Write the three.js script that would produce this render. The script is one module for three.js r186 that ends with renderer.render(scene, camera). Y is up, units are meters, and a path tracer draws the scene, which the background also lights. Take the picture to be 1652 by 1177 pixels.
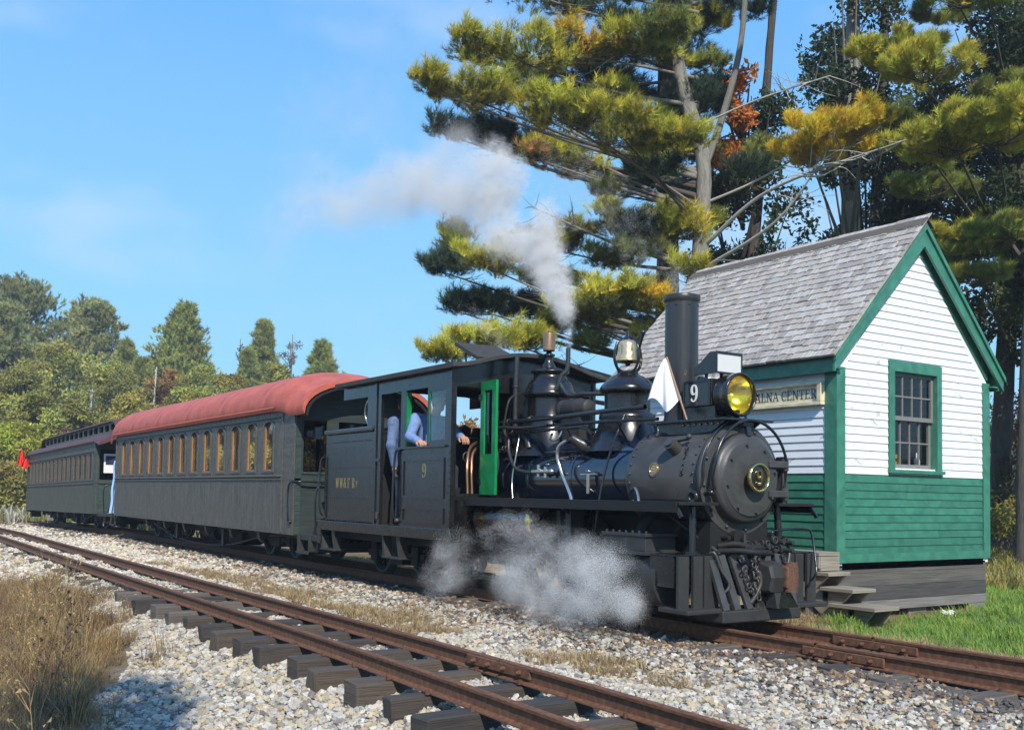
import * as THREE from 'three';
import { mergeGeometries, toCreasedNormals } from 'three/addons/utils/BufferGeometryUtils.js';
import { RoundedBoxGeometry } from 'three/addons/geometries/RoundedBoxGeometry.js';
import { MarchingCubes } from 'three/addons/objects/MarchingCubes.js';
import { FontLoader } from 'three/addons/loaders/FontLoader.js';
import { TextGeometry } from 'three/addons/geometries/TextGeometry.js';
import { createNoise3D, createNoise2D } from 'simplex-noise';

// ---------------------------------------------------------------- camera, sky, sun, exposure
const scene = new THREE.Scene();
const V = (x, y, z) => new THREE.Vector3(x, y, z);
const yaw = 0.58965, pitch = 0.0480457, roll = 0.016493;
const camera = new THREE.PerspectiveCamera(47.06, 1652 / 1435.72, 0.1, 4000);
{
  const w = V(-Math.cos(yaw), 0, -Math.sin(yaw)), r = V(Math.sin(yaw), 0, -Math.cos(yaw)), u = V(0, 1, 0);
  const F = w.clone().multiplyScalar(Math.cos(pitch)).addScaledVector(u, Math.sin(pitch));
  const U = u.clone().multiplyScalar(Math.cos(pitch)).addScaledVector(w, -Math.sin(pitch));
  const R = r.clone().multiplyScalar(Math.cos(roll)).addScaledVector(U, Math.sin(roll));
  const U2 = U.clone().multiplyScalar(Math.cos(roll)).addScaledVector(r, -Math.sin(roll));
  camera.setRotationFromMatrix(new THREE.Matrix4().makeBasis(R, U2, F.negate()));
}
camera.position.set(0, 1.3, 6.4);
camera.setViewOffset(1652, 1435.72, 0, 0, 1652, 1177);

const renderer = new THREE.WebGLRenderer({ antialias: true });
renderer.setSize(1024, 729);
renderer.toneMapping = THREE.LinearToneMapping;
renderer.toneMappingExposure = 1.12;
renderer.shadowMap.enabled = true;

scene.fog = new THREE.FogExp2(new THREE.Color(0.78, 0.87, 1.0), 0.001);
const SUN = V(1.0, 0.9, 0.42).normalize();
const noise3 = createNoise3D(mulberry(11)), noise2 = createNoise2D(mulberry(12));
function mulberry(a) { return () => { a |= 0; a = (a + 0x6d2b79f5) | 0; let t = Math.imul(a ^ (a >>> 15), 1 | a); t = (t + Math.imul(t ^ (t >>> 7), 61 | t)) ^ t; return ((t ^ (t >>> 14)) >>> 0) / 4294967296; }; }
let rnd = mulberry(7);
const rr = (a, b) => a + (b - a) * rnd(), pick = (a) => a[Math.floor(rnd() * a.length)], lerp = THREE.MathUtils.lerp, clamp = THREE.MathUtils.clamp, smooth = THREE.MathUtils.smoothstep;
const fbm = (x, y, z, o = 4) => { let s = 0, a = 0.5; for (let i = 0; i < o; i++) { s += a * noise3(x, y, z); x *= 2.03; y *= 2.03; z *= 2.03; a *= 0.5; } return s; };
{
  const W = 1024, H = 512, d = new Float32Array(W * H * 4);
  const zen = [0.085, 0.27, 0.80], mid = [0.17, 0.46, 0.93], low = [0.33, 0.70, 1.0], haze = [0.55, 0.78, 0.97];
  for (let j = 0; j < H; j++) for (let i = 0; i < W; i++) {
    const e = ((j + 0.5) / H - 0.5) * Math.PI, a = ((i + 0.5) / W - 0.5) * 2 * Math.PI;
    const x = Math.cos(e) * Math.cos(a), y = Math.sin(e), z = Math.cos(e) * Math.sin(a), k = Math.max(0, e) / (Math.PI / 2), o = (j * W + i) * 4;
    const cl = smooth(fbm(x * 2.2 + 3.1, y * 5.5, z * 2.2, 5) + 0.25 * fbm(x * 9, y * 18, z * 9, 3), -0.05, 0.6) * smooth(y, 0.04, 0.3) * 0.36;
    for (let c = 0; c < 3; c++) {
      let v = k < 0.06 ? lerp(haze[c], low[c], k / 0.06) : k < 0.28 ? lerp(low[c], mid[c], (k - 0.06) / 0.22) : lerp(mid[c], zen[c], Math.min(1, (k - 0.28) / 0.6));
      d[o + c] = lerp(v, [0.72, 0.80, 0.92][c], cl);
    }
    d[o + 3] = 1;
  }
  const t = new THREE.DataTexture(d, W, H, THREE.RGBAFormat, THREE.FloatType);
  t.mapping = THREE.EquirectangularReflectionMapping; t.magFilter = THREE.LinearFilter; t.needsUpdate = true;
  scene.background = t; scene.environment = t;
}
const sun = new THREE.DirectionalLight(new THREE.Color(1.0, 0.94, 0.84), 4.6);
sun.position.copy(SUN).multiplyScalar(60).add(V(-10, 0, 0)); sun.target.position.set(-10, 0, 0);
sun.castShadow = true; sun.shadow.mapSize.set(4096, 4096); sun.shadow.radius = 1;
Object.assign(sun.shadow.camera, { left: -50, right: 50, top: 50, bottom: -50, near: 1, far: 200 });
scene.add(sun, sun.target);

// ---------------------------------------------------------------- textures and materials
function tex(w, h, f, srgb = false) {
  const d = new Uint8Array(w * h * 4);
  for (let j = 0; j < h; j++) for (let i = 0; i < w; i++) { const v = f(i / w, j / h), o = (j * w + i) * 4; for (let c = 0; c < 3; c++) d[o + c] = clamp((v.length ? v[c] : v) * 255, 0, 255); d[o + 3] = 255; }
  const t = new THREE.DataTexture(d, w, h); t.wrapS = t.wrapT = THREE.RepeatWrapping; t.magFilter = THREE.LinearFilter; t.needsUpdate = true; if (srgb) t.colorSpace = THREE.SRGBColorSpace; return t;
}
// tileable fractal noise on a torus
const tn = (u, v, fu, fv, o, s) => { let r = 0, a = 0.5; for (let k = 0; k < o; k++) { const A = u * 2 * Math.PI, B = v * 2 * Math.PI, R = fu / 6.2832, Q = fv / 6.2832; r += a * (noise3(R * Math.cos(A) + s, R * Math.sin(A) + Q * Math.cos(B), Q * Math.sin(B) - s)); fu *= 2; fv *= 2; a *= 0.5; } return r; };
const T = {
  dirt: tex(512, 512, (u, v) => 0.78 + 0.3 * tn(u, v, 6, 6, 5, 3.3) + 0.1 * tn(u, v, 60, 60, 2, 8)),
  rough: tex(512, 512, (u, v) => 0.75 + 0.35 * tn(u, v, 9, 9, 5, 5.1)),
  streak: tex(512, 512, (u, v) => 0.76 + 0.36 * tn(u, v, 26, 3, 4, 1.7) + 0.16 * tn(u, v, 5, 5, 4, 9.7)),
  wood: tex(512, 512, (u, v) => { const g = tn(u, v, 3, 34, 4, 2.2), k = tn(u, v, 2, 7, 3, 6.5); return 0.74 + 0.34 * g + 0.22 * k - (Math.abs(tn(u, v, 2, 50, 2, 4)) < 0.015 ? 0.25 : 0); }),
  bark: tex(256, 512, (u, v) => { const g = tn(u, v, 16, 5, 4, 2.9); return 0.62 + 0.7 * Math.abs(g) + 0.25 * tn(u, v, 4, 4, 4, 7.2); }),
  rust: tex(512, 512, (u, v) => { const a = tn(u, v, 8, 8, 5, 3.9), b = tn(u, v, 30, 30, 3, 1.1); const k = clamp(0.5 + a * 1.3, 0, 1); return [lerp(0.55, 1.0, k) + b * 0.2, lerp(0.5, 0.92, k) + b * 0.2, lerp(0.55, 0.75, k) + b * 0.2]; }),
  board: tex(512, 128, (u, v) => { const g = (u * 16) % 1; return (g < 0.1 ? 0.2 : 1) * (0.95 + 0.05 * tn(u, v, 40, 4, 2, 3)); }),
  peel: tex(512, 512, (u, v) => { const a = tn(u, v, 5, 11, 5, 12.5), b = tn(u, v, 30, 50, 3, 2.5); const k = smooth(a + 0.25 * b, 0.47, 0.52); return [lerp(0.97, 0.62, k) + 0.05 * a, lerp(0.97, 0.6, k) + 0.05 * a, lerp(0.97, 0.56, k) + 0.05 * a]; }),
};
const rep = (t, u, v = u) => { const c = t.clone(); c.repeat.set(u, v); c.needsUpdate = true; return c; };
const col = (r, g, b) => new THREE.Color().setRGB(r, g, b);
const mat = (c, rough, o = {}) => new THREE.MeshPhysicalMaterial({ color: col(...c), roughness: rough, ...o });
const D2 = rep(T.dirt, 0.9), D6 = rep(T.dirt, 3), S1 = rep(T.streak, 0.7), W1 = rep(T.wood, 0.6, 2.2), R2 = rep(T.rough, 1.3);
const M = {
  gloss: mat([0.006, 0.0095, 0.024], 0.16, { map: D2, roughnessMap: rep(T.rough, 0.8), clearcoat: 1, clearcoatRoughness: 0.07, bumpMap: rep(T.dirt, 0.5), bumpScale: 0.0003 }),
  black: mat([0.014, 0.0138, 0.0135], 0.34, { clearcoat: 0.35, clearcoatRoughness: 0.2, map: D2, roughnessMap: R2, bumpMap: D6, bumpScale: 0.0006 }),
  cabBlack: mat([0.017, 0.0172, 0.018], 0.3, { clearcoat: 0.35, clearcoatRoughness: 0.18, map: S1, roughnessMap: R2, bumpMap: rep(T.dirt, 1), bumpScale: 0.002 }),
  sooty: mat([0.009, 0.0088, 0.0085], 0.75, { map: D2 }),
  graphite: mat([0.066, 0.064, 0.061], 0.55, { map: rep(T.dirt, 1.3), roughnessMap: R2, bumpMap: D6, bumpScale: 0.0008 }),
  stack: mat([0.038, 0.039, 0.042], 0.48, { map: rep(T.streak, 1.2), roughnessMap: R2 }),
  frameGrey: mat([0.038, 0.0365, 0.034], 0.6, { map: D2, bumpMap: D6, bumpScale: 0.001 }),
  steel: mat([0.5, 0.49, 0.47], 0.3, { metalness: 0.9, roughnessMap: R2 }),
  brass: mat([0.78, 0.56, 0.22], 0.2, { metalness: 1, roughnessMap: R2 }),
  bell: mat([0.95, 0.7, 0.4], 0.38, { metalness: 0.75, roughnessMap: R2, map: D2 }),
  copper: mat([0.6, 0.33, 0.2], 0.35, { metalness: 0.9, map: D2 }),
  rustIron: mat([0.15, 0.075, 0.045], 0.8, { map: rep(T.rust, 2), bumpMap: D6, bumpScale: 0.001 }),
  railSide: mat([0.18, 0.085, 0.045], 0.85, { map: rep(T.rust, 2.2), bumpMap: D6, bumpScale: 0.0015 }),
  railTop: mat([0.13, 0.07, 0.055], 0.55, { map: rep(T.rust, 3), roughnessMap: R2 }),
  tie: mat([0.075, 0.063, 0.053], 0.9, { map: rep(T.wood, 0.8, 2.4), bumpMap: rep(T.wood, 0.8, 2.4), bumpScale: 0.006 }),
  tieGrey: mat([0.15, 0.125, 0.10], 0.9, { map: rep(T.wood, 0.8, 2.4), bumpMap: rep(T.wood, 0.8, 2.4), bumpScale: 0.006 }),
  oldWood: mat([0.15, 0.135, 0.118], 0.85, { map: W1, bumpMap: W1, bumpScale: 0.004 }),
  oldWood2: mat([0.25, 0.235, 0.21], 0.85, { map: W1, bumpMap: W1, bumpScale: 0.004 }),
  stepWood: mat([0.36, 0.31, 0.24], 0.85, { map: W1, bumpMap: W1, bumpScale: 0.003 }),
  shingle: [[0.55, 0.505, 0.455], [0.65, 0.605, 0.55], [0.43, 0.39, 0.35], [0.58, 0.515, 0.45]].map((c) => mat(c, 0.9, { map: rep(T.wood, 1.6, 5), bumpMap: rep(T.wood, 1.6, 5), bumpScale: 0.003 })),
  white: mat([0.80, 0.82, 0.83], 0.5, { map: rep(T.peel, 0.55), bumpMap: rep(T.wood, 0.5, 2.5), bumpScale: 0.0008 }),
  green: mat([0.046, 0.21, 0.13], 0.42, { map: rep(T.dirt, 0.8), bumpMap: rep(T.wood, 0.5, 2.5), bumpScale: 0.001 }),
  greenTrim: mat([0.06, 0.245, 0.165], 0.4, { map: rep(T.dirt, 0.8) }),
  doorGreen: mat([0.008, 0.28, 0.085], 0.3, { map: D2 }),
  cream: mat([0.82, 0.72, 0.52], 0.5, { map: D2 }),
  creamFrame: mat([0.84, 0.73, 0.48], 0.5, { map: D2 }),
  ink: mat([0.05, 0.035, 0.02], 0.6),
  gold: mat([0.22, 0.18, 0.075], 0.5),
  oldPaint: mat([0.2, 0.19, 0.175], 0.7, { map: rep(T.peel, 2) }),
  offWhite: mat([0.8, 0.79, 0.74], 0.5),
  cloth: mat([0.82, 0.83, 0.86], 0.9, { side: THREE.DoubleSide, sheen: 0.2 }),
  redCloth: mat([0.75, 0.035, 0.02], 0.85, { side: THREE.DoubleSide, sheen: 0.3 }),
  glass: mat([0.93, 0.96, 0.97], 0.03, { transmission: 1, thickness: 0, ior: 1.5, side: THREE.DoubleSide }),
  darkGlass: mat([0.35, 0.4, 0.42], 0.03, { transmission: 1, thickness: 0, ior: 1.5, side: THREE.DoubleSide }),
  coach: mat([0.118, 0.105, 0.086], 0.66, { map: rep(T.streak, 0.55), bumpMap: rep(T.board, 0.9, 1), bumpScale: 0.0035, roughnessMap: R2 }),
  coachPlain: mat([0.115, 0.104, 0.087], 0.64, { map: rep(T.streak, 0.8), roughnessMap: R2 }),
  coachGreen: mat([0.048, 0.078, 0.068], 0.45, { map: rep(T.streak, 0.8), bumpMap: rep(T.board, 0.9, 1), bumpScale: 0.003 }),
  coachEndShade: mat([0.034, 0.048, 0.044], 0.6, { map: rep(T.streak, 0.8) }),  // coach green darkened: shade under the hoods put into the colour
  coachBack: mat([0.1, 0.095, 0.065], 0.52, { map: rep(T.streak, 0.55), bumpMap: rep(T.board, 0.9, 1), bumpScale: 0.003 }),
  redRoof: mat([0.6, 0.13, 0.078], 0.6, { map: rep(T.dirt, 0.5), bumpMap: D2, bumpScale: 0.003 }),
  maroonRoof: mat([0.12, 0.045, 0.042], 0.6, { map: rep(T.dirt, 0.5) }),
  varnish: mat([0.42, 0.21, 0.075], 0.3, { map: W1 }),
  interior: mat([0.5, 0.28, 0.1], 0.5, { map: W1 }),
  seat: mat([0.3, 0.13, 0.05], 0.8),
  amber: mat([1.0, 0.86, 0.3], 0.2, { metalness: 0.9 }),
  canvas: mat([0.05, 0.05, 0.05], 0.9, { map: D2 }),
  coal: mat([0.015, 0.015, 0.016], 0.5),
  skin: mat([0.48, 0.27, 0.19], 0.6),
  denim: mat([0.13, 0.2, 0.36], 0.9, { map: D6 }),
  shirt: mat([0.2, 0.32, 0.6], 0.9, { map: D6 }),
  trousers: mat([0.03, 0.035, 0.05], 0.9),
};

// ---------------------------------------------------------------- geometry helpers (all take scene coordinates)
const fin = (g) => { let n = g.index ? g.toNonIndexed() : g; for (const k of Object.keys(n.attributes)) if (!['position', 'normal', 'uv'].includes(k)) n.deleteAttribute(k); if (!n.attributes.normal) n.computeVertexNormals(); return n; };
function boxUV(g, ox = rr(0, 7), oy = rr(0, 7)) {   // uv in metres, u along the longest side
  g = fin(g); g.computeBoundingBox(); const s = g.boundingBox.getSize(V(0, 0, 0)), p = g.attributes.position, uv = new Float32Array(p.count * 2), a = V(0, 0, 0), b = V(0, 0, 0), c = V(0, 0, 0);
  for (let i = 0; i < p.count; i += 3) {
    a.fromBufferAttribute(p, i); b.fromBufferAttribute(p, i + 1); c.fromBufferAttribute(p, i + 2);
    const n = b.clone().sub(a).cross(c.clone().sub(a)); const ax = [Math.abs(n.x), Math.abs(n.y), Math.abs(n.z)], m = ax.indexOf(Math.max(...ax));
    let e = [0, 1, 2].filter((k) => k !== m); const sz = [s.x, s.y, s.z]; if (sz[e[1]] > sz[e[0]]) e = [e[1], e[0]];
    [a, b, c].forEach((q, k) => { const w = [q.x, q.y, q.z]; uv[(i + k) * 2] = w[e[0]] + ox; uv[(i + k) * 2 + 1] = w[e[1]] + oy; });
  }
  g.setAttribute('uv', new THREE.BufferAttribute(uv, 2)); return g;
}
const box = (x0, x1, y0, y1, z0, z1, r = 0) => { const w = Math.abs(x1 - x0), h = Math.abs(y1 - y0), d = Math.abs(z1 - z0); const g = r ? new RoundedBoxGeometry(w, h, d, 1, Math.min(r, w / 2.1, h / 2.1, d / 2.1)) : new THREE.BoxGeometry(w, h, d); return boxUV(g.translate((x0 + x1) / 2, (y0 + y1) / 2, (z0 + z1) / 2)); };
const cylY = (x, z, y0, y1, r0, r1 = r0, s = 20) => fin(new THREE.CylinderGeometry(r1, r0, Math.abs(y1 - y0), s).translate(x, (y0 + y1) / 2, z));
const cylX = (x0, x1, y, z, r0, r1 = r0, s = 32) => { const g = new THREE.CylinderGeometry(r1, r0, Math.abs(x1 - x0), s); const u = g.attributes.uv; for (let i = 0; i < u.count; i++) u.setXY(i, u.getX(i) * 6.283 * r0, u.getY(i) * Math.abs(x1 - x0)); return fin(g.rotateZ(-Math.PI / 2).translate((x0 + x1) / 2, y, z)); };
const cylZ = (x, y, z0, z1, r, s = 20) => fin(new THREE.CylinderGeometry(r, r, Math.abs(z1 - z0), s).rotateX(Math.PI / 2).translate(x, y, (z0 + z1) / 2));
const lathe = (pts, x, y, z, s = 40) => fin(new THREE.LatheGeometry(pts.map(([r, h]) => new THREE.Vector2(Math.max(r, 0.0001), h)), s).translate(x, y, z));
const latheX = (pts, x, y, z, s = 48) => fin(new THREE.LatheGeometry(pts.map(([r, h]) => new THREE.Vector2(Math.max(r, 0.0001), h)), s).rotateZ(-Math.PI / 2).translate(x, y, z));
const tube = (pts, r, n = 0, closed = false, rs = 7) => fin(new THREE.TubeGeometry(new THREE.CatmullRomCurve3(pts.map((p) => V(...p)), closed, 'centripetal'), n || pts.length * 6, r, rs, closed));
const rod = (a, b, r, s = 8) => { const p = V(...a), q = V(...b), d = q.clone().sub(p); return fin(new THREE.CylinderGeometry(r, r, d.length(), s).applyQuaternion(new THREE.Quaternion().setFromUnitVectors(V(0, 1, 0), d.clone().normalize())).translate((p.x + q.x) / 2, (p.y + q.y) / 2, (p.z + q.z) / 2)); };
function bar(a, b, w, h, up = V(0, 1, 0)) {   // box between two points; w across, h along up
  const p = V(...a), q = V(...b), d = q.clone().sub(p), L = d.length(), X = d.clone().normalize(), Z = X.clone().cross(up).normalize(), Y = Z.clone().cross(X);
  const g = boxUV(new THREE.BoxGeometry(L, h, w)); return g.applyMatrix4(new THREE.Matrix4().makeBasis(X, Y, Z).setPosition(p.add(q).multiplyScalar(0.5)));
}
const sph = (x, y, z, r, s = 10) => fin(new THREE.SphereGeometry(r, s, Math.max(5, s >> 1)).translate(x, y, z));
const torus = (x, y, z, R, r, axis = 'x', s = 40, arc = Math.PI * 2) => { const g = new THREE.TorusGeometry(R, r, 8, s, arc); if (axis === 'x') g.rotateY(Math.PI / 2); if (axis === 'y') g.rotateX(Math.PI / 2); return fin(g.translate(x, y, z)); };
function extZ(pts, z0, z1, holes = [], bevel = 0) {   // outline in x,y pushed along z
  const s = pts instanceof THREE.Path ? pts : new THREE.Shape(pts.map((p) => new THREE.Vector2(...p))); holes.forEach((h) => s.holes.push(h instanceof THREE.Path ? h : new THREE.Path(h.map((p) => new THREE.Vector2(...p)))));
  return boxUV(new THREE.ExtrudeGeometry(s, { depth: Math.abs(z1 - z0) - 2 * bevel, bevelEnabled: bevel > 0, bevelSize: bevel, bevelThickness: bevel, bevelOffset: -bevel, bevelSegments: 1, curveSegments: 14 }).translate(0, 0, Math.min(z0, z1) + bevel));
}
const extX = (pts, x0, x1, holes = [], bevel = 0) => boxUV(extZ(pts, 0, Math.abs(x1 - x0), holes, bevel).rotateY(Math.PI / 2).translate(Math.min(x0, x1), 0, 0));   // outline in (-z),y pushed along x
const flipZ = (o) => o.map(([z, y]) => [-z, y]);
const mirrorZ = (g) => { const q = g.clone().scale(1, 1, -1), p = q.attributes.position; for (const k of ['position', 'normal', 'uv']) { const a = q.attributes[k], n = a.itemSize; for (let i = 0; i < p.count; i += 3) for (let c = 0; c < n; c++) { const t = a.array[(i + 1) * n + c]; a.array[(i + 1) * n + c] = a.array[(i + 2) * n + c]; a.array[(i + 2) * n + c] = t; } } return q; };

const used = new Map();
const numbered = (n) => { const k = used.get(n) || 0; used.set(n, k + 1); return k ? n + '_' + String(k).padStart(3, '0') : n; };
function describe(o, label, category, group, kind) { o.userData = { label, category }; if (group) o.userData.group = group; if (kind) o.userData.kind = kind; return o; }
function thing(name, label, category, at = [0, 0, 0], group, kind) { const o = new THREE.Group(); o.name = numbered(name); o.position.set(...at); o.userData.at = undefined; describe(o, label, category, group, kind); o.base = V(...at); scene.add(o); return o; }
const flat = (g) => (Array.isArray(g) ? (g.length === 1 ? g[0] : mergeGeometries(g.map(fin))) : g);
// a part: geometry given in scene coordinates, stored in the thing's own
function part(name, geoms, material, parent, kind) {
  const g = flat(geoms), m = new THREE.Mesh(g, material); let base = parent.base || parent.parent?.base || parent.parent?.parent?.base;
  m.name = name; m.castShadow = m.receiveShadow = true; if (base && !g.moved) { g.translate(-base.x, -base.y, -base.z); g.moved = true; }
  if (kind) m.userData.kind = kind; parent.add(m); return m;
}
function one(name, geoms, material, label, category, group, kind) { const m = new THREE.Mesh(flat(geoms), material); m.name = numbered(name); m.castShadow = m.receiveShadow = true; describe(m, label, category, group, kind); scene.add(m); return m; }
function scatter(geo, material, list, parent, name, kind = 'stuff') {   // list of [Matrix4, Color]
  const im = new THREE.InstancedMesh(geo, material, list.length); list.forEach(([m, c], i) => { im.setMatrixAt(i, m); if (c) im.setColorAt(i, c); });
  im.name = parent === scene ? numbered(name) : name; im.userData.kind = kind; im.castShadow = im.receiveShadow = true; parent.add(im); return im;
}
const fontB = await new FontLoader().loadAsync('fonts/droid/droid_serif_bold.typeface.json'), fontR = await new FontLoader().loadAsync('fonts/droid/droid_serif_regular.typeface.json');
function text(str, font, size, width, squash = 1) { const g = new TextGeometry(str, { font, size, depth: 0.004, curveSegments: 6 }); g.computeBoundingBox(); const b = g.boundingBox; g.translate(-(b.min.x + b.max.x) / 2, -(b.min.y + b.max.y) / 2, 0); if (width) g.scale(width / (b.max.x - b.min.x), squash, 1); return fin(g); }
const rotY = (g, a, x, y, z) => g.rotateY(a).translate(x, y, z);
const grade = (x) => (x > -26 ? 0 : -0.012 * (Math.min(-x, 70) - 26));
function ground(x, z) {
  let y = 0; const a = Math.abs(z), t = smooth(a, 0.75, 1.5);
  y = lerp(0.12, 0.02, t);
  const bed = x > -13 ? lerp(0.07, 0.05, smooth(x, -13, -10)) : 0.07;
  if (z > 1.2) y = lerp(y, bed, smooth(z, 1.6, 2.3));
  if (z > 3.1) y = lerp(bed, -0.26, smooth(z, 3.15, 4.6));
  if (z < -1.5) y = lerp(0.02, -0.02, smooth(-z, 1.5, 3));
  y += 0.035 * noise2(x * 0.7, z * 0.7) * smooth(a, 0.6, 1.4) + 0.015 * noise2(x * 2.3, z * 2.3);
  if (z > 4 && x < -16) y += 0.25 * smooth(-x, 16, 26) * smooth(z, 3.6, 5);
  return y + grade(Math.max(x, -90)) * smooth(70 - a, 0, 40) + (a > 12 ? 0.25 * noise2(x * 0.05, z * 0.05) * smooth(a, 12, 40) : 0);
}

// ---------------------------------------------------------------- ground
function partAt(name, geo, material, parent, x, y, z, ry = 0, kind) {   // shared geometry centred on its own origin
  const base = parent.base || V(0, 0, 0), m = new THREE.Mesh(geo, material); m.name = name; m.position.set(x - base.x, y - base.y, z - base.z); m.rotation.y = ry; m.castShadow = m.receiveShadow = true; if (kind) m.userData.kind = kind; parent.add(m); return m;
}
const weedEdge = (x) => (x < -14 ? lerp(3.75, 3.6, smooth(-x, 14, 24)) : x < -10 ? lerp(4.1, 3.75, (-10 - x) / 4) : lerp(4.1, 5.6, (x + 10) / 5)) + 0.25 * noise2(x * 0.6, 4);
function zone(x, z) {   // share of gravel, dry grass, green grass (the rest is bare earth)
  let g = 0, d = 0, e = 0; const n = noise2(x * 0.45, z * 0.8) + 0.5 * noise2(x * 1.7, z * 2.1);
  if (z > weedEdge(x)) d = 1;
  else if (z > 2.05) g = 1;
  else if (z > 0.95) { const m = x > -17.5 && x < -7.9 ? smooth(z + 0.3 * n, 1.25, 1.6) * (1 - smooth(z + 0.25 * n, 2.15, 2.5)) * smooth(n + (x > -15.5 ? 0.8 : 0.3), -0.2, 0.3) : (x > -6.6 && x < -5 && z > 1.35 ? smooth(n, -0.3, 0.3) : 0); d = 0.85 * m; g = 1 - m * 0.8; }
  else if (z > -0.75) g = 1;
  else { const k = x > -7.1 ? smooth(-z + 0.3 * n, 1.1, 1.8) * smooth(x - z * 0.12 - 0.3 * n, -6.9, -6.3) : smooth(-z, 4.5, 7); e = k; d = 1 - k; if (x < -34) { d = 0.4; e = 0.6; } }
  if (x < -26 && x > -31 && z > 0.8) { g *= 0.3; }
  if (x > -21.5 && x < -17 && z > 0.95) g = Math.max(g, 0.9);
  return [g, d, e];
}
{
  const axis = (stops) => { const a = []; for (let k = 0; k < stops.length - 1; k++) { const [p, s] = stops[k], q = stops[k + 1][0]; for (let v = p; v < q - 1e-6; v += s) a.push(v); } a.push(stops.at(-1)[0]); return a; };
  const xs = axis([[-1500, 200], [-500, 50], [-150, 6], [-60, 1], [-26, 0.16], [6, 1], [20, 8], [60, 40], [300, 200], [1500, 1]]), zs = axis([[-1500, 200], [-500, 50], [-150, 6], [-40, 1], [-12, 0.2], [7.4, 1], [20, 8], [60, 40], [300, 200], [1500, 1]]);
  const p = [], c = [], uv = [], ix = [];
  for (const z of zs) for (const x of xs) {
    p.push(x, ground(x, z), z); uv.push(x, z);
    const [g, d, e] = zone(x, z), b = Math.max(0, 1 - g - d - e), n = 0.85 + 0.3 * noise2(x * 1.3, z * 1.3), cinderShade = Math.exp(-((z / 1.0) ** 2)) * 0.6;  // cinders by the main track, darkened further to carry the train shadow
    for (let k = 0; k < 3; k++) c.push(n * (g * lerp([0.27, 0.25, 0.215][k], [0.07, 0.055, 0.045][k], cinderShade) + d * [0.3, 0.205, 0.09][k] + e * [0.10, 0.155, 0.03][k] + b * [0.27, 0.21, 0.14][k]));
  }
  const nx = xs.length; for (let j = 0; j < zs.length - 1; j++) for (let i = 0; i < nx - 1; i++) { const a = j * nx + i; ix.push(a, a + nx, a + 1, a + 1, a + nx, a + nx + 1); }
  const g = new THREE.BufferGeometry(); g.setAttribute('position', new THREE.Float32BufferAttribute(p, 3)); g.setAttribute('color', new THREE.Float32BufferAttribute(c, 3)); g.setAttribute('uv', new THREE.Float32BufferAttribute(uv, 2)); g.setIndex(ix); g.computeVertexNormals();
  one('ground', g, new THREE.MeshPhysicalMaterial({ vertexColors: true, roughness: 0.95, map: rep(T.dirt, 1.7), bumpMap: rep(T.dirt, 2.3), bumpScale: 0.03 }), 'flat ground of gravel, dry and green grass under the railway', 'ground', null, 'structure');
}

// ---------------------------------------------------------------- tracks
const railPts = [[-0.045, 0.14], [0.045, 0.14], [0.045, 0.147], [0.008, 0.158], [0.007, 0.222], [0.023, 0.229], [0.023, 0.245], [0.018, 0.25], [-0.018, 0.25], [-0.023, 0.245], [-0.023, 0.229], [-0.007, 0.222], [-0.008, 0.158], [-0.045, 0.147]];
function railGeo(path) {   // path of [x, y, z]
  const p = [], n = railPts.length; const g = new THREE.BufferGeometry(), uv = [];
  for (let i = 0; i < path.length - 1; i++) for (let k = 0; k < n; k++) {
    const [z0, y0] = railPts[k], [z1, y1] = railPts[(k + 1) % n], A = path[i], B = path[i + 1];
    const q = [[A[0], A[1] + y0, A[2] - z0], [B[0], B[1] + y0, B[2] - z0], [B[0], B[1] + y1, B[2] - z1], [A[0], A[1] + y1, A[2] - z1]];
    for (const m of [0, 1, 2, 0, 2, 3]) { p.push(...q[m]); uv.push(q[m][0], k * 0.05 + (m > 1 ? 0.04 : 0)); }
  }
  g.setAttribute('position', new THREE.Float32BufferAttribute(p, 3)); g.setAttribute('uv', new THREE.Float32BufferAttribute(uv, 2)); g.computeVertexNormals(); return g;
}
const tieTones = [[0.085, 0.068, 0.052], [0.06, 0.052, 0.046], [0.115, 0.088, 0.065], [0.075, 0.06, 0.05]].map((c) => { const m = M.tie.clone(); m.color.setRGB(...c); return m; });
const tieGeos = [0, 1, 2, 3, 4, 5].map((k) => { const w = 0.14 + 0.022 * (k % 3), g = new RoundedBoxGeometry(w, 0.14 + 0.006 * k, 1.2 + 0.03 * k, 2, 0.014).toNonIndexed(), p = g.attributes.position; for (let i = 0; i < p.count; i++) { const x = p.getX(i), y = p.getY(i), z = p.getZ(i); p.setXYZ(i, x + 0.012 * noise3(z * 3, k * 5, y * 9), y + 0.014 * noise3(x * 8, z * 3, k * 7), z + 0.025 * noise3(x * 9, y * 9, k * 3)); } g.computeVertexNormals(); return boxUV(g); });
function joint(track, x0, x1, z, side) {
  const jb = part('joint_bar', box(x0, x1, 0.158, 0.222, z + side * 0.009, z + side * 0.034, 0.006), M.railSide, track);
  const bg = mergeGeometries([fin(new THREE.CylinderGeometry(0.016, 0.016, 0.02, 6).rotateX(Math.PI / 2)), fin(new THREE.SphereGeometry(0.013, 8, 5).translate(0, 0, side * 0.012))]);
  for (let k = 0; k < 4; k++) { const m = new THREE.Mesh(bg, M.railSide); m.name = 'bolt'; m.position.set(lerp(x0, x1, 0.14 + 0.24 * k) - track.base.x, 0.19 - track.base.y, z + side * 0.042 - track.base.z); jb.add(m); }
}
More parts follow.
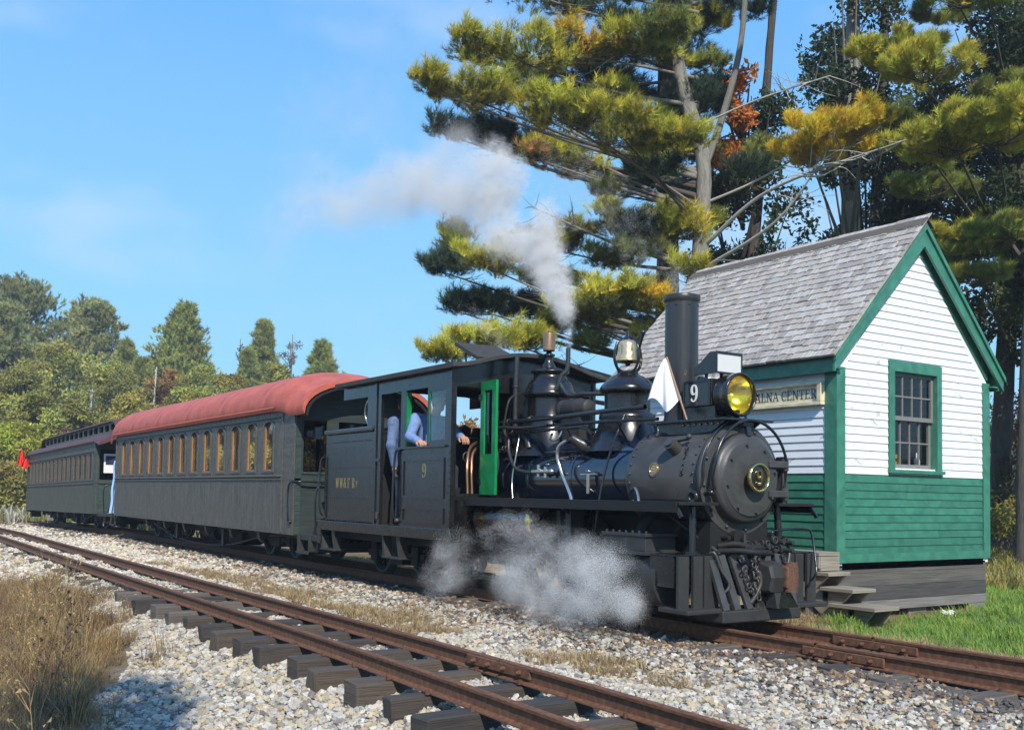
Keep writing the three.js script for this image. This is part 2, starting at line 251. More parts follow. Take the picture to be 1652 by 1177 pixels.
{
  const t = thing('railway_track', 'rusty narrow gauge main track under the train, running past the station', 'railway track', [-6, 0.14, 0]);
  const xs = []; for (let x = -70; x <= -14; x += 4) xs.push(x); xs.push(-5.02); const A = xs.map((x) => [x, grade(x), 0]);
  for (const s of [1, -1]) { part('rail', railGeo(A.map(([x, y]) => [x, y, s * 0.332])), [M.railSide], t); part('rail', railGeo([[s > 0 ? -5.0 : -5.0, 0, s * 0.332], [9, 0, s * 0.332]]), [M.railSide], t); }
  t.children.forEach((m) => { m.material = M.railSide; });
  joint(t, -5.12, -4.42, 0.332, 1); joint(t, -5.38, -4.62, -0.332, 1);
  rnd = mulberry(31); for (let x = -12; x < 4; x += 0.56) partAt('sleeper', pick(tieGeos), rnd() < 0.5 ? M.tie : M.tieGrey, t, x + rr(-0.04, 0.04), 0.066, rr(-0.05, 0.05), rr(-0.03, 0.03));
  for (let x = -46; x < -33; x += 0.56) partAt('sleeper', pick(tieGeos), M.tieGrey, t, x, 0.066 + grade(x), 0);
  const t2 = thing('railway_track', 'rusty siding track with bare sleeper ends in front of the train', 'railway track', [-8, 0.14, 3]);
  const z2 = (x) => 3.015 - (x < -12 ? 0.0013 * Math.pow(-12 - x, 1.6) : 0) + (x > -8 ? 0.006 * (x + 8) ** 2 : 0), g2 = (x) => -0.015 + (x < -14 ? grade(x) * 0.7 : 0);
  for (const s of [1, -1]) { const cut = s > 0 ? -9.1 : -5.55; for (const [a, b] of [[-60, cut - 0.01], [cut, 1]]) { const q = []; for (let x = a; x < b; x += 0.5) q.push([x, g2(x), z2(x) + s * 0.32]); q.push([b, g2(b), z2(b) + s * 0.32]); part('rail', railGeo(q), M.railSide, t2); } }
  joint(t2, -5.95, -5.2, z2(-5.6) - 0.32, 1);
  const spike = (xs, zc, y, par) => part('spikes', xs.flatMap((x) => [1, -1].flatMap((r) => [1, -1].map((e) => box(x + e * 0.03 - 0.008, x + e * 0.03 + 0.008, y, y + 0.03, zc(x) + r * 0.326 + e * 0.056 - 0.012, zc(x) + r * 0.326 + e * 0.056 + 0.012)))), M.rustIron, par, 'stuff');
  for (let x = -26.5; x < -2; x += 0.53) { const near = x > -12.2; partAt('sleeper', pick(tieGeos), x < -9.7 && rnd() < 0.7 ? M.tieGrey : pick(tieTones), t2, x + rr(-0.04, 0.04), (near ? 0.062 : 0.02) + g2(x), z2(x) + rr(-0.03, 0.03) + (near ? 0.0 : -0.1), rr(-0.035, 0.035)); }
  { const a = [], b = []; for (let x = -12; x < 4; x += 0.56) a.push(x); for (let x = -13.25; x < -2; x += 0.53) b.push(x); spike(a, () => 0, 0.138, t); spike(b, z2, 0.125, t2); }
}

// ---------------------------------------------------------------- gravel, grass, weeds
{
  rnd = mulberry(41);
  const stone = [1, 2, 3].map((k) => { let g = new THREE.IcosahedronGeometry(1, 1); const p = g.attributes.position; for (let i = 0; i < p.count; i++) { const v = V(0, 0, 0).fromBufferAttribute(p, i), s = 0.8 + 0.38 * noise3(v.x * 1.1 + k * 9, v.y * 1.1, v.z * 1.1); p.setXYZ(i, v.x * s * 1.15, v.y * s * 0.72, v.z * s * 0.95); } g.computeVertexNormals(); return g; });
  const lists = [[], [], []], m4 = new THREE.Matrix4(), q = new THREE.Quaternion(), eu = new THREE.Euler();
  const field = (x0, x1, z0, z1, per, r0, r1) => {
    const n = Math.round((x1 - x0) * (z1 - z0) * per);
    for (let i = 0; i < n; i++) {
      const x = rr(x0, x1), z = rr(z0, z1), [g] = zone(x, z); if (rnd() > g || (Math.abs(z) < 0.8 && Math.abs(x + 17) < 14 && rnd() < 0.5)) continue;
      const r = lerp(r0, r1, rnd() ** 2.2); q.setFromEuler(eu.set(rr(-0.5, 0.5), rr(0, 6.3), rr(-0.5, 0.5)));
      const big = z > 3.4 && z < 4.6 && x > -13 ? 1.25 : 1, s = r * big * (rnd() < 0.3 ? 0.6 : 1); m4.compose(V(x, ground(x, z) + s * rr(0.0, 0.45), z), q, V(s * rr(0.8, 1.25), s * rr(0.8, 1.2), s));
      const k = rnd(), cinderShade = Math.abs(z) < 0.85 ? 0.85 : Math.abs(z) < 1.2 ? 0.35 : z < 1.75 && x > -12 ? 0.1 : 0, v = rr(0.75, 1.15); let c = k < 0.36 ? [0.5, 0.465, 0.39] : k < 0.6 ? [0.36, 0.335, 0.29] : k < 0.88 ? [0.46, 0.37, 0.24] : [0.22, 0.19, 0.16]; if (x < -15 && z > 1) c = c.map((e) => e * 1.25);  // share of dark cinder stones, raised near the rails for train shade
      if (rnd() < cinderShade) c = rnd() < 0.5 ? [0.1, 0.085, 0.075] : [0.26, 0.17, 0.10];
      pick(lists).push([m4.clone(), col(c[0] * v, c[1] * v, c[2] * v)]);
    }
  };
  field(-9.5, -2.5, 0.5, 4.9, 1500, 0.013, 0.032); field(-14, -9.5, 0.5, 4.6, 1300, 0.014, 0.036); field(-22, -14, 0.5, 4.2, 650, 0.02, 0.045); field(-34, -22, 0.5, 4.2, 300, 0.03, 0.06); field(-9, -2.5, -0.8, 0.5, 900, 0.013, 0.03); field(-44, -34, -1, 3.4, 120, 0.04, 0.07);
  const gm = new THREE.MeshPhysicalMaterial({ roughness: 0.9 });
  const gr = new THREE.Group(); gr.name = 'gravel'; describe(gr, 'pale crushed stone ballast round both tracks', 'gravel', null, 'stuff'); scene.add(gr); lists.forEach((l, k) => scatter(stone[k], gm, l, gr, 'stones'));
  // tufts: seven bent blades each
  const tuft = (n, h, w, lean) => { const p = []; for (let i = 0; i < n; i++) { const a = rr(0, 6.28), b = rr(0.1, lean), x = rr(-0.03, 0.03), z = rr(-0.03, 0.03), H = h * rr(0.6, 1), dx = Math.cos(a), dz = Math.sin(a), wx = -dz * w, wz = dx * w, m = [x + dx * b * H * 0.35, H * 0.6, z + dz * b * H * 0.35], t = [x + dx * b * H, H * rr(0.85, 1), z + dz * b * H]; const A = [x - wx, 0, z - wz], B = [x + wx, 0, z + wz], C = [m[0] - wx * 0.7, m[1], m[2] - wz * 0.7], D = [m[0] + wx * 0.7, m[1], m[2] + wz * 0.7]; p.push(...A, ...B, ...C, ...B, ...D, ...C, ...C, ...D, ...t); } const g = new THREE.BufferGeometry(); g.setAttribute('position', new THREE.Float32BufferAttribute(p, 3)); g.computeVertexNormals(); return g; };
  const leafM = (o = {}) => new THREE.MeshPhysicalMaterial({ roughness: 0.9, side: THREE.DoubleSide, transmission: 0.3, thickness: 0, ...o });
  const sow = (geo, name, label, cat, test, x0, x1, z0, z1, n, s0, s1, colors, grow = () => 1) => { const l = []; for (let i = 0; i < n; i++) { const x = rr(x0, x1), z = rr(z0, z1); const w = test(x, z); if (rnd() > w) continue; const s = rr(s0, s1) * grow(x, z); q.setFromEuler(eu.set(rr(-0.15, 0.15), rr(0, 6.3), rr(-0.15, 0.15))); m4.compose(V(x, ground(x, z) - 0.01, z), q, V(s, s * rr(0.7, 1.3), s)); const c = pick(colors), v = rr(0.75, 1.2); l.push([m4.clone(), col(c[0] * v, c[1] * v, c[2] * v)]); } const im = scatter(geo, leafM(), l, scene, name); describe(im, label, cat, null, 'stuff'); };
  const inBase = (x, z) => (x < -7.3 && z < -2.8 && z > -6 && x > -11.2 ? 0 : 1), tan = [[0.42, 0.29, 0.12], [0.36, 0.25, 0.11], [0.5, 0.37, 0.18], [0.3, 0.2, 0.09]], gre = [[0.2, 0.34, 0.04], [0.26, 0.4, 0.05], [0.32, 0.38, 0.06], [0.15, 0.28, 0.035], [0.22, 0.36, 0.045]];
  sow(tuft(8, 0.1, 0.0035, 0.9), 'green_grass', 'bright green grass growing in front of the station foundation', 'grass', (x, z) => zone(x, z)[2] * inBase(x, z) * (0.6 + 0.4 * smooth(noise2(x * 2, z * 2), -0.5, 0.2)), -9, 1, -9, -0.9, 52000, 0.4, 1.4, gre, (x, z) => 0.8 + 0.5 * noise2(x * 1.3, z * 1.3));
  sow(tuft(8, 0.09, 0.003, 1.2), 'dry_grass', 'short dry straw-coloured grass between and beside the tracks', 'grass', (x, z) => zone(x, z)[1] * (z > 0 ? 1 : 0.8) * inBase(x, z) * (z < 3.3 ? 1 : 0), -18, 1, -3.2, 3, 60000, 0.4, 1.3, tan);
  sow(tuft(8, 0.26, 0.008, 0.9), 'golden_grass', 'tall golden grass behind the station at the right', 'grass', (x, z) => inBase(x, z) * (x > -10 || z < -12 ? 1 : 0.4), -26, -3, -22, -8.2, 9000, 0.6, 1.4, [[0.4, 0.3, 0.06], [0.45, 0.36, 0.08], [0.3, 0.28, 0.06]]);
  sow(tuft(8, 0.55, 0.02, 0.9), 'roadside_grass', 'mixed green and straw grass beyond the far end of the train', 'grass', (x, z) => (z < -1.6 || x < -40 ? 1 : 0), -62, -26, -14, 2, 6000, 0.6, 1.4, [[0.3, 0.3, 0.07], [0.42, 0.34, 0.14], [0.22, 0.28, 0.06], [0.5, 0.45, 0.36]]);
  // weeds at the left front: matted stems and tall stalks with seed heads
  const dry = [[0.42, 0.26, 0.1], [0.3, 0.17, 0.065], [0.5, 0.34, 0.15], [0.16, 0.095, 0.05], [0.26, 0.2, 0.07], [0.38, 0.25, 0.085], [0.2, 0.12, 0.06]];
  const wz = (x, z) => smooth(z - weedEdge(x) + 0.35 * noise2(x * 1.1, z * 1.3), -0.15, 0.35) * (0.45 + 0.55 * smooth(noise2(x * 1.7 + 9, z * 1.7), -0.4, 0.4)), gw = (x, z) => (x < -12.5 ? lerp(1, 0.4, smooth(-x, 12.5, 17)) : 1) * (0.7 + 0.4 * noise2(x * 0.9, z * 0.9 + 5));
  sow(tuft(11, 0.3, 0.0028, 1.0), 'dry_weeds', 'matted brown and straw weeds at the near left corner', 'weeds', wz, -24, -4, 3.4, 7.4, 50000, 0.45, 1.5, dry, gw);
  const stalk = (() => { const p = [], tri = (a, b, c) => p.push(...a, ...b, ...c); const stem = (a, b, w) => { tri([a[0] - w, a[1], a[2]], [a[0] + w, a[1], a[2]], b); tri([a[0], a[1], a[2] - w], [a[0], a[1], a[2] + w], b); }; const tip = [0.05, 0.95, 0.03]; stem([0, 0, 0], tip, 0.0035); for (let i = 0; i < 16; i++) { const t = rr(0.35, 1), a = rr(0, 6.28), L = 0.2 * (1.15 - t), s = [0.05 * t, 0.95 * t, 0.03 * t], e = [s[0] + Math.cos(a) * L, s[1] + 0.14 * rr(0.4, 1.2), s[2] + Math.sin(a) * L]; stem(s, e, 0.0018); for (let k = 0; k < 5; k++) { const o = () => rr(-0.014, 0.014), f = rr(0.6, 1.05), c = [lerp(s[0], e[0], f), lerp(s[1], e[1], f), lerp(s[2], e[2], f)]; tri([c[0] + o(), c[1] + o(), c[2] + o()], [c[0] + o(), c[1] + o(), c[2] + o()], [c[0] + o(), c[1] + o(), c[2] + o()]); } } const g = new THREE.BufferGeometry(); g.setAttribute('position', new THREE.Float32BufferAttribute(p, 3)); g.computeVertexNormals(); return g; })();
  sow(stalk, 'tall_weeds', 'tall dead weed stalks with seed heads at the near left corner', 'weeds', (x, z) => wz(x, z - 0.15) * (x > -16 ? 1 : 0.4), -22, -4.6, 3.6, 6.4, 1500, 0.45, 1.05, [...dry, [0.55, 0.42, 0.16]], gw);
}

// ---------------------------------------------------------------- station building
const polyX = (zy, x0, x1, bevel = 0) => extX(zy.map(([z, y]) => [-z, y]), x0, x1, [], bevel);
{
  rnd = mulberry(51);
  const XB = -7.4, ZL = -2.88, ZR = -5.8, ZM = -4.34, XE = -11.1, st = thing('station_building', 'small green and white clapboard station with a steep shingle roof beside the locomotive', 'station building', [-9.2, 0, ZM]);
  const clap = (a0, a1, b0, b1, y, h, face, along, t = 0.017) => {   // a: ends at the bottom edge, b: ends at the top edge
    const p = [], q = (o, u, y) => (along === 'z' ? [face + o, y, u] : [u, y, face + o]), s = along === 'z' ? 1 : 1;
    const A = q(0, a0, y), B = q(0, a1, y), C = q(t, a0, y), D = q(t, a1, y), E = q(0, b0, y + h), F = q(0, b1, y + h), G = q(0.004, b0, y + h), H = q(0.004, b1, y + h);
    const quad = (a, b, c, d) => p.push(...a, ...b, ...c, ...a, ...c, ...d);
    if (along === 'z') { quad(C, D, H, G); quad(A, B, D, C); quad(B, F, H, D); quad(E, A, C, G); quad(G, H, F, E); } else { quad(C, D, H, G); quad(A, B, D, C); quad(B, F, H, D); quad(E, A, C, G); quad(G, H, F, E); }
    if (along === 'z') for (let i = 0; i < p.length; i += 9) { for (let k = 0; k < 3; k++) { const w = p[i + 3 + k]; p[i + 3 + k] = p[i + 6 + k]; p[i + 6 + k] = w; } }
    const g = new THREE.BufferGeometry(); g.setAttribute('position', new THREE.Float32BufferAttribute(p, 3)); g.computeVertexNormals(); return boxUV(g);
  };
  const whites = [0, 1, 2].map((k) => { const m = M.white.clone(); m.color.multiplyScalar([1, 0.955, 0.985][k]); return m; }), greens = [0, 1, 2].map((k) => { const m = M.green.clone(); m.color.multiplyScalar([1, 0.9, 1.08][k]); return m; });
  const boards = (a0, a1, b0, b1, y, h, face, along, t) => { const set = y < 1.55 ? greens : whites, w = Math.abs(a1 - a0); if (w > 1.4 && rnd() < 0.7) { const f = rr(0.25, 0.75), c = lerp(a0, a1, f), g = Math.sign(a1 - a0) * 0.002; part('clapboard', clap(a0, c - g, b0, c - g, y, h, face, along, t), pick(set), st); part('clapboard', clap(c + g, a1, c + g, b1, y + rr(-0.003, 0.003), h, face, along, t), pick(set), st); } else part('clapboard', clap(a0, a1, b0, b1, y + rr(-0.002, 0.002), h, face, along, t), pick(set), st); };
  const H = 0.0906, zin = (y) => (y - 2.80) / (4.58 - 2.80) * (ZL - ZM);
  // shell
  part('wall', [box(XE, XB - 0.1, 0.55, 2.9, ZR, ZR + 0.1), box(XE, XE + 0.1, 0.55, 2.9, ZR + 0.1, ZL - 0.1), box(XE, XB, 0.52, 0.62, ZR + 0.1, ZL - 0.1), box(XE, XB - 0.1, 0.55, 2.85, ZL - 0.1, ZL)], M.white, st);
  { // gable wall with its window opening
    const o = [[ZL, 0.55], [ZL, 2.8], [ZM, 4.46], [ZR, 2.8], [ZR, 0.55]].map(([z, y]) => [-z, y]), hole = [[3.86, 1.68], [4.73, 1.68], [4.73, 2.84], [3.86, 2.84]];
    part('wall', extX(o, XB - 0.1, XB, [hole]), M.white, st); part('wall', extX(o.map(([z, y]) => [z, y]).filter(([, y]) => y > 1), XE, XE + 0.1), M.white, st);
  }
  for (let k = 0, y = 1.592 - 10 * H; y < 4.4; y += H, k++) {   // clapboards of the gable
    const m = y < 1.55 ? M.green : M.white, cb = 0.125;
    let L0 = ZL - cb, R0 = ZR + cb, L1 = L0, R1 = R0; if (y > 2.68) { L0 = ZL - Math.max(cb, zin(y + 0.16)); R0 = ZR + Math.max(cb, zin(y + 0.16)); L1 = ZL - Math.max(cb, zin(y + H + 0.16)); R1 = ZR + Math.max(cb, zin(y + H + 0.16)); }
    if (R0 > L0 - 0.02) break; if (R1 > L1) R1 = L1 = (R1 + L1) / 2;
    const win = y > 1.55 && y < 2.9;
    if (win) { boards(L0, -3.78, L1, -3.78, y, H + 0.012, XB, 'z'); boards(-4.81, R0, -4.81, R1, y, H + 0.012, XB, 'z'); } else boards(L0, R0, L1, R1, y, H + 0.012, XB, 'z');
  }
  for (let y = 1.592 - 11 * H; y < 2.72; y += H) { boards(XE + 0.1, XB - 0.145, XE + 0.1, XB - 0.145, y, H + 0.012, ZL, 'x', 0.02); }
  // trim
  part('corner_board', [box(XB, XB + 0.026, 0.6, 2.78, ZL - 0.12, ZL + 0.026), box(XB - 0.14, XB - 0.0, 0.6, 2.78, ZL, ZL + 0.0265)], M.greenTrim, st);
  part('corner_board', box(XB, XB + 0.026, 0.6, 2.8, ZR - 0.02, ZR + 0.12), M.greenTrim, st);
  part('water_table', box(XB, XB + 0.024, 0.6, 0.695, ZR + 0.121, ZL - 0.121), M.greenTrim, st);
  for (const s of [1, -1]) {
    const Z = (z) => ZM + s * (z - ZM), P = (a, x0, x1) => part('rake_board', polyX(a.map(([z, y]) => [Z(z), y]), x0, x1), M.greenTrim, st);
    P([[ZM, 4.585], [-2.70, 2.875], [-2.70, 2.705], [ZM, 4.33]], -7.31, -7.28);
    P([[ZM, 4.6], [-2.685, 2.875], [-2.685, 2.82], [ZM, 4.53]], -7.28, -7.252);
    part('soffit', polyX([[ZM, 4.535], [-2.75, 2.875], [-2.75, 2.85], [ZM, 4.505]].map(([z, y]) => [Z(z), y]), XB + 0.03, -7.311), M.greenTrim, st);
    part('frieze', polyX([[ZM, 4.5], [-2.9, 2.99], [-2.9, 2.84], [ZM, 4.33]].map(([z, y]) => [Z(z), y]), XB + 0.001, XB + 0.024), M.greenTrim, st);
    const zf = Z(-2.755); part('fascia', box(-11.18, -7.312, 2.71, 2.895, zf - 0.012, zf + 0.012), M.greenTrim, st);
    part('soffit', box(-11.18, -7.312, 2.745, 2.765, Z(-2.75), Z(-2.885)), M.greenTrim, st);
    part('roof_deck', polyX([[ZM, 4.615], [-2.69, 2.885], [-2.69, 2.86], [ZM, 4.585]].map(([z, y]) => [Z(z), y]), -11.18, -7.262), M.oldWood, st);
  }
  // shingles of the near slope
  {
    const th = Math.atan2(1.69, 1.6), dy = -Math.sin(th), dz = Math.cos(th), L = 2.41, rows = 21, e = L / rows, list = [];
    for (let r = 0; r < rows; r++) { let x = -11.2 + rr(0, 0.1); while (x < -7.26) { const w = Math.min(rr(0.075, 0.165), -7.245 - x); if (w > 0.03) list.push([r, x, w]); x += w + 0.004; } }
    list.sort((a, b) => b[1] - a[1]);
    const rest = [[], [], [], []], widths = [0.08, 0.1, 0.12, 0.14, 0.165], geos = widths.map((w) => [0, 1].map(() => { const g = new THREE.BoxGeometry(w, 0.027, 0.27, 2, 1, 1).toNonIndexed(), p = g.attributes.position; for (let i = 0; i < p.count; i++) { const z = p.getZ(i), x = p.getX(i); p.setY(i, p.getY(i) * (z > 0 ? 1 : 0.3) + (z > 0 ? 0.006 * noise2(x * 20 + w * 99, rr(0, 0.3)) : 0)); p.setZ(i, z + (z > 0 ? 0.008 * noise2(x * 12, w * 77) : 0)); } g.computeVertexNormals(); const q = g.clone().rotateY(0); const uv = boxUV(q.rotateY(Math.PI / 2)); return uv.rotateY(-Math.PI / 2); }));
    list.forEach(([r, x, w], n) => {
      const d = (r + 1) * e + rr(-0.01, 0.012), z = ZM + dz * (d - 0.125) + 0.738 * 0.028, y = 4.61 + dy * (d - 0.125) + 0.674 * 0.028, k = widths.reduce((b, v, i) => (Math.abs(v - w) < Math.abs(widths[b] - w) ? i : b), 0), g = pick(geos[k]), mi = Math.floor(rnd() * 4), lift = rnd() < 0.05 ? 0.02 : 0.004;
      const rx = th - 0.045 - rr(0, lift * 3), ry = rr(-0.025, 0.025), sx = w / widths[k];
      if (n < 300) { const m = partAt('shingle', g, M.shingle[mi], st, x + w / 2, y, z); m.rotation.set(rx, 0, ry * 0.4); m.scale.x = sx; } else rest[mi].push(g.clone().applyMatrix4(new THREE.Matrix4().compose(V(x + w / 2, y, z), new THREE.Quaternion().setFromEuler(new THREE.Euler(rx, 0, ry * 0.4)), V(sx, 1, 1))));
    });
    rest.forEach((l, i) => part('shingles', l, M.shingle[i], st, 'stuff'));
    for (const s of [1, -1]) part('ridge_board', polyX([[ZM, 4.675], [ZM + s * 0.11, 4.57], [ZM + s * 0.11, 4.55], [ZM, 4.65]], -11.22, -7.24), M.tieGrey, st);
  }
  // window
  {
    const w = part('window', [box(XB, XB + 0.032, 1.66, 2.93, -3.885, -3.79), box(XB, XB + 0.032, 1.66, 2.93, -4.80, -4.705), box(XB, XB + 0.032, 2.81, 2.93, -4.705, -3.885), box(XB - 0.1, XB + 0.06, 1.62, 1.66, -4.82, -3.77), box(XB - 0.1, XB, 1.68, 2.82, -3.885, -3.87), box(XB - 0.1, XB, 1.68, 2.82, -4.72, -4.705), box(XB - 0.1, XB, 2.8, 2.83, -4.705, -3.885)], M.greenTrim, st);
    const sash = (y0, y1, x) => {
      const f = [box(x, x + 0.03, y0, y0 + 0.05, -4.7, -3.89), box(x, x + 0.03, y1 - 0.04, y1, -4.7, -3.89), box(x, x + 0.03, y0 + 0.05, y1 - 0.04, -3.93, -3.89), box(x, x + 0.03, y0 + 0.05, y1 - 0.04, -4.7, -4.66)], my = (y0 + y1) / 2 + 0.005;
      f.push(box(x + 0.004, x + 0.027, my - 0.009, my + 0.009, -4.66, -3.93));
      for (let k = 1; k < 4; k++) { const z = lerp(-4.66, -3.93, k / 4); f.push(box(x + 0.0045, x + 0.0265, y0 + 0.05, y1 - 0.04, z - 0.008, z + 0.008)); }
      part('sash', f, M.oldPaint, w);
      for (let k = 0; k < 4; k++) for (const [a, b] of [[y0 + 0.05, my - 0.009], [my + 0.009, y1 - 0.04]]) { const z0 = lerp(-4.66, -3.93, k / 4) + 0.008, z1 = lerp(-4.66, -3.93, (k + 1) / 4) - 0.008; const g = new THREE.PlaneGeometry(z1 - z0, b - a).rotateY(Math.PI / 2 + rr(-0.006, 0.006)).translate(x + 0.014, (a + b) / 2, (z0 + z1) / 2); part('pane', fin(g), M.glass, w); }
    };
    sash(2.245, 2.8, XB - 0.055); sash(1.68, 2.285, XB - 0.09);
  }
  // room behind the window
  part('floor', box(XE + 0.1, XB - 0.1, 0.621, 0.65, ZR + 0.1, ZL - 0.1), M.interior, st);
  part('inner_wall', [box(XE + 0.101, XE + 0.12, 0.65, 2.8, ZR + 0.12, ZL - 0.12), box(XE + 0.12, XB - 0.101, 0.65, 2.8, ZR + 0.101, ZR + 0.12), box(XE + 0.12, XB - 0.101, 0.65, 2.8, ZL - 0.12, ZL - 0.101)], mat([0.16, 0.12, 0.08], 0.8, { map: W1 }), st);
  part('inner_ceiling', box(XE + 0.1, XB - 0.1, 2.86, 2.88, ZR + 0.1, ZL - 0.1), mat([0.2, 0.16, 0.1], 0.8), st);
  // skirting planks under the gable
  const sk = [[0.48, 0.575], [0.33, 0.477], [0.165, 0.327], [0.05, 0.162]];
  sk.forEach(([a, b], k) => part('plank', (() => { const g = box(XB - 0.03 + 0.004 * k, XB + 0.004 * k, a, b, ZR + 0.05, ZL - 0.02 - 0.0 * k, 0.004); return g; })(), [M.oldWood, M.oldWood, mat([0.085, 0.08, 0.076], 0.85, { map: W1, bumpMap: W1, bumpScale: 0.004 }), M.oldWood2][k], st));
  part('sill_beam', box(XB - 0.12, XB - 0.035, 0.5, 0.6, ZR + 0.02, ZL - 0.02), M.sooty, st);
  part('skirting', box(XE, XB - 0.035, 0.02, 0.55, ZL - 0.06, ZL - 0.03), M.oldWood, st);
  part('pier', box(XB - 0.18, XB + 0.01, -0.16, 0.05, ZR + 0.08, ZR + 0.42, 0.01), M.oldWood2, st); part('pier', box(XB - 0.25, XB - 0.05, -0.2, 0.05, -4.6, -4.25, 0.01), M.oldWood2, st);

  // sign on the track side
  const sg = thing('station_sign', 'cream wooden station sign reading ALNA CENTER under the eave of the track-side wall', 'sign', [-8.3, 2.36, ZL]);
  part('board', box(-8.66, -7.6, 2.39, 2.6, ZL + 0.001, ZL + 0.055), M.cream, sg);
  part('frame', [box(-8.7, -7.54, 2.59, 2.63, ZL + 0.002, ZL + 0.095, 0.006), box(-8.7, -7.54, 2.36, 2.4, ZL + 0.002, ZL + 0.095, 0.006), box(-8.7, -8.66, 2.4, 2.59, ZL + 0.002, ZL + 0.095, 0.006), box(-7.6, -7.54, 2.4, 2.59, ZL + 0.002, ZL + 0.095, 0.006)], M.creamFrame, sg);
  part('lettering', text('ALNA CENTER', fontR, 0.112, 0.92, 1).translate(-8.09, 2.494, ZL + 0.053), M.ink, sg);

  // steps at the track side
  const sp = thing('wooden_steps', 'weathered open wooden steps leading up beside the station', 'steps', [-6.9, 0, -2.4]);
  const zn = -2.4, zf = -2.74, N = [[-7.1, 0.53], [-6.78, 0.38], [-6.5, 0.22]];
  part('landing', [box(-8.6, -7.24, 0.695, 0.735, zf, zn, 0.004)], M.stepWood, sp); part('riser', box(-8.6, -7.245, 0.565, 0.69, zn - 0.03, zn - 0.002, 0.004), M.stepWood, sp); part('riser', box(-7.29, -7.245, 0.54, 0.69, zf, zn - 0.031), M.stepWood, sp);
  N.forEach(([x, y], k) => { part('tread', box(x - 0.42 - (k === 2 ? 0.15 : 0), x, y - 0.038, y, zf, zn + 0.02 + 0.02 * k, 0.005), M.stepWood, sp); });
  for (const z of [zn - 0.03, zf + 0.03]) { part('stringer', extZ([[-7.6, 0.49], [-7.14, 0.49], [-7.3, 0.34], [-6.84, 0.34], [-7.0, 0.18], [-6.56, 0.18], [-6.7, 0.02], [-7.1, 0.0], [-7.45, 0.25]], z - 0.02, z + 0.02), M.stepWood, sp); }
  part('post', [box(-7.2, -7.13, 0.0, 0.34, zn - 0.08, zn - 0.01), box(-6.87, -6.8, -0.02, 0.18, zn - 0.08, zn - 0.01), box(-8.5, -8.4, -0.05, 0.69, zn - 0.12, zn - 0.035), box(-7.45, -7.35, -0.05, 0.69, zn - 0.12, zn - 0.035)], M.stepWood, sp);

  // things inside the window
  const ch = thing('wooden_chair', 'orange varnished wooden chair with a scalloped curved back seen through the station window', 'chair', [-7.85, 0.65, -4.2]);
  const oak = mat([0.62, 0.3, 0.07], 0.35, { map: W1 });
  part('backrest', extX([[3.94, 1.72], [3.94, 1.83], [3.99, 1.875], [4.06, 1.85], [4.18, 1.88], [4.3, 1.85], [4.38, 1.86], [4.42, 1.82], [4.4, 1.72], [4.18, 1.78]], -7.72, -7.69, [], 0.006), oak, ch);
  part('seat', box(-8.1, -7.68, 1.08, 1.12, -4.42, -3.94, 0.015), oak, ch);
  for (const [x, z] of [[-7.71, -3.97], [-7.71, -4.39]]) part('post', rod([x, 1.12, z], [x - 0.0, 1.76, z], 0.015), oak, ch);
  for (const z of [-4.06, -4.18, -4.3]) part('spindle', rod([-7.71, 1.12, z], [-7.71, 1.78, z], 0.008), oak, ch);
  for (const [x, z] of [[-7.71, -3.97], [-7.71, -4.39], [-8.06, -3.97], [-8.06, -4.39]]) part('leg', rod([x, 0.65, z], [x, 1.09, z], 0.017), oak, ch);
  one('bottle', lathe([[0, 0], [0.035, 0], [0.036, 0.12], [0.03, 0.15], [0.013, 0.18], [0.012, 0.22], [0, 0.221]], -7.53, 1.66, -4.53, 16), M.offWhite, 'small white bottle standing inside the station window sill', 'bottle');
  // crumpled paper in the grass
  { const g = new THREE.IcosahedronGeometry(0.075, 2), p = g.attributes.position; for (let i = 0; i < p.count; i++) { const v = V(0, 0, 0).fromBufferAttribute(p, i), s = 0.75 + 0.5 * noise3(v.x * 22, v.y * 22, v.z * 22); p.setXYZ(i, v.x * s * 1.3, v.y * s * 0.7, v.z * s); } g.computeVertexNormals(); one('crumpled_paper', g.toNonIndexed ? fin(g).translate(-6.95, 0.02, -4.25) : g, M.offWhite, 'crumpled white paper lying in the green grass by the foundation', 'litter'); }
}

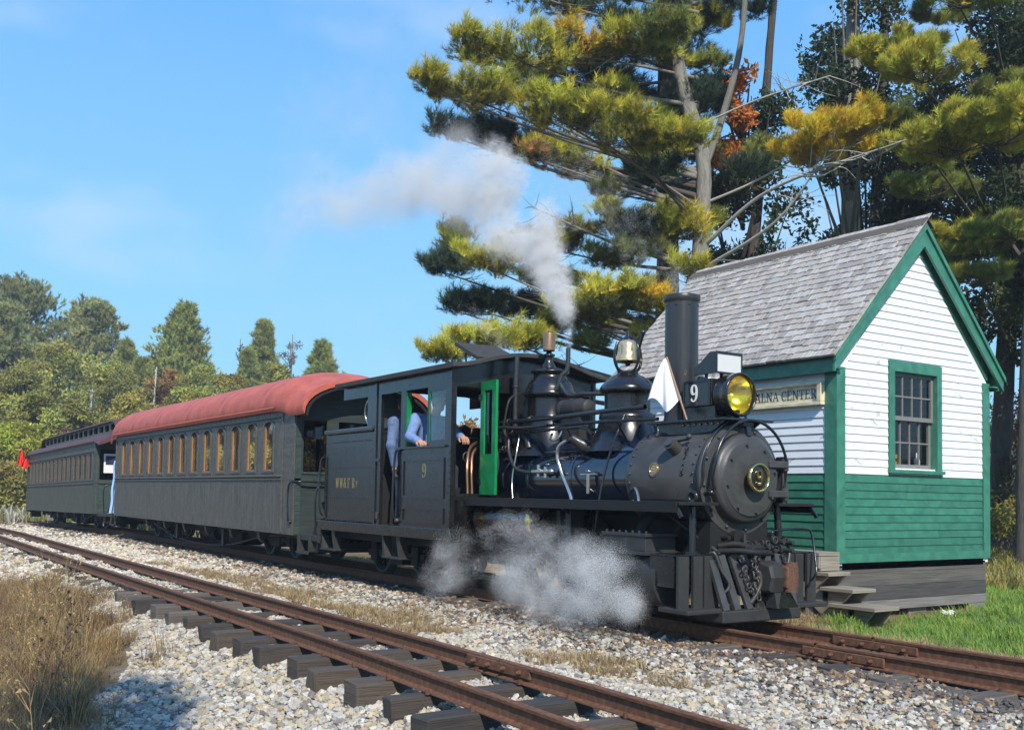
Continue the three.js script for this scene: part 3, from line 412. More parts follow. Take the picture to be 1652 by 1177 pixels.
// ---------------------------------------------------------------- locomotive
{
  rnd = mulberry(61);
  const lo = thing('steam_locomotive', 'black narrow gauge steam tank engine with a tall straight stack and number 9', 'steam locomotive', [-9, 0.25, 0]);
  const CY = 1.46, P = (n, g, m, p = lo, k) => part(n, g, m, p, k);
  // --- boiler
  const bo = P('boiler', [latheX([[0, -9.6], [0.45, -9.6], [0.45, -8.95], [0.405, -8.8], [0.405, -7.02]], 0, CY, 0, 56)], M.gloss);
  for (const x of [-8.68, -7.95]) P('boiler_band', latheX([[0.405, x - 0.03], [0.411, x - 0.03], [0.411, x + 0.03], [0.405, x + 0.03]], 0, CY, 0, 56), M.gloss, bo);
  const sb = P('smokebox', latheX([[0.42, -7.05], [0.447, -7.05], [0.447, -6.14], [0.0, -6.14]], 0, CY, 0, 64), M.graphite);
  const riv = []; const rivet = (x, y, z, r = 0.013) => riv.push(fin(new THREE.SphereGeometry(r, 7, 5).translate(x, y, z)));
  for (const x of [-7.0, -6.2]) for (let a = 0; a < 34; a++) { const t = (a / 34) * 6.283; rivet(x, CY + 0.449 * Math.cos(t), 0.449 * Math.sin(t)); }
  const fr = P('smokebox_front', latheX([[0.447, -6.14], [0.474, -6.135], [0.474, -6.1], [0.468, -6.092], [0.39, -6.09], [0.385, -6.085], [0.0, -6.085]], 0, CY, 0, 64), M.graphite);
  for (let a = 0; a < 12; a++) { const t = (a / 12) * 6.283 + 0.13; rivet(-6.085, CY + 0.43 * Math.cos(t), 0.43 * Math.sin(t), 0.016); }
  P('rivets', riv, M.graphite, sb, 'stuff');
  const dz = 0.0, dr = P('smokebox_door', latheX([[0.382, -6.09], [0.378, -6.035], [0.37, -6.012], [0.35, -5.996], [0.322, -5.985], [0.316, -5.975], [0.312, -5.97], [0.2, -5.962], [0, -5.96]], 0, CY + 0.005, dz, 64), M.graphite);
  const db = []; for (let a = 0; a < 8; a++) { const t = (a / 8) * 6.283 + 0.2; db.push(cylX(-5.975, -5.945, CY + 0.285 * Math.cos(t), 0.285 * Math.sin(t), 0.016, 0.012, 6)); } P('bolts', db, M.graphite, dr, 'stuff');
  const np = P('number_plate', latheX([[0.0, -5.9], [0.108, -5.9], [0.112, -5.885], [0.0, -5.884]], 0, CY + 0.01, 0.0, 40), M.black, dr);
  P('plate_ring', latheX([[0.1, -5.886], [0.104, -5.868], [0.118, -5.866], [0.124, -5.88], [0.124, -5.9], [0.1, -5.9]], 0, CY + 0.01, 0, 40), M.brass, dr);
  P('plate_stand', cylX(-5.965, -5.9, CY + 0.01, 0, 0.07), M.black, dr);
  P('numeral', rotY(text('9', fontB, 0.13, 0.075).scale(1, 1, 3), Math.PI / 2, -5.884, CY + 0.012, 0), M.brass, dr);
  for (const y of [CY + 0.13, CY - 0.12]) P('hinge', [box(-5.99, -5.945, y - 0.03, y + 0.03, -0.43, -0.2, 0.008), cylY(-5.99, -0.43, y - 0.05, y + 0.05, 0.035)], M.graphite, dr);
  P('hinge_post', [cylY(-6.0, -0.43, CY - 0.2, CY + 0.2, 0.02), box(-6.08, -5.99, CY - 0.2, CY + 0.2, -0.47, -0.415, 0.01)], M.graphite, dr);
  P('latch', [bar([-6.02, CY + 0.46, 0.0], [-6.0, CY + 0.36, 0.0], 0.05, 0.03), box(-6.1, -6.0, CY + 0.44, CY + 0.475, -0.06, 0.06, 0.006)], M.black, dr);
  const arc = []; arc.push([-5.99, CY - 0.1, 0.4], [-5.985, CY, 0.43]); for (let a = 0.15; a <= Math.PI - 0.1; a += 0.2) arc.push([-5.96, CY + 0.06 + 0.43 * Math.sin(a), 0.43 * Math.cos(a)]); arc.push([-5.985, CY, -0.43], [-5.99, CY - 0.1, -0.42]);
  P('handrail', [tube(arc, 0.013, 90), sph(-6.02, CY - 0.12, 0.41, 0.03), rod([-6.1, CY - 0.13, 0.41], [-6.0, CY - 0.1, 0.4], 0.02)], M.black);
  const arc2 = [[-6.12, CY - 0.16, 0.475]]; for (let a = -0.1; a <= 1.35; a += 0.15) arc2.push([-6.06, CY + 0.05 + 0.46 * Math.sin(a), 0.46 * Math.cos(a)]); P('handrail', tube(arc2, 0.008, 60), M.black);
  P('builder_plate', latheX([[0, 0.0], [0.058, 0.0], [0.062, 0.006], [0.062, 0.012], [0.0, 0.013]], 0, 0, 0, 28).rotateY(-Math.PI / 2).rotateX(-0.12).translate(-6.68, CY + 0.075, 0.437), M.copper);
  P('plate_lettering', [torus(0, 0, 0.014, 0.05, 0.004, 'z', 28), ...[-0.018, 0.006, 0.03].map((y) => box(-0.032 + Math.abs(y) * 0.5, 0.032 - Math.abs(y) * 0.5, y - 0.005, y + 0.004, 0.012, 0.016))].map((g) => g.rotateX(-0.12).translate(-6.68, CY + 0.075, 0.437)), M.brass);
  P('cleanout_cover', [cylZ(0, 0, -0.06, 0.1, 0.062, 20), cylZ(0, 0, 0.1, 0.125, 0.045, 16), bar([0.0, 0.03, 0.09], [0.13, 0.09, 0.05], 0.03, 0.03), sph(0.14, 0.095, 0.06, 0.025)].map((g) => g.rotateX(-0.62).translate(-6.47, CY + 0.24, 0.37)), M.graphite);
  { const c = []; for (let k = 0; k < 9; k++) c.push(torus(-6.33 + 0.006 * (k % 2), CY + 0.26 - 0.028 * k, 0.385 + 0.008 * k, 0.014, 0.005, k % 2 ? 'x' : 'z', 10)); P('chain', c, M.black); }
  P('smokebox_lifting_bar', [bar([-6.62, CY + 0.42, 0.2], [-6.25, CY + 0.42, 0.2], 0.025, 0.02), bar([-6.5, CY + 0.4, 0.2], [-6.5, CY + 0.46, 0.16], 0.03, 0.02), bar([-6.33, CY + 0.4, 0.2], [-6.33, CY + 0.46, 0.16], 0.03, 0.02)], M.black);
  // --- stack
  const sk = P('stack', lathe([[0.25, 1.83], [0.2, 1.9], [0.165, 1.97], [0.152, 2.02], [0.15, 3.06], [0.158, 3.065], [0.166, 3.09], [0.166, 3.125], [0.15, 3.13], [0.135, 3.12], [0.13, 2.4], [0, 2.39]], -6.82, 0, 0, 48), M.stack);
  { const r = []; for (let a = 0; a < 8; a++) { const t = a * 0.785 + 0.3; r.push(fin(new THREE.SphereGeometry(0.009, 6, 4).translate(-6.82 + 0.152 * Math.cos(t), 3.03, 0.152 * Math.sin(t)))); } P('rivets', r, M.stack, sk, 'stuff'); }
  // --- domes
  const sd = P('sand_dome', lathe([[0.42, 1.72], [0.36, 1.8], [0.3, 1.92], [0.27, 2.02], [0.275, 2.05], [0.27, 2.085], [0.24, 2.1], [0.222, 2.115], [0.222, 2.275], [0.235, 2.285], [0.262, 2.295], [0.275, 2.32], [0.262, 2.35], [0.252, 2.365], [0.236, 2.385], [0.205, 2.42], [0.165, 2.45], [0.11, 2.475], [0.1, 2.49], [0, 2.495]], -7.57, 0, 0, 48), M.black);
  const sm = P('steam_dome', lathe([[0.46, 1.7], [0.37, 1.82], [0.32, 1.95], [0.285, 2.06], [0.29, 2.09], [0.28, 2.12], [0.24, 2.135], [0.236, 2.32], [0.25, 2.33], [0.278, 2.345], [0.285, 2.37], [0.275, 2.395], [0.262, 2.415], [0.255, 2.44], [0.235, 2.485], [0.195, 2.53], [0.175, 2.56], [0.175, 2.59], [0.205, 2.6], [0.205, 2.625], [0.15, 2.64], [0.09, 2.66], [0, 2.665]], -8.85, 0, 0, 48), M.black);
  P('valve_pot', [lathe([[0.09, 2.64], [0.075, 2.69], [0.05, 2.72], [0.04, 2.78], [0.065, 2.79], [0.065, 2.81], [0.03, 2.82], [0.03, 2.85]], -8.88, 0, 0, 20)], M.black, sm);
  P('whistle', lathe([[0.0, 2.845], [0.06, 2.845], [0.064, 2.855], [0.064, 3.03], [0.055, 3.04], [0.015, 3.045], [0.015, 3.07], [0, 3.075]], -8.88, 0, 0, 20), M.copper, sm);
  P('relief_pipe', [tube([[-8.72, 2.35, 0.12], [-8.6, 2.4, 0.1], [-8.56, 2.55, 0.06], [-8.53, 2.6, 0.02], [-8.53, 2.84, 0.0]], 0.026, 30), tube([[-8.58, 2.48, 0.08], [-8.45, 2.34, 0.06], [-8.2, 2.33, 0.05], [-7.85, 2.31, 0.0]], 0.022, 24)], M.stack);
  P('dynamo', [latheX([[0, -8.5], [0.07, -8.5], [0.1, -8.47], [0.1, -8.42], [0.075, -8.41], [0.1, -8.39], [0.1, -8.2], [0.104, -8.19], [0.104, -8.17], [0.09, -8.16], [0.085, -8.05], [0.06, -8.03], [0, -8.02]], 0, 2.18, 0.1, 28), box(-8.4, -8.12, 1.85, 2.1, 0.02, 0.16)], M.frameGrey);
  // --- bell
  const be = thing('brass_bell', 'polished brass bell hanging in a black yoke above the sand dome', 'bell', [-7.57, 2.5, 0]);
  P('bell_body', lathe([[0.0, 2.815], [0.05, 2.812], [0.082, 2.795], [0.094, 2.76], [0.098, 2.715], [0.105, 2.675], [0.118, 2.64], [0.137, 2.612], [0.14, 2.6], [0.128, 2.598], [0.1, 2.65], [0.085, 2.75], [0, 2.78]], -7.57, 0, 0, 40), M.bell, be);
  P('clapper', [rod([-7.57, 2.76, 0], [-7.57, 2.6, 0], 0.012), sph(-7.57, 2.585, 0, 0.03)], M.black, be);
  { const u = (s) => tube([[-7.57, 2.49, s * 0.05], [-7.57, 2.53, s * 0.13], [-7.57, 2.6, s * 0.165], [-7.57, 2.68, s * 0.165], [-7.57, 2.76, s * 0.14], [-7.57, 2.78, s * 0.13]], 0.014, 24); const v = (s) => tube([[-7.57 + s * 0.05, 2.49, 0], [-7.57 + s * 0.13, 2.53, 0.01], [-7.57 + s * 0.165, 2.62, 0.01], [-7.57 + s * 0.155, 2.74, 0.01], [-7.57 + s * 0.1, 2.82, 0], [-7.57, 2.84, 0]], 0.013, 26);
    P('yoke', [u(1), u(-1), v(1), v(-1), lathe([[0.06, 2.8], [0.05, 2.835], [0.025, 2.85], [0.02, 2.9], [0, 2.905]], -7.57, 0, 0, 16), cylY(-7.57, 0, 2.48, 2.505, 0.1)], M.black, be);
    P('crank_arm', [bar([-7.42, 2.7, 0.0], [-7.36, 2.84, 0.0], 0.03, 0.02), sph(-7.355, 2.86, 0, 0.03), bar([-7.42, 2.7, 0], [-7.41, 2.6, 0], 0.03, 0.02)], M.black, be); }
  be.userData.kind = 'thing';
  // --- headlamp on its platform
  P('lamp_platform', [box(-6.95, -6.0, 1.945, 1.965, -0.3, 0.3, 0.004), extZ([[-6.9, 1.95], [-6.05, 1.95], [-6.2, 1.86], [-6.6, 1.83], [-6.8, 1.78]], 0.2, 0.22), extZ([[-6.9, 1.95], [-6.05, 1.95], [-6.2, 1.86], [-6.6, 1.83], [-6.8, 1.78]], -0.22, -0.2)], M.black);
  { const b = []; for (let k = 0; k < 7; k++) b.push(sph(-6.55 + 0.07 * k, 1.925, 0.225, 0.013, 6)); P('bolts', b, M.steel, lo, 'stuff'); }
  const hl = P('headlamp', [latheX([[0, -6.36], [0.12, -6.36], [0.15, -6.32], [0.165, -6.29], [0.165, -6.25], [0.175, -6.245], [0.175, -6.22], [0.165, -6.215], [0.165, -6.16], [0.185, -6.15], [0.188, -6.09], [0.178, -6.08], [0.163, -6.085], [0.163, -6.12]], 0, 2.175, 0, 44), box(-6.3, -6.14, 1.965, 2.05, -0.04, 0.04)], M.black);
  P('reflector', latheX([[0.163, -6.12], [0.15, -6.15], [0.12, -6.2], [0.075, -6.24], [0.03, -6.26], [0, -6.262]], 0, 2.175, 0, 40), M.amber, hl);
  P('bulb', [sph(-6.2, 2.175, 0, 0.02), rod([-6.26, 2.175, 0], [-6.2, 2.175, 0], 0.01)], M.offWhite, hl);
  P('lens', fin(new THREE.SphereGeometry(0.42, 32, 8, 0, Math.PI * 2, 0, 0.398).rotateZ(-Math.PI / 2).translate(-6.495, 2.175, 0)), mat([1, 0.93, 0.45], 0.03, { transmission: 1, thickness: 0, ior: 1.5 }), hl);
  P('lamp_clip', [sph(-6.09, 2.19, -0.2, 0.022, 8), rod([-6.09, 2.0, -0.06], [-6.09, 1.96, -0.06], 0.012)], M.black, hl);
  const nb = P('number_box', [box(-6.62, -6.27, 2.085, 2.32, -0.165, 0.165, 0.008), box(-6.64, -6.25, 1.965, 2.09, -0.15, 0.15, 0.01), cylY(-6.5, 0.1, 2.32, 2.345, 0.012), cylY(-6.36, -0.05, 2.32, 2.35, 0.012)], M.black);
  P('box_frame', [box(-6.61, -6.28, 2.3, 2.315, 0.165, 0.178), box(-6.61, -6.28, 2.09, 2.105, 0.165, 0.178), box(-6.61, -6.595, 2.105, 2.3, 0.165, 0.178), box(-6.295, -6.28, 2.105, 2.3, 0.165, 0.178)], M.black, nb);
  P('box_glass', box(-6.594, -6.296, 2.106, 2.299, 0.1655, 0.17), mat([0.03, 0.032, 0.036], 0.06), nb);
  P('numeral', text('9', fontB, 0.15, 0.085).translate(-6.475, 2.203, 0.1705), M.offWhite, nb);
  const cb = P('class_box', extZ([[-6.5, 2.36], [-6.235, 2.36], [-6.235, 2.545], [-6.27, 2.55], [-6.31, 2.55], [-6.42, 2.47], [-6.5, 2.43]], -0.155, 0.155, [], 0.004), M.cabBlack);
  P('box_frame', [box(-6.236, -6.222, 2.362, 2.376, -0.156, 0.156), box(-6.236, -6.222, 2.53, 2.55, -0.156, 0.156), box(-6.236, -6.222, 2.376, 2.53, -0.156, -0.144), box(-6.236, -6.222, 2.376, 2.53, 0.144, 0.156)], M.black, cb);
  P('box_glass', box(-6.235, -6.229, 2.377, 2.529, -0.143, 0.143), mat([0.62, 0.62, 0.6], 0.3), cb);
  P('box_bracket', [box(-6.42, -6.4, 2.32, 2.37, -0.1, -0.08), box(-6.42, -6.4, 2.32, 2.37, 0.08, 0.1)], M.black, cb);
  // --- running boards, rails and pipes along the boiler
  for (const s of [1, -1]) {
    const q = (g) => (s > 0 ? g : mirrorZ(g));
    P('running_board', [q(box(-9.28, -5.98, 1.235, 1.262, 0.36, 0.8, 0.004)), q(box(-9.28, -6.0, 1.178, 1.262, 0.801, 0.818))], M.sooty);
    P('board_bracket', [q(extX([[-0.36, 1.23], [-0.78, 1.23], [-0.78, 1.2], [-0.4, 0.95]], -7.62, -7.6)), q(extX([[-0.36, 1.23], [-0.78, 1.23], [-0.78, 1.2], [-0.4, 0.95]], -8.62, -8.6)), q(bar([-6.02, 1.23, 0.8], [-5.95, 1.14, 0.8], 0.02, 0.03))], M.black);
    P('handrail', [q(tube([[-9.28, 2.0, 0.36], [-8.4, 2.0, 0.36], [-7.4, 1.995, 0.36], [-6.75, 1.985, 0.34]], 0.017, 30)), ...[-8.9, -8.1, -7.3].map((x) => q(rod([x, 1.8, 0.22], [x, 2.0, 0.36], 0.012)))], M.black);
    P('sand_pipe', q(tube([[-7.3, 2.06, 0.26], [-7.3, 1.85, 0.36], [-7.34, 1.6, 0.43], [-7.36, 1.27, 0.5], [-7.4, 0.9, 0.52]], 0.011, 40)), M.black);
  }
  P('pipe', [tube([[-9.2, 2.06, 0.42], [-8.2, 2.07, 0.41], [-7.3, 2.09, 0.4], [-6.9, 2.1, 0.36]], 0.024, 30), tube([[-9.2, 1.94, 0.4], [-8.0, 1.955, 0.4], [-7.75, 1.95, 0.38], [-7.65, 1.88, 0.36]], 0.018, 30)], M.black);
  P('air_pipe', [tube([[-9.05, 2.78, 0.3], [-9.05, 2.5, 0.31], [-9.05, 2.2, 0.31], [-9.05, 1.98, 0.31]], 0.03, 20), sph(-9.05, 1.96, 0.31, 0.045), tube([[-9.05, 1.95, 0.31], [-8.9, 1.94, 0.34], [-8.75, 1.88, 0.36], [-8.7, 1.78, 0.36]], 0.035, 20), torus(-9.05, 2.45, 0.31, 0.03, 0.01, 'y', 16)], M.stack);
  P('check_valve', [lathe([[0.0, -0.1], [0.075, -0.1], [0.07, -0.02], [0.05, 0.03], [0.04, 0.1], [0.045, 0.105], [0.03, 0.12], [0, 0.12]], 0, 0, 0, 20).rotateX(1.0).rotateY(-0.5).translate(-7.86, 1.8, 0.34)], M.stack);
  P('feed_pipe', tube([[-7.93, 1.83, 0.46], [-8.0, 1.77, 0.5], [-8.02, 1.68, 0.5], [-7.96, 1.52, 0.49], [-7.8, 1.3, 0.5], [-7.72, 1.16, 0.52]], 0.019, 44), M.steel);
  P('feed_pipe', tube([[-9.0, 1.9, 0.42], [-8.95, 1.75, 0.45], [-8.8, 1.58, 0.47], [-8.6, 1.53, 0.47], [-8.4, 1.53, 0.47]], 0.02, 40), M.stack);
  P('injector', [cylX(-8.45, -8.15, 1.53, 0.48, 0.028, 0.022, 12), cylY(-8.36, 0.48, 1.48, 1.6, 0.02), cylY(-8.24, 0.48, 1.47, 1.58, 0.02), sph(-8.14, 1.53, 0.48, 0.035), torus(-8.2, 1.6, 0.48, 0.025, 0.006, 'y', 14)], M.steel);
  P('drain_cock', [cylX(-7.72, -7.48, 1.5, 0.44, 0.012, 0.012, 8), cylY(-7.58, 0.46, 1.32, 1.5, 0.018, 0.024, 10), torus(-7.58, 1.53, 0.46, 0.03, 0.006, 'y', 14)], M.steel);
  P('thin_pipe', [tube([[-8.85, 1.95, 0.38], [-8.8, 1.7, 0.46], [-8.82, 1.45, 0.49], [-8.76, 1.26, 0.52]], 0.009, 30), tube([[-6.98, 1.36, 0.44], [-6.86, 1.37, 0.5], [-6.76, 1.3, 0.55], [-6.7, 1.2, 0.6]], 0.014, 24), tube([[-8.3, 1.92, 0.36], [-8.28, 1.86, 0.4], [-8.2, 1.84, 0.42], [-8.12, 1.87, 0.41], [-8.1, 1.95, 0.38]], 0.012, 24)], M.steel);
  { const v = []; rnd = mulberry(62); for (let k = 0; k < 26; k++) { const x = rr(-9.22, -8.95), y = rr(1.72, 2.1), z = rr(0.3, 0.5); v.push(rnd() < 0.4 ? torus(x, y, z, rr(0.02, 0.035), 0.006, pick(['x', 'y', 'z']), 12) : rnd() < 0.5 ? cylX(x, x + rr(0.05, 0.12), y, z, rr(0.01, 0.022), rr(0.01, 0.02), 8) : cylY(x, z, y, y + rr(0.05, 0.14), rr(0.008, 0.02), rr(0.008, 0.02), 8)); } P('valves', v, M.stack, lo, 'stuff'); P('turret_pipe', [tube([[-9.1, 2.4, 0.2], [-9.0, 2.3, 0.42], [-9.02, 2.1, 0.46], [-9.06, 1.95, 0.46]], 0.012, 24), tube([[-9.15, 2.0, 0.5], [-8.98, 2.0, 0.5], [-8.7, 1.99, 0.44], [-8.3, 2.0, 0.42]], 0.016, 20), tube([[-9.25, 1.85, 0.5], [-9.1, 1.8, 0.52], [-9.05, 1.6, 0.52], [-9.12, 1.28, 0.56]], 0.017, 24)], M.stack); }
  P('air_tank', [latheX([[0, -9.2], [0.1, -9.2], [0.15, -9.17], [0.155, -9.13], [0.155, -8.2], [0.14, -8.15], [0, -8.14]], 0, 1.04, 0.6, 32)], M.brass);
  P('air_tank_band', [latheX([[0.156, -9.14], [0.165, -9.14], [0.165, -9.1], [0.156, -9.1]], 0, 1.04, 0.6, 32), latheX([[0.156, -8.96], [0.161, -8.96], [0.161, -8.2], [0.156, -8.2]], 0, 1.04, 0.6, 32)], M.black);
  // --- frame, cylinders, wheels
  P('frame', [box(-12.5, -6.2, 0.62, 0.78, 0.24, 0.3), box(-12.5, -6.2, 0.62, 0.78, -0.3, -0.24), box(-6.9, -6.1, 0.6, 1.1, -0.34, 0.34), box(-12.4, -9.3, 0.7, 0.82, -0.8, 0.8)], M.sooty);  // sooty frame, made darker to stand for shade under the engine
  P('added_dark_box', box(-8.9, -6.85, 0.72, 1.12, -0.22, 0.22), M.sooty);  // added dark box that keeps the gap under the boiler from showing bright
  P('firebox', box(-9.4, -8.85, 0.55, 1.4, -0.4, 0.4), M.sooty);
  for (const s of [1, -1]) {
    const q = (g) => (s > 0 ? g : mirrorZ(g));
    const cy = P('cylinder', [q(cylX(-6.88, -6.26, 0.62, 0.62, 0.215, 0.215, 32)), q(cylX(-6.27, -6.23, 0.62, 0.62, 0.222, 0.222, 32)), q(cylX(-6.91, -6.87, 0.62, 0.62, 0.222, 0.222, 32)), q(latheX([[0.2, -6.23], [0.17, -6.215], [0.06, -6.21], [0.05, -6.19], [0, -6.19]], 0, 0.62, 0.62, 28))], M.frameGrey);
    P('steam_chest', [q(box(-6.95, -6.4, 0.84, 0.97, 0.44, 0.78, 0.01)), q(box(-6.97, -6.38, 0.965, 0.995, 0.43, 0.79, 0.006)), q(box(-6.99, -6.36, 0.815, 0.845, 0.42, 0.8, 0.006))], M.frameGrey);
    { const b = []; for (let k = 0; k < 7; k++) b.push(q(cylY(-6.92 + k * 0.085, 0.765, 0.99, 1.015, 0.012, 0.012, 6))); for (let a = 0; a < 10; a++) b.push(q(cylX(-6.235, -6.212, 0.62 + 0.19 * Math.cos(a * 0.628), 0.62 + 0.19 * Math.sin(a * 0.628), 0.012, 0.012, 6))); P('bolts', b, M.frameGrey, cy, 'stuff'); }
    P('steam_pipe', q(tube([[-6.7, 1.2, 0.42], [-6.7, 1.08, 0.52], [-6.68, 0.97, 0.6]], 0.05, 14)), M.frameGrey);
    P('crosshead_guide', [q(box(-7.6, -6.9, 0.72, 0.75, 0.58, 0.66)), q(box(-7.6, -6.9, 0.5, 0.53, 0.58, 0.66)), q(box(-7.4, -7.2, 0.53, 0.72, 0.57, 0.67, 0.01)), q(cylX(-7.4, -6.88, 0.62, 0.62, 0.022, 0.022, 10)), q(box(-7.66, -7.58, 0.48, 1.2, 0.5, 0.66))], M.frameGrey);
    P('valve_gear', [q(bar([-8.3, 0.95, 0.52], [-7.0, 0.9, 0.58], 0.03, 0.05)), q(bar([-7.9, 1.15, 0.55], [-7.85, 0.7, 0.55], 0.04, 0.06))], M.frameGrey);
  }
  const wheel = (R, sp, cw) => { const w = new THREE.Group(); w.name = 'wheel'; const add = (n, g, m) => { const k = new THREE.Mesh(flat(g), m); k.name = n; k.castShadow = k.receiveShadow = true; w.add(k); };
    const lz = (p) => lathe(p, 0, 0, 0, 36).rotateX(Math.PI / 2);
    add('tyre', lz([[R - 0.05, -0.04], [R + 0.022, -0.045], [R + 0.022, -0.025], [R, -0.015], [R - 0.005, 0.045], [R - 0.05, 0.045], [R - 0.05, -0.04]]), M.steelDark); const g = [lz([[R - 0.09, -0.02], [R - 0.05, -0.02], [R - 0.05, 0.03], [R - 0.09, 0.03], [R - 0.09, -0.02]]), cylZ(0, 0, -0.05, 0.06, R * 0.22)]; for (let k = 0; k < sp; k++) { const t = (k / sp) * 6.283; g.push(bar([R * 0.18 * Math.cos(t), R * 0.18 * Math.sin(t), 0], [(R - 0.07) * Math.cos(t), (R - 0.07) * Math.sin(t), 0], 0.035, 0.04, V(0, 0, 1))); } if (cw) g.push(extZ([[-R + 0.08, -0.06], [-R * 0.55, -R * 0.62], [-R * 0.3, -R * 0.4], [-R * 0.45, 0], [-R * 0.3, R * 0.4], [-R * 0.55, R * 0.62]], -0.03, 0.035)); add('spokes', g, M.sooty); return w; };
  M.steelDark = mat([0.09, 0.085, 0.08], 0.5, { metalness: 0.6 });
  const W1 = wheel(0.42, 12, true), W2 = wheel(0.29, 8, false); globalThis.wheelProto = W2;
  for (const s of [1, -1]) { for (const [x, W, R] of [[-8.72, W1, 0.42], [-7.75, W1, 0.42], [-12.0, W2, 0.29], [-10.9, W2, 0.29]]) { const w = W.clone(); w.position.set(x + 9, R, s * 0.33); if (s < 0) w.rotation.y = Math.PI; if (W === W1) w.rotation.z = 1.1 * s; lo.add(w); } P('side_rod', [s > 0 ? bar([-8.76, 0.86, 0.48], [-7.71, 0.86, 0.48], 0.03, 0.07) : bar([-8.76, 0.5, -0.48], [-7.71, 0.5, -0.48], 0.03, 0.07)], M.frameGrey); P('main_rod', bar([-8.72, s > 0 ? 0.86 : 0.5, s * 0.55], [-7.3, 0.62, s * 0.62], 0.03, 0.08), M.frameGrey); }
  P('truck_frame', [box(-12.2, -10.7, 0.48, 0.56, 0.42, 0.47), box(-12.2, -10.7, 0.48, 0.56, -0.47, -0.42), box(-11.6, -11.3, 0.4, 0.7, -0.45, 0.45), ...[-12, -10.9].map((x) => box(x - 0.09, x + 0.09, 0.42, 0.66, 0.41, 0.5, 0.02))], M.sooty);
  P('axles', [-8.72, -7.75, -12, -10.9].map((x, k) => cylZ(x, k < 2 ? 0.67 : 0.54, -0.33, 0.33, 0.06, 12)), M.sooty);
  P('brake_hanger', [bar([-11.45, 0.75, 0.36], [-11.5, 0.4, 0.38], 0.05, 0.08), bar([-10.3, 0.75, 0.36], [-10.35, 0.4, 0.38], 0.05, 0.08), bar([-12.6, 0.4, 0.3], [-9.4, 0.42, 0.3], 0.02, 0.03), box(-9.95, -9.7, 0.36, 0.6, 0.4, 0.6, 0.01)], M.black);
  // --- buffer beam, pilot, coupler
  P('buffer_beam', [box(-6.3, -6.02, 0.58, 0.83, -0.82, 0.82, 0.008)], M.black);
  P('beam_cap', [box(-6.32, -6.0, 0.83, 0.842, -0.83, -0.2, 0.003), box(-6.32, -6.0, 0.83, 0.842, 0.2, 0.83, 0.003), box(-6.0195, -6.005, 0.56, 0.84, 0.5, 0.62), box(-6.0195, -6.005, 0.56, 0.84, -0.62, -0.5)], M.black);
  { const b = []; for (const z of [0.75, 0.57, -0.57, -0.75]) for (const y of [0.65, 0.77]) b.push(cylX(-6.02, -5.99, y, z, 0.02, 0.016, 8)); P('bolts', b, M.steelDark, lo, 'stuff'); }
  for (const s of [1, -1]) {
    const q = (g) => (s > 0 ? g : mirrorZ(g));
    for (const [z, w] of [[0.755, 0.11], [0.6, 0.1], [0.45, 0.16]]) P('pilot_board', q(box(-6.0, -5.965, 0.4, 0.83 - (w > 0.11 ? 0 : 0), z - w / 2, z + w / 2, 0.004)), M.frameGrey);
    P('footboard', q(box(-6.2, -5.85, 0.38, 0.42, 0.45, 0.82, 0.01)), M.frameGrey);
    P('pilot_post', [q(rod([-6.12, 0.84, 0.52], [-6.14, 1.28, 0.5], 0.032)), q(torus(-6.14, 1.3, 0.5, 0.045, 0.02, 'z', 18)), q(cylY(-6.12, 0.52, 0.84, 0.86, 0.07))], M.black);
    P('brace_rod', [q(rod([-6.7, 1.22, 0.38], [-6.02, 0.84, 0.3], 0.016)), q(rod([-6.45, 0.98, 0.4], [-6.35, 1.06, 0.45], 0.016))], M.steelDark);
    P('grab_bar', q(tube([[-5.98, 0.85, 0.46], [-5.95, 0.86, 0.45], [-5.92, 0.72, 0.39], [-5.89, 0.6, 0.33], [-5.91, 0.54, 0.36], [-5.95, 0.52, 0.38]], 0.014, 26)), M.steelDark);
    for (const [a, b] of [[0.45, 0.4], [0.33, 0.27], [0.21, 0.13], [0.09, -0.01]]) P('pilot_slat', q(bar([-5.99, 0.83, a], [-5.86, 0.4, b], 0.03, 0.07, V(0, 0, 1))), M.graphite);
  }
  P('pilot_bar', [box(-6.15, -5.83, 0.3, 0.4, -0.46, 0.46, 0.015)], M.frameGrey);
  P('pilot_base', [box(-5.98, -5.84, 0.39, 0.412, -0.4, 0.1, 0.006), sph(-5.88, 0.42, -0.2, 0.035), sph(-5.87, 0.42, -0.28, 0.035), sph(-5.9, 0.415, -0.34, 0.03)], M.frameGrey);
  const cp = P('coupler', [box(-6.05, -5.86, 0.56, 0.74, -0.12, 0.08, 0.03), extZ([[-5.95, 0.58], [-5.84, 0.53], [-5.74, 0.54], [-5.71, 0.66], [-5.74, 0.76], [-5.86, 0.79], [-5.95, 0.73]], -0.15, 0.02, [], 0.02), extZ([[-5.84, 0.41], [-5.72, 0.41], [-5.75, 0.55], [-5.81, 0.55]], -0.16, -0.04), box(-6.03, -5.92, 0.5, 0.77, 0.03, 0.12, 0.03)], M.frameGrey);
  P('knuckle', [box(-5.82, -5.68, 0.56, 0.76, -0.27, -0.12, 0.03), cylY(-5.71, -0.19, 0.54, 0.78, 0.055)], M.rustIron, cp);
  P('coupler_foot', [extX([[0.06, 0.41], [0.3, 0.41], [0.2, 0.54], [0.12, 0.54]], -5.84, -5.72)], M.black, cp);
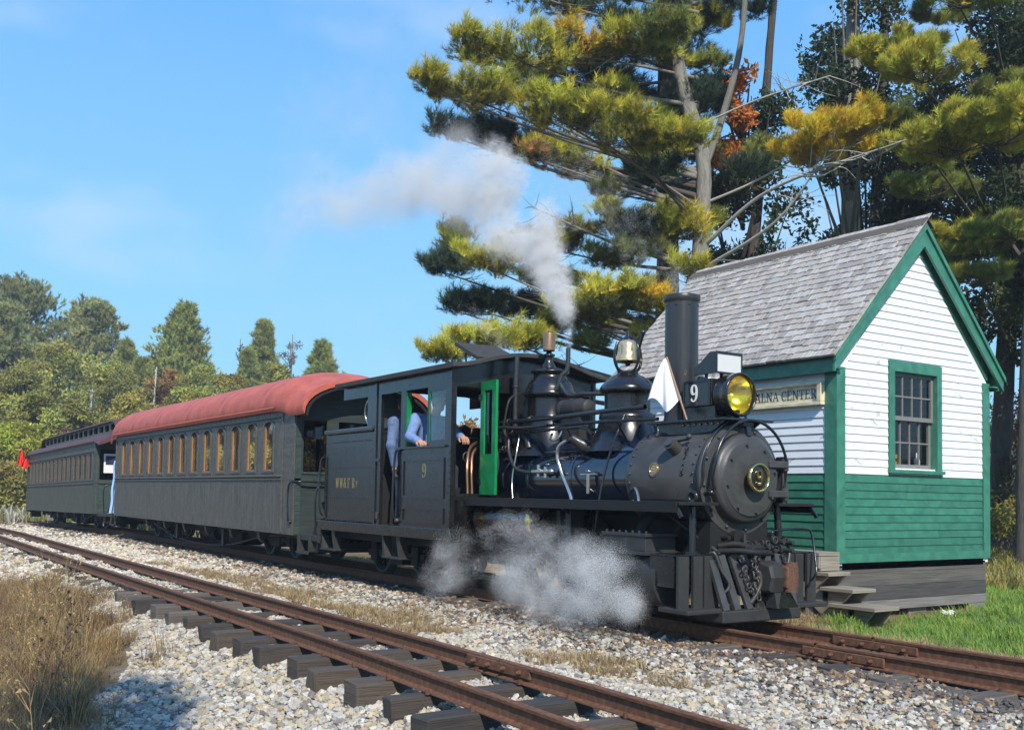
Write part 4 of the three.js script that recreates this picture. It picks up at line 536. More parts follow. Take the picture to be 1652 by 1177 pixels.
  { const c = [], link = (x, y, z, ax) => torus(x, y, z, 0.022, 0.0075, ax, 14); for (let k = 0; k < 11; k++) { const t = k / 10; c.push(link(-5.88 + 0.03 * Math.sin(t * 3), 0.8 - 0.26 * Math.sin(t * Math.PI), 0.2 - 0.2 * t, k % 2 ? 'x' : 'z')); } for (let k = 0; k < 8; k++) c.push(link(-5.85, 0.8 - 0.045 * k, 0.1 - 0.01 * k, k % 2 ? 'x' : 'z')); c.push(tube([[-5.87, 0.68, 0.08], [-5.85, 0.7, 0.04], [-5.84, 0.62, 0.02], [-5.85, 0.52, 0.06], [-5.87, 0.45, 0.1]], 0.02, 24)); P('chain', c, M.steelDark); }
  P('air_hose', [tube([[-6.1, 0.9, 0.25], [-6.0, 0.92, 0.15], [-5.95, 0.89, 0.0], [-5.95, 0.9, -0.2], [-6.0, 0.96, -0.36]], 0.028, 40), tube([[-6.05, 0.86, 0.3], [-5.9, 0.87, 0.2], [-5.82, 0.86, 0.1], [-5.85, 0.85, -0.1]], 0.026, 30), cylX(-6.2, -6.02, 0.97, 0.08, 0.05, 0.065, 18), cylX(-6.35, -6.02, 0.97, 0.2, 0.02, 0.02, 8)], M.sooty);
  { rnd = mulberry(63); const v = []; for (let k = 0; k < 30; k++) { const x = rr(-6.1, -5.9), z = rr(-0.5, 0.2), y = rr(0.84, 0.96); v.push(rnd() < 0.5 ? torus(x, y, z, rr(0.02, 0.035), 0.008, pick(['x', 'y', 'z']), 12) : rnd() < 0.5 ? cylX(x, x + rr(0.05, 0.12), y, z, 0.018, 0.018, 8) : cylY(x, z, y - 0.05, y + rr(0, 0.06), 0.016, 0.016, 8)); } P('valves', v, M.frameGrey, lo, 'stuff'); }
  P('uncoupling_lever', tube([[-5.96, 0.93, -0.25], [-5.96, 1.02, -0.25], [-5.96, 1.03, -0.3], [-5.96, 1.03, -0.72], [-5.95, 0.98, -0.74], [-5.9, 0.8, -0.72], [-5.86, 0.66, -0.68], [-5.9, 0.6, -0.66]], 0.011, 50), M.black);
  // --- cab
  const CX0 = -11.08, CX1 = -9.3, side = (s) => {
    const q = (g) => (s > 0 ? g : mirrorZ(g)), z0 = 0.925, z1 = 0.955;
    const cs = P('cab_side', [q(box(-10.44, CX1, 0.92, 1.8, z0, z1)), q(box(CX0, -10.93, 0.92, 2.46, z0, z1)), q(box(-10.44, -10.32, 1.8, 2.46, z0, z1)), q(box(-9.4, CX1, 1.8, 2.46, z0, z1)), q(box(-12.02, CX1, 2.46, 2.63, z0, z1)), ...(s < 0 ? [q(box(-10.93, -10.44, 0.92, 2.46, z0, z1 - 0.004))] : []), q(box(CX0 - 0.24, CX0, 2.1, 2.46, z0, z1))], M.cabBlack);
    P('arm_rest', q(box(-10.46, -9.38, 1.79, 1.815, z0 - 0.05, z1 + 0.03, 0.006)), M.cabBlack, cs);
    const fr = (x0, x1, y0, y1) => [box(x0, x1, y0, y0 + 0.025, z1, z1 + 0.014), box(x0, x1, y1 - 0.025, y1, z1, z1 + 0.014), box(x0, x0 + 0.025, y0 + 0.025, y1 - 0.025, z1, z1 + 0.014), box(x1 - 0.025, x1, y0 + 0.025, y1 - 0.025, z1, z1 + 0.014)].map(q);
    P('panel_moulding', [...fr(-10.36, -9.42, 1.24, 1.68), ...fr(-10.36, -9.42, 0.97, 1.14)], M.cabBlack, cs);
    P('corner_post', [q(box(CX1 - 0.02, CX1 + 0.02, 0.92, 2.62, z1 - 0.03, z1 + 0.012)), q(box(-10.96, -10.925, 0.92, 2.46, z0, z1 + 0.012)), q(box(CX0 - 0.01, CX0 + 0.03, 0.92, 2.62, z0, z1 + 0.014))], M.cabBlack, cs);
    const r = []; for (let y = 0.96; y < 1.78; y += 0.07) r.push(q(sph(CX1 - 0.0, y, z1 + 0.012, 0.009, 5))); P('rivets', r, M.cabBlack, cs, 'stuff');
    const sw = P('side_window', [q(box(-9.82, -9.79, 1.815, 2.46, z0 + 0.005, z1 - 0.002)), q(box(-9.43, -9.4, 1.815, 2.46, z0 + 0.005, z1 - 0.002)), q(box(-9.79, -9.43, 2.41, 2.46, z0 + 0.005, z1 - 0.002)), q(box(-9.79, -9.43, 1.815, 1.87, z0 + 0.005, z1 - 0.002))], M.cabBlack, cs);
    P('pane', q(box(-9.79, -9.43, 1.87, 2.41, z0 + 0.014, z0 + 0.018)), M.glass, cs);
    P('green_trim', [q(box(-9.785, -9.775, 1.87, 2.41, z0 + 0.018, z1 - 0.003)), q(box(-10.32, -10.3, 1.82, 2.44, z0 - 0.03, z1 - 0.003))], M.doorGreen, cs);
    P('grab_iron', [q(tube([[-10.5, 1.0, 0.96], [-10.5, 1.02, 0.99], [-10.5, 1.72, 0.99], [-10.48, 1.78, 0.985], [-10.4, 1.79, 0.97]], 0.014, 30))], M.cabBlack, cs);
    P('grab_iron', [q(tube([[-12.6, 0.98, 0.96], [-12.6, 1.02, 0.99], [-12.6, 1.72, 0.99], [-12.55, 1.75, 0.97]], 0.014, 30))], M.cabBlack, cs);
    P('latch', [q(box(-11.02, -10.96, 1.66, 1.7, z1, z1 + 0.03, 0.006)), q(box(-11.0, -10.96, 0.98, 1.06, z1, z1 + 0.03, 0.006)), q(sph(-10.46, 0.98, 0.97, 0.03))], M.steelDark, cs);
  };
  side(1); side(-1);
  P('lettering', text('9', fontB, 0.155, 0.09).translate(-9.87, 1.545, 0.9535), M.gold);
  { // roof: arch over the cab
    const out = [], inn = [], N = 20; for (let k = 0; k <= N; k++) { const t = k / N, z = lerp(-1.05, 1.05, t), a = Math.abs(z) / 1.05, y = 2.615 + 0.175 * (0.5 + 0.5 * Math.cos(Math.PI * Math.pow(a, 1.25))); out.push([z, y + 0.05]); inn.unshift([z, y]); }
    P('cab_roof', polyX([...out, ...inn], -12.1, -9.12, 0.008), M.canvas);
    P('roof_hatch', [bar([-10.2, 3.04, 0.1], [-9.7, 2.82, 0.1], 0.6, 0.04)], M.canvas); P('hatch_stay', [rod([-10.1, 2.8, 0.3], [-10.12, 2.93, 0.3], 0.012), rod([-10.1, 2.8, -0.1], [-10.12, 2.93, -0.1], 0.012)], M.black);
    const top = out.map(([z, y]) => [z * 0.9, y - 0.06]).filter(([z]) => Math.abs(z) < 0.95);
    // front wall: outline with door openings on both sides and two windows
    const o = [[-0.95, 0.92], [0.95, 0.92], [0.95, 2.62], ...inn.filter(([z]) => Math.abs(z) < 0.94).map(([z, y]) => [z, y - 0.003]), [-0.95, 2.62]].map(([z, y]) => [-z, y]);
    const hole = (z0, z1, y0, y1) => [[-z0, y0], [-z1, y0], [-z1, y1], [-z0, y1]];
    P('cab_front', extX(o, CX1 - 0.03, CX1 - 0.001, [hole(0.56, 0.89, 1.3, 2.44), hole(-0.89, -0.56, 1.3, 2.44), hole(0.2, 0.44, 2.05, 2.42), hole(-0.44, -0.2, 2.05, 2.42)]), M.cabBlack);
    P('front_window', [box(CX1, CX1 + 0.02, 2.4, 2.44, 0.17, 0.47), box(CX1, CX1 + 0.02, 2.03, 2.07, 0.17, 0.47), box(CX1, CX1 + 0.02, 2.07, 2.4, 0.17, 0.21), box(CX1, CX1 + 0.02, 2.07, 2.4, 0.43, 0.47)], M.cabBlack); P('pane', box(CX1 - 0.018, CX1 - 0.014, 2.05, 2.42, 0.2, 0.44), M.darkGlass);
    P('cab_rear', [box(CX0 - 0.03, CX0, 0.92, 2.0, -0.92, 0.92), box(CX0 - 0.03, CX0, 2.52, 2.62, -0.92, 0.92)], M.sooty);
    P('cab_floor', box(CX0, CX1 - 0.03, 0.89, 0.92, -0.92, 0.92), M.sooty);
  }
  const gd = P('front_door', [box(-9.28, -8.945, 1.29, 1.72, 0.575, 0.605, 0.004), box(-9.28, -8.945, 2.4, 2.5, 0.575, 0.605, 0.004), box(-9.28, -9.2, 1.72, 2.4, 0.575, 0.605, 0.004), box(-9.03, -8.945, 1.72, 2.4, 0.575, 0.605, 0.004)].map((g) => g.translate(9.28, 0, -0.59).rotateY(-0.06).translate(-9.28, 0, 0.59)), M.doorGreen);
  P('pane', box(-9.2, -9.03, 1.72, 2.4, 0.583, 0.587).translate(9.28, 0, -0.59).rotateY(-0.06).translate(-9.28, 0, 0.59), M.darkGlass, gd);
  P('hinge', [box(-9.3, -9.25, 1.4, 1.46, 0.6, 0.62), box(-9.3, -9.25, 2.3, 2.36, 0.6, 0.62)], M.black, gd);
  // backhead, pipes and levers seen through the open door
  P('backhead', [latheX([[0, -9.62], [0.42, -9.62], [0.46, -9.58], [0.46, -9.3]], 0, CY, 0, 32), box(-9.62, -9.35, 0.92, 1.5, -0.46, 0.46)], M.sooty);
  P('cab_pipe', [tube([[-9.4, 1.3, 0.62], [-9.42, 1.55, 0.62], [-9.5, 1.75, 0.55], [-9.55, 1.85, 0.4]], 0.018, 24), tube([[-9.36, 1.3, 0.7], [-9.38, 1.6, 0.7], [-9.48, 1.8, 0.6], [-9.55, 1.9, 0.4]], 0.018, 24)], M.copper);
  P('lever', [rod([-9.5, 1.0, 0.8], [-9.55, 1.95, 0.78], 0.014), rod([-9.6, 1.0, 0.72], [-9.62, 1.95, 0.72], 0.012), rod([-9.5, 1.85, 0.78], [-9.75, 1.9, 0.75], 0.014), cylX(-9.62, -9.56, 2.1, 0.3, 0.08, 0.08, 16), torus(-9.55, 1.7, 0.6, 0.05, 0.008, 'x', 16)], M.steelDark);
  P('gauge', [cylX(-9.66, -9.6, 2.2, 0.1, 0.09, 0.09, 20), cylX(-9.66, -9.6, 2.15, -0.15, 0.07, 0.07, 20)], M.brass);
  P('seat_box', [box(-10.4, -9.8, 0.92, 1.36, 0.5, 0.9, 0.01), box(-10.4, -9.8, 0.92, 1.36, -0.9, -0.5, 0.01)], M.sooty);
  // --- tank behind the cab
  { const tk = P('tank', [box(-12.55, CX0 - 0.03, 0.92, 2.04, -0.95, 0.95, 0.02)], M.cabBlack);
    P('tank_coping', [box(-12.58, CX0 - 0.035, 2.04, 2.1, 0.9, 0.98, 0.02), box(-12.58, CX0 - 0.035, 2.04, 2.1, -0.98, -0.9, 0.02), box(-12.6, -12.52, 2.04, 2.1, -0.9, 0.9, 0.02)], M.cabBlack, tk);
    const r = []; for (let x = -12.5; x < -11.15; x += 0.062) r.push(sph(x, 1.93, 0.952, 0.0095, 5)); for (const y of [1.6, 1.22]) for (let x = -12.5; x < -11.15; x += 0.062) r.push(sph(x, y, 0.951, 0.007, 5)); for (let y = 1.0; y < 1.9; y += 0.065) r.push(sph(-12.47, y, 0.951, 0.007, 5)); P('rivets', r, M.cabBlack, tk, 'stuff');
    P('corner_strip', box(-12.54, -12.5, 0.95, 1.75, 0.95, 0.965, 0.004), M.cabBlack, tk);
    P('lettering', [['W', -12.17, 0.095], ['W', -12.05, 0.095], ['&', -11.935, 0.08], ['F', -11.83, 0.058], ['R', -11.69, 0.07]].map(([t, x, w]) => text(t, fontR, 0.125, w).translate(x, 1.41, 0.9505)).concat(text('y', fontR, 0.07, 0.05).translate(-11.59, 1.395, 0.9505)), M.gold, tk);
    rnd = mulberry(66); const c = []; for (let k = 0; k < 60; k++) { const g = new THREE.IcosahedronGeometry(rr(0.05, 0.11), 0); g.rotateX(rr(0, 6)).rotateY(rr(0, 6)).translate(rr(-12.4, -11.2), rr(2.0, 2.1), rr(-0.8, 0.8)); c.push(fin(g)); } P('coal', c, M.coal, tk, 'stuff');
    P('water_hose', tube([[-11.35, 2.5, 0.85], [-11.45, 2.4, 0.9], [-11.5, 2.25, 0.9], [-11.42, 2.1, 0.88]], 0.012, 24), M.steel, tk); }
  P('sill', [box(-12.68, -9.22, 0.8, 0.92, 0.9, 0.99, 0.008), box(-12.68, -9.22, 0.8, 0.92, -0.99, -0.9, 0.008), box(-12.72, -12.6, 0.62, 0.92, -0.98, 0.98, 0.01), box(-9.4, -9.22, 0.8, 0.92, -0.9, 0.9)], M.black);
  const step = (x) => P('step', [extZ([[x - 0.24, 0.8], [x - 0.2, 0.8], [x - 0.14, 0.56], [x - 0.2, 0.54]], 0.86, 0.96), extZ([[x + 0.12, 0.8], [x + 0.22, 0.8], [x + 0.22, 0.56], [x + 0.19, 0.56]], 0.86, 0.96), box(x - 0.22, x + 0.24, 0.535, 0.56, 0.78, 0.97, 0.005)], M.frameGrey);
  step(-12.42); step(-10.62);
  P('front_apron', [extZ([[-9.3, 1.23], [-9.2, 1.23], [-9.28, 0.92], [-9.3, 0.92]], 0.5, 0.9)], M.black);

  // --- white flags on the lamp platform
  const flag = (z, lean, label) => {
    const f = thing('white_flag', label, 'flag', [-6.5, 1.96, z], 'white flags on the locomotive front'); f.userData.group = 'white flags on the locomotive front';
    const a = [-6.46, 1.965, z], b = [-6.7, 2.53, z + lean]; P('staff', rod(a, b, 0.0085), mat([0.35, 0.2, 0.1], 0.6), f);
    const g = new THREE.PlaneGeometry(1, 1, 26, 16).toNonIndexed(), p = g.attributes.position; for (let i = 0; i < p.count; i++) { const u = p.getX(i) + 0.5, v = 0.5 - p.getY(i); const R = [lerp(b[0], a[0], v * 0.74), lerp(b[1], a[1], v * 0.74) - 0.005, lerp(b[2], a[2], v * 0.74)], w = Math.pow(v, 0.8), fold = Math.sin(u * 11 + 0.6) * 0.028 * v, sag = v * (0.05 * Math.sin(u * Math.PI * 2.5) - 0.035 * u * (1 - u) * 4); const L = 1 - u; p.setXYZ(i, R[0] - L * w * 0.27 + fold * 0.6, R[1] + sag + L * v * 0.035, R[2] + L * w * 0.13 + fold + 0.012); } g.computeVertexNormals(); P('cloth', toCreasedNormals(g, 1.2), M.cloth, f);
  };
  flag(0.27, 0.02, 'white flag hanging folded on a leaning staff beside the number box'); flag(-0.3, -0.02, 'white flag mostly hidden behind the headlamp on its far side');
}

// ---------------------------------------------------------------- passenger coaches
function loft(sections, closed = true) {   // sections: [x, [[z, y], ...]]
  const p = [], uv = [], quad = (a, b, c, d) => { for (const [q, u] of [[a, 0], [b, 0], [c, 0], [a, 0], [c, 0], [d, 0]]) p.push(...q); };
  for (let i = 0; i < sections.length - 1; i++) { const [x0, A] = sections[i], [x1, B] = sections[i + 1]; for (let k = 0; k < A.length - (closed ? 0 : 1); k++) { const m = (k + 1) % A.length; quad([x0, A[k][1], A[k][0]], [x0, A[m][1], A[m][0]], [x1, B[m][1], B[m][0]], [x1, B[k][1], B[k][0]]); } }
  if (closed) for (const [x, A] of [sections[0], sections.at(-1)]) { const n = A.length / 2; for (let k = 0; k < n - 1; k++) quad([x, A[k][1], A[k][0]], [x, A[k + 1][1], A[k + 1][0]], [x, A[A.length - 2 - k][1], A[A.length - 2 - k][0]], [x, A[A.length - 1 - k][1], A[A.length - 1 - k][0]]); }
  const g = new THREE.BufferGeometry(); g.setAttribute('position', new THREE.Float32BufferAttribute(p, 3)); g.computeVertexNormals(); return boxUV(toCreasedNormals(g, 0.7));
}
const underframe = (P, x0, x1, t1, t2, co) => {
  P('underframe', [box(x0, x1, 0.62, 0.7, -0.7, 0.7), box(x0 + 0.3, x1 - 0.3, 0.5, 0.62, 0.3, 0.4), box(x0 + 0.3, x1 - 0.3, 0.5, 0.62, -0.4, -0.3)], M.sooty);
  const m = (x0 + x1) / 2;
  for (const s of [1, -1]) { P('truss_rod', tube([[x0 + 0.6, 0.62, s * 0.62], [x0 + 1.8, 0.6, s * 0.62], [m - 1.4, 0.34, s * 0.62], [m + 1.4, 0.34, s * 0.62], [x1 - 1.8, 0.6, s * 0.62], [x1 - 0.6, 0.62, s * 0.62]], 0.017, 60), M.frameGrey); for (const d of [-1.4, 1.4]) P('queen_post', box(m + d - 0.06, m + d + 0.06, 0.33, 0.66, s * 0.62 - 0.05, s * 0.62 + 0.05, 0.01), M.frameGrey); }
  for (let k = 0; k < 6; k++) { const x = lerp(x0 + 2.6, x1 - 1.5, k / 5); P('bracket', extX([[-0.7, 0.66], [-0.92, 0.66], [-0.9, 0.56], [-0.86, 0.52]], x - 0.05, x + 0.05), M.frameGrey); }
  P('brake_cylinder', [cylX(m - 0.4, m + 0.3, 0.48, 0.35, 0.12, 0.12, 20), box(m + 0.9, m + 1.9, 0.36, 0.6, 0.1, 0.5, 0.04)], M.sooty);
  for (const t of [t1, t2]) {
    P('truck_frame', [box(t - 0.75, t + 0.75, 0.5, 0.57, 0.43, 0.48, 0.006), box(t - 0.75, t + 0.75, 0.5, 0.57, -0.48, -0.43, 0.006), box(t - 0.2, t + 0.2, 0.42, 0.62, -0.5, 0.5, 0.02), ...[-0.55, 0.55].flatMap((d) => [1, -1].map((s) => box(t + d - 0.09, t + d + 0.09, 0.44, 0.64, s * 0.46 - 0.05, s * 0.46 + 0.05, 0.02))), ...[1, -1].map((s) => bar([t - 0.6, 0.58, s * 0.46], [t, 0.42, s * 0.46], 0.04, 0.03)), ...[1, -1].map((s) => bar([t, 0.42, s * 0.46], [t + 0.6, 0.58, s * 0.46], 0.04, 0.03))], M.sooty);
    for (const d of [-0.55, 0.55]) for (const s of [1, -1]) { const w = wheelProto.clone(); w.position.set(t + d - co.base.x, 0.29 + 0.25 - co.base.y, s * 0.33); if (s < 0) w.rotation.y = Math.PI; co.add(w); }
    P('axles', [-0.55, 0.55].map((d) => cylZ(t + d, 0.54, -0.33, 0.33, 0.05, 10)), M.sooty);
    P('brake_pipe', tube([[t + 0.7, 0.6, 0.5], [t + 0.85, 0.36, 0.52], [t + 1.05, 0.34, 0.5], [t + 1.2, 0.45, 0.4]], 0.012, 20), M.frameGrey);
  }
};
{
  rnd = mulberry(71);
  const co = thing('passenger_coach', 'dark grey passenger coach with a red roof and arched windows, next behind the locomotive', 'railway coach', [-18.9, 0.25, 0]), P = (n, g, m, p = co, k) => part(n, g, m, p, k);
  const X0 = -24.3, X1 = -13.62, WP = 0.7437, wx = (k) => -23.58 + WP * k, arch = (c, w, y0, y1, rise) => { const s = new THREE.Path(); s.moveTo(c - w, y0); s.lineTo(c + w, y0); s.lineTo(c + w, y1); s.absellipse(c, y1, w, rise, 0, Math.PI, false); s.lineTo(c - w, y0); return s; };
  for (const s of [1, -1]) {
    const q = (g) => (s > 0 ? g : mirrorZ(g)), holes = []; for (let k = 0; k < 13; k++) holes.push(arch(wx(k), s > 0 ? 0.185 : 0.3, 1.59, 2.22, 0.1));
    P('side_wall', [q(extZ([[X0, 1.5], [X1, 1.5], [X1, 2.53], [X0, 2.53]], 0.925, 0.955, holes))], M.coachPlain);
    P('side_panel', q(box(X0, X1, 0.68, 1.45, 0.925, 0.965)), M.coach);
    P('letter_board', [q(box(X0, X1 - 0.45, 2.38, 2.53, 0.955, 0.972)), q(box(X0, X1 - 0.45, 2.365, 2.38, 0.955, 0.98))], M.coachPlain);
    P('belt_rail', [q(box(X0, X1 - 0.45, 1.495, 1.53, 0.955, 0.995, 0.01)), q(box(X0, X1 - 0.45, 1.45, 1.475, 0.955, 0.985, 0.01)), q(box(X0, X1 - 0.45, 0.68, 0.7, 0.965, 0.975))], M.coachPlain);
    P('corner_post', [q(box(X1 - 0.45, X1, 1.45, 2.4, 0.955, 0.968)), q(box(X1 - 0.46, X1 - 0.42, 0.7, 2.4, 0.965, 0.98)), q(box(X0, X0 + 0.05, 0.7, 2.4, 0.955, 0.98))], M.coachPlain);
    if (s > 0) { const d = []; for (let x = X0 + 0.05; x < X1 - 0.5; x += 0.1) d.push(box(x, x + 0.05, 2.35, 2.365, 0.955, 0.972)); P('dentils', d, M.coachPlain, co, 'stuff'); }
    if (s > 0) for (let k = 0; k < 13; k++) {
      const c = wx(k), sh = new THREE.Shape(arch(c, 0.235, 1.56, 2.215, 0.125).getPoints(14)); sh.holes.push(arch(c, 0.185, 1.592, 2.22, 0.1));
      const w = P('window', q(extZ(sh, 0.955, 0.972)), M.coachPlain);
      P('jamb', [q(box(c - 0.184, c - 0.165, 1.592, 2.26, 0.93, 0.954)), q(box(c + 0.165, c + 0.184, 1.592, 2.26, 0.93, 0.954)), q(box(c - 0.165, c + 0.165, 1.592, 1.612, 0.9, 0.954))], M.varnish, w);
      P('pane', q(extZ(new THREE.Shape(arch(c, 0.17, 1.6, 2.22, 0.09).getPoints(10)), 0.926, 0.929)), M.glass, w);
    }
  }
  // roof: arched body and drooping hoods at both ends
  const sec = (x, w, e, c, t) => { const o = [], i = [], N = 18; for (let k = 0; k <= N; k++) { const a = -1 + (2 * k) / N, z = w * Math.sin(a * Math.PI / 2) , y = e + (c - e) * Math.pow(Math.cos(a * Math.PI / 2), 0.9); o.push([z, y]); i.unshift([z * 0.97, y - t]); } return [x, [...o, ...i]]; };
  P('roof', loft([sec(-24.85, 0.98, 2.36, 2.9, 0.07), sec(-24.6, 1.02, 2.42, 3.0, 0.07), sec(-24.3, 1.06, 2.5, 3.1, 0.07), sec(-24.1, 1.06, 2.52, 3.12, 0.07), sec(-14.35, 1.06, 2.52, 3.1, 0.07), sec(-14.0, 1.06, 2.5, 3.06, 0.07), sec(-13.75, 1.05, 2.43, 2.99, 0.07), sec(-13.45, 1.04, 2.42, 2.94, 0.07), sec(-13.2, 1.03, 2.43, 2.9, 0.07)]), M.redRoof);
  P('roof_edge', [tube([[-24.3, 2.49, 1.045], [-19, 2.5, 1.045], [-14.2, 2.495, 1.045]], 0.02, 20), tube([[-24.3, 2.49, -1.045], [-19, 2.5, -1.045], [-14.2, 2.495, -1.045]], 0.02, 20)], M.redRoof);
  P('hood_lining', loft([sec(-13.6, 0.94, 2.36, 2.86, 0.03), sec(-13.22, 0.97, 2.36, 2.81, 0.03)]), M.sooty);  // sooty lining, its dark tone also carries the shade under the hood
  // end walls, platforms, rails
  const endw = (x, f) => { const hole = (z0, z1, y0, y1) => [[-z0, y0], [-z1, y0], [-z1, y1], [-z0, y1]]; const o = [[-0.925, 0.68], [0.925, 0.68], [0.925, 2.5], [0.6, 2.78], [0, 2.95], [-0.6, 2.78], [-0.925, 2.5]].map(([z, y]) => [-z, y]); P('end_wall', extX(o, x - 0.02, x + 0.02, [hole(0.48, 0.83, 1.57, 2.3), hole(-0.3, 0.3, 1.45, 2.3), hole(-0.83, -0.48, 1.57, 2.3)]), M.coachEndShade); for (const [z0, z1] of [[0.48, 0.83], [-0.3, 0.3], [-0.83, -0.48]]) P('pane', box(x - 0.005, x, 1.45, 2.3, z0, z1), M.darkGlass); P('end_moulding', [box(x + f * 0.02, x + f * 0.04, 1.44, 1.475, -0.95, 0.95), box(x + f * 0.02, x + f * 0.04, 0.68, 2.45, 0.87, 0.95), box(x + f * 0.02, x + f * 0.04, 0.68, 2.45, -0.95, -0.87), box(x + f * 0.02, x + f * 0.035, 1.54, 1.57, 0.46, 0.85)], M.coachGreen); };
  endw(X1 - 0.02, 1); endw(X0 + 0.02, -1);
  P('floor', box(X0 + 0.02, X1 - 0.02, 0.7, 0.74, -0.92, 0.92), M.interior);
  P('lining', [box(X0 + 0.04, X1 - 0.04, 0.74, 1.585, 0.905, 0.924), box(X0 + 0.04, X1 - 0.04, 0.74, 1.585, -0.924, -0.905), box(X0 + 0.04, X1 - 0.04, 2.5, 2.52, -0.92, 0.92)], M.interior);
  for (let k = 0; k < 12; k++) for (const s of [1, -1]) P('seat', [box(wx(k) + 0.2, wx(k) + 0.62, 1.02, 1.12, s > 0 ? 0.25 : -0.88, s > 0 ? 0.88 : -0.25, 0.03), box(wx(k) + 0.16, wx(k) + 0.24, 1.1, 1.42, s > 0 ? 0.25 : -0.88, s > 0 ? 0.88 : -0.25, 0.03), box(wx(k) + 0.25, wx(k) + 0.5, 0.74, 1.02, s > 0 ? 0.3 : -0.8, s > 0 ? 0.8 : -0.3)], M.seat);
  for (const [a, b] of [[X1, -12.95], [-24.95, X0]]) { P('platform', [box(a, b, 0.62, 0.7, -0.9, 0.9, 0.01), box(Math.min(a, b) + (a === X1 ? 0.5 : 0.02), Math.min(a, b) + (a === X1 ? 0.64 : 0.16), 0.46, 0.72, -0.85, 0.85, 0.01)], M.frameGrey); P('coupler', [box(a === X1 ? b : a - 0.14, a === X1 ? b + 0.14 : a, 0.5, 0.6, -0.08, 0.08, 0.02)], M.rustIron); for (const s of [1, -1]) P('step', [box(a + 0.1, b - 0.15, 0.44, 0.47, s > 0 ? 0.68 : -0.95, s > 0 ? 0.95 : -0.68), box(a + 0.1, a + 0.13, 0.44, 0.7, s > 0 ? 0.72 : -0.93, s > 0 ? 0.93 : -0.72), box(b - 0.18, b - 0.15, 0.44, 0.7, s > 0 ? 0.72 : -0.93, s > 0 ? 0.93 : -0.72)], M.frameGrey); }
  for (const s of [1, -1]) { P('grab_rail', [tube([[-13.72, 0.86, s * 0.99], [-13.72, 0.95, s * 1.0], [-13.72, 1.36, s * 1.0], [-13.64, 1.43, s * 0.99], [-13.55, 1.43, s * 0.9], [-13.55, 1.42, s * 0.4]], 0.013, 44), sph(-13.68, 0.86, s * 0.98, 0.028)], M.cabBlack); P('platform_rail', [tube([[-13.05, 0.68, s * 0.86], [-13.05, 1.3, s * 0.86], [-13.05, 1.39, s * 0.8], [-13.05, 1.41, s * 0.7], [-13.05, 1.41, s * 0.4]], 0.014, 40), tube([[-24.85, 0.68, s * 0.86], [-24.85, 1.25, s * 0.86], [-24.85, 1.33, s * 0.8], [-24.85, 1.35, s * 0.4]], 0.014, 30), rod([-24.85, 0.68, s * 0.42], [-24.85, 1.35, s * 0.42], 0.014), rod([-13.05, 0.68, s * 0.42], [-13.05, 1.41, s * 0.42], 0.014)], M.cabBlack); }
  underframe(P, X0, X1, -22.3, -15.5, co);
  P('brake_wheel', [torus(-13.0, 1.62, 0.5, 0.13, 0.012, 'y', 24), rod([-13.0, 0.7, 0.5], [-13.0, 1.62, 0.5], 0.014), rod([-13.13, 1.62, 0.5], [-12.87, 1.62, 0.5], 0.008), rod([-13, 1.62, 0.37], [-13, 1.62, 0.63], 0.008)], M.cabBlack);
}
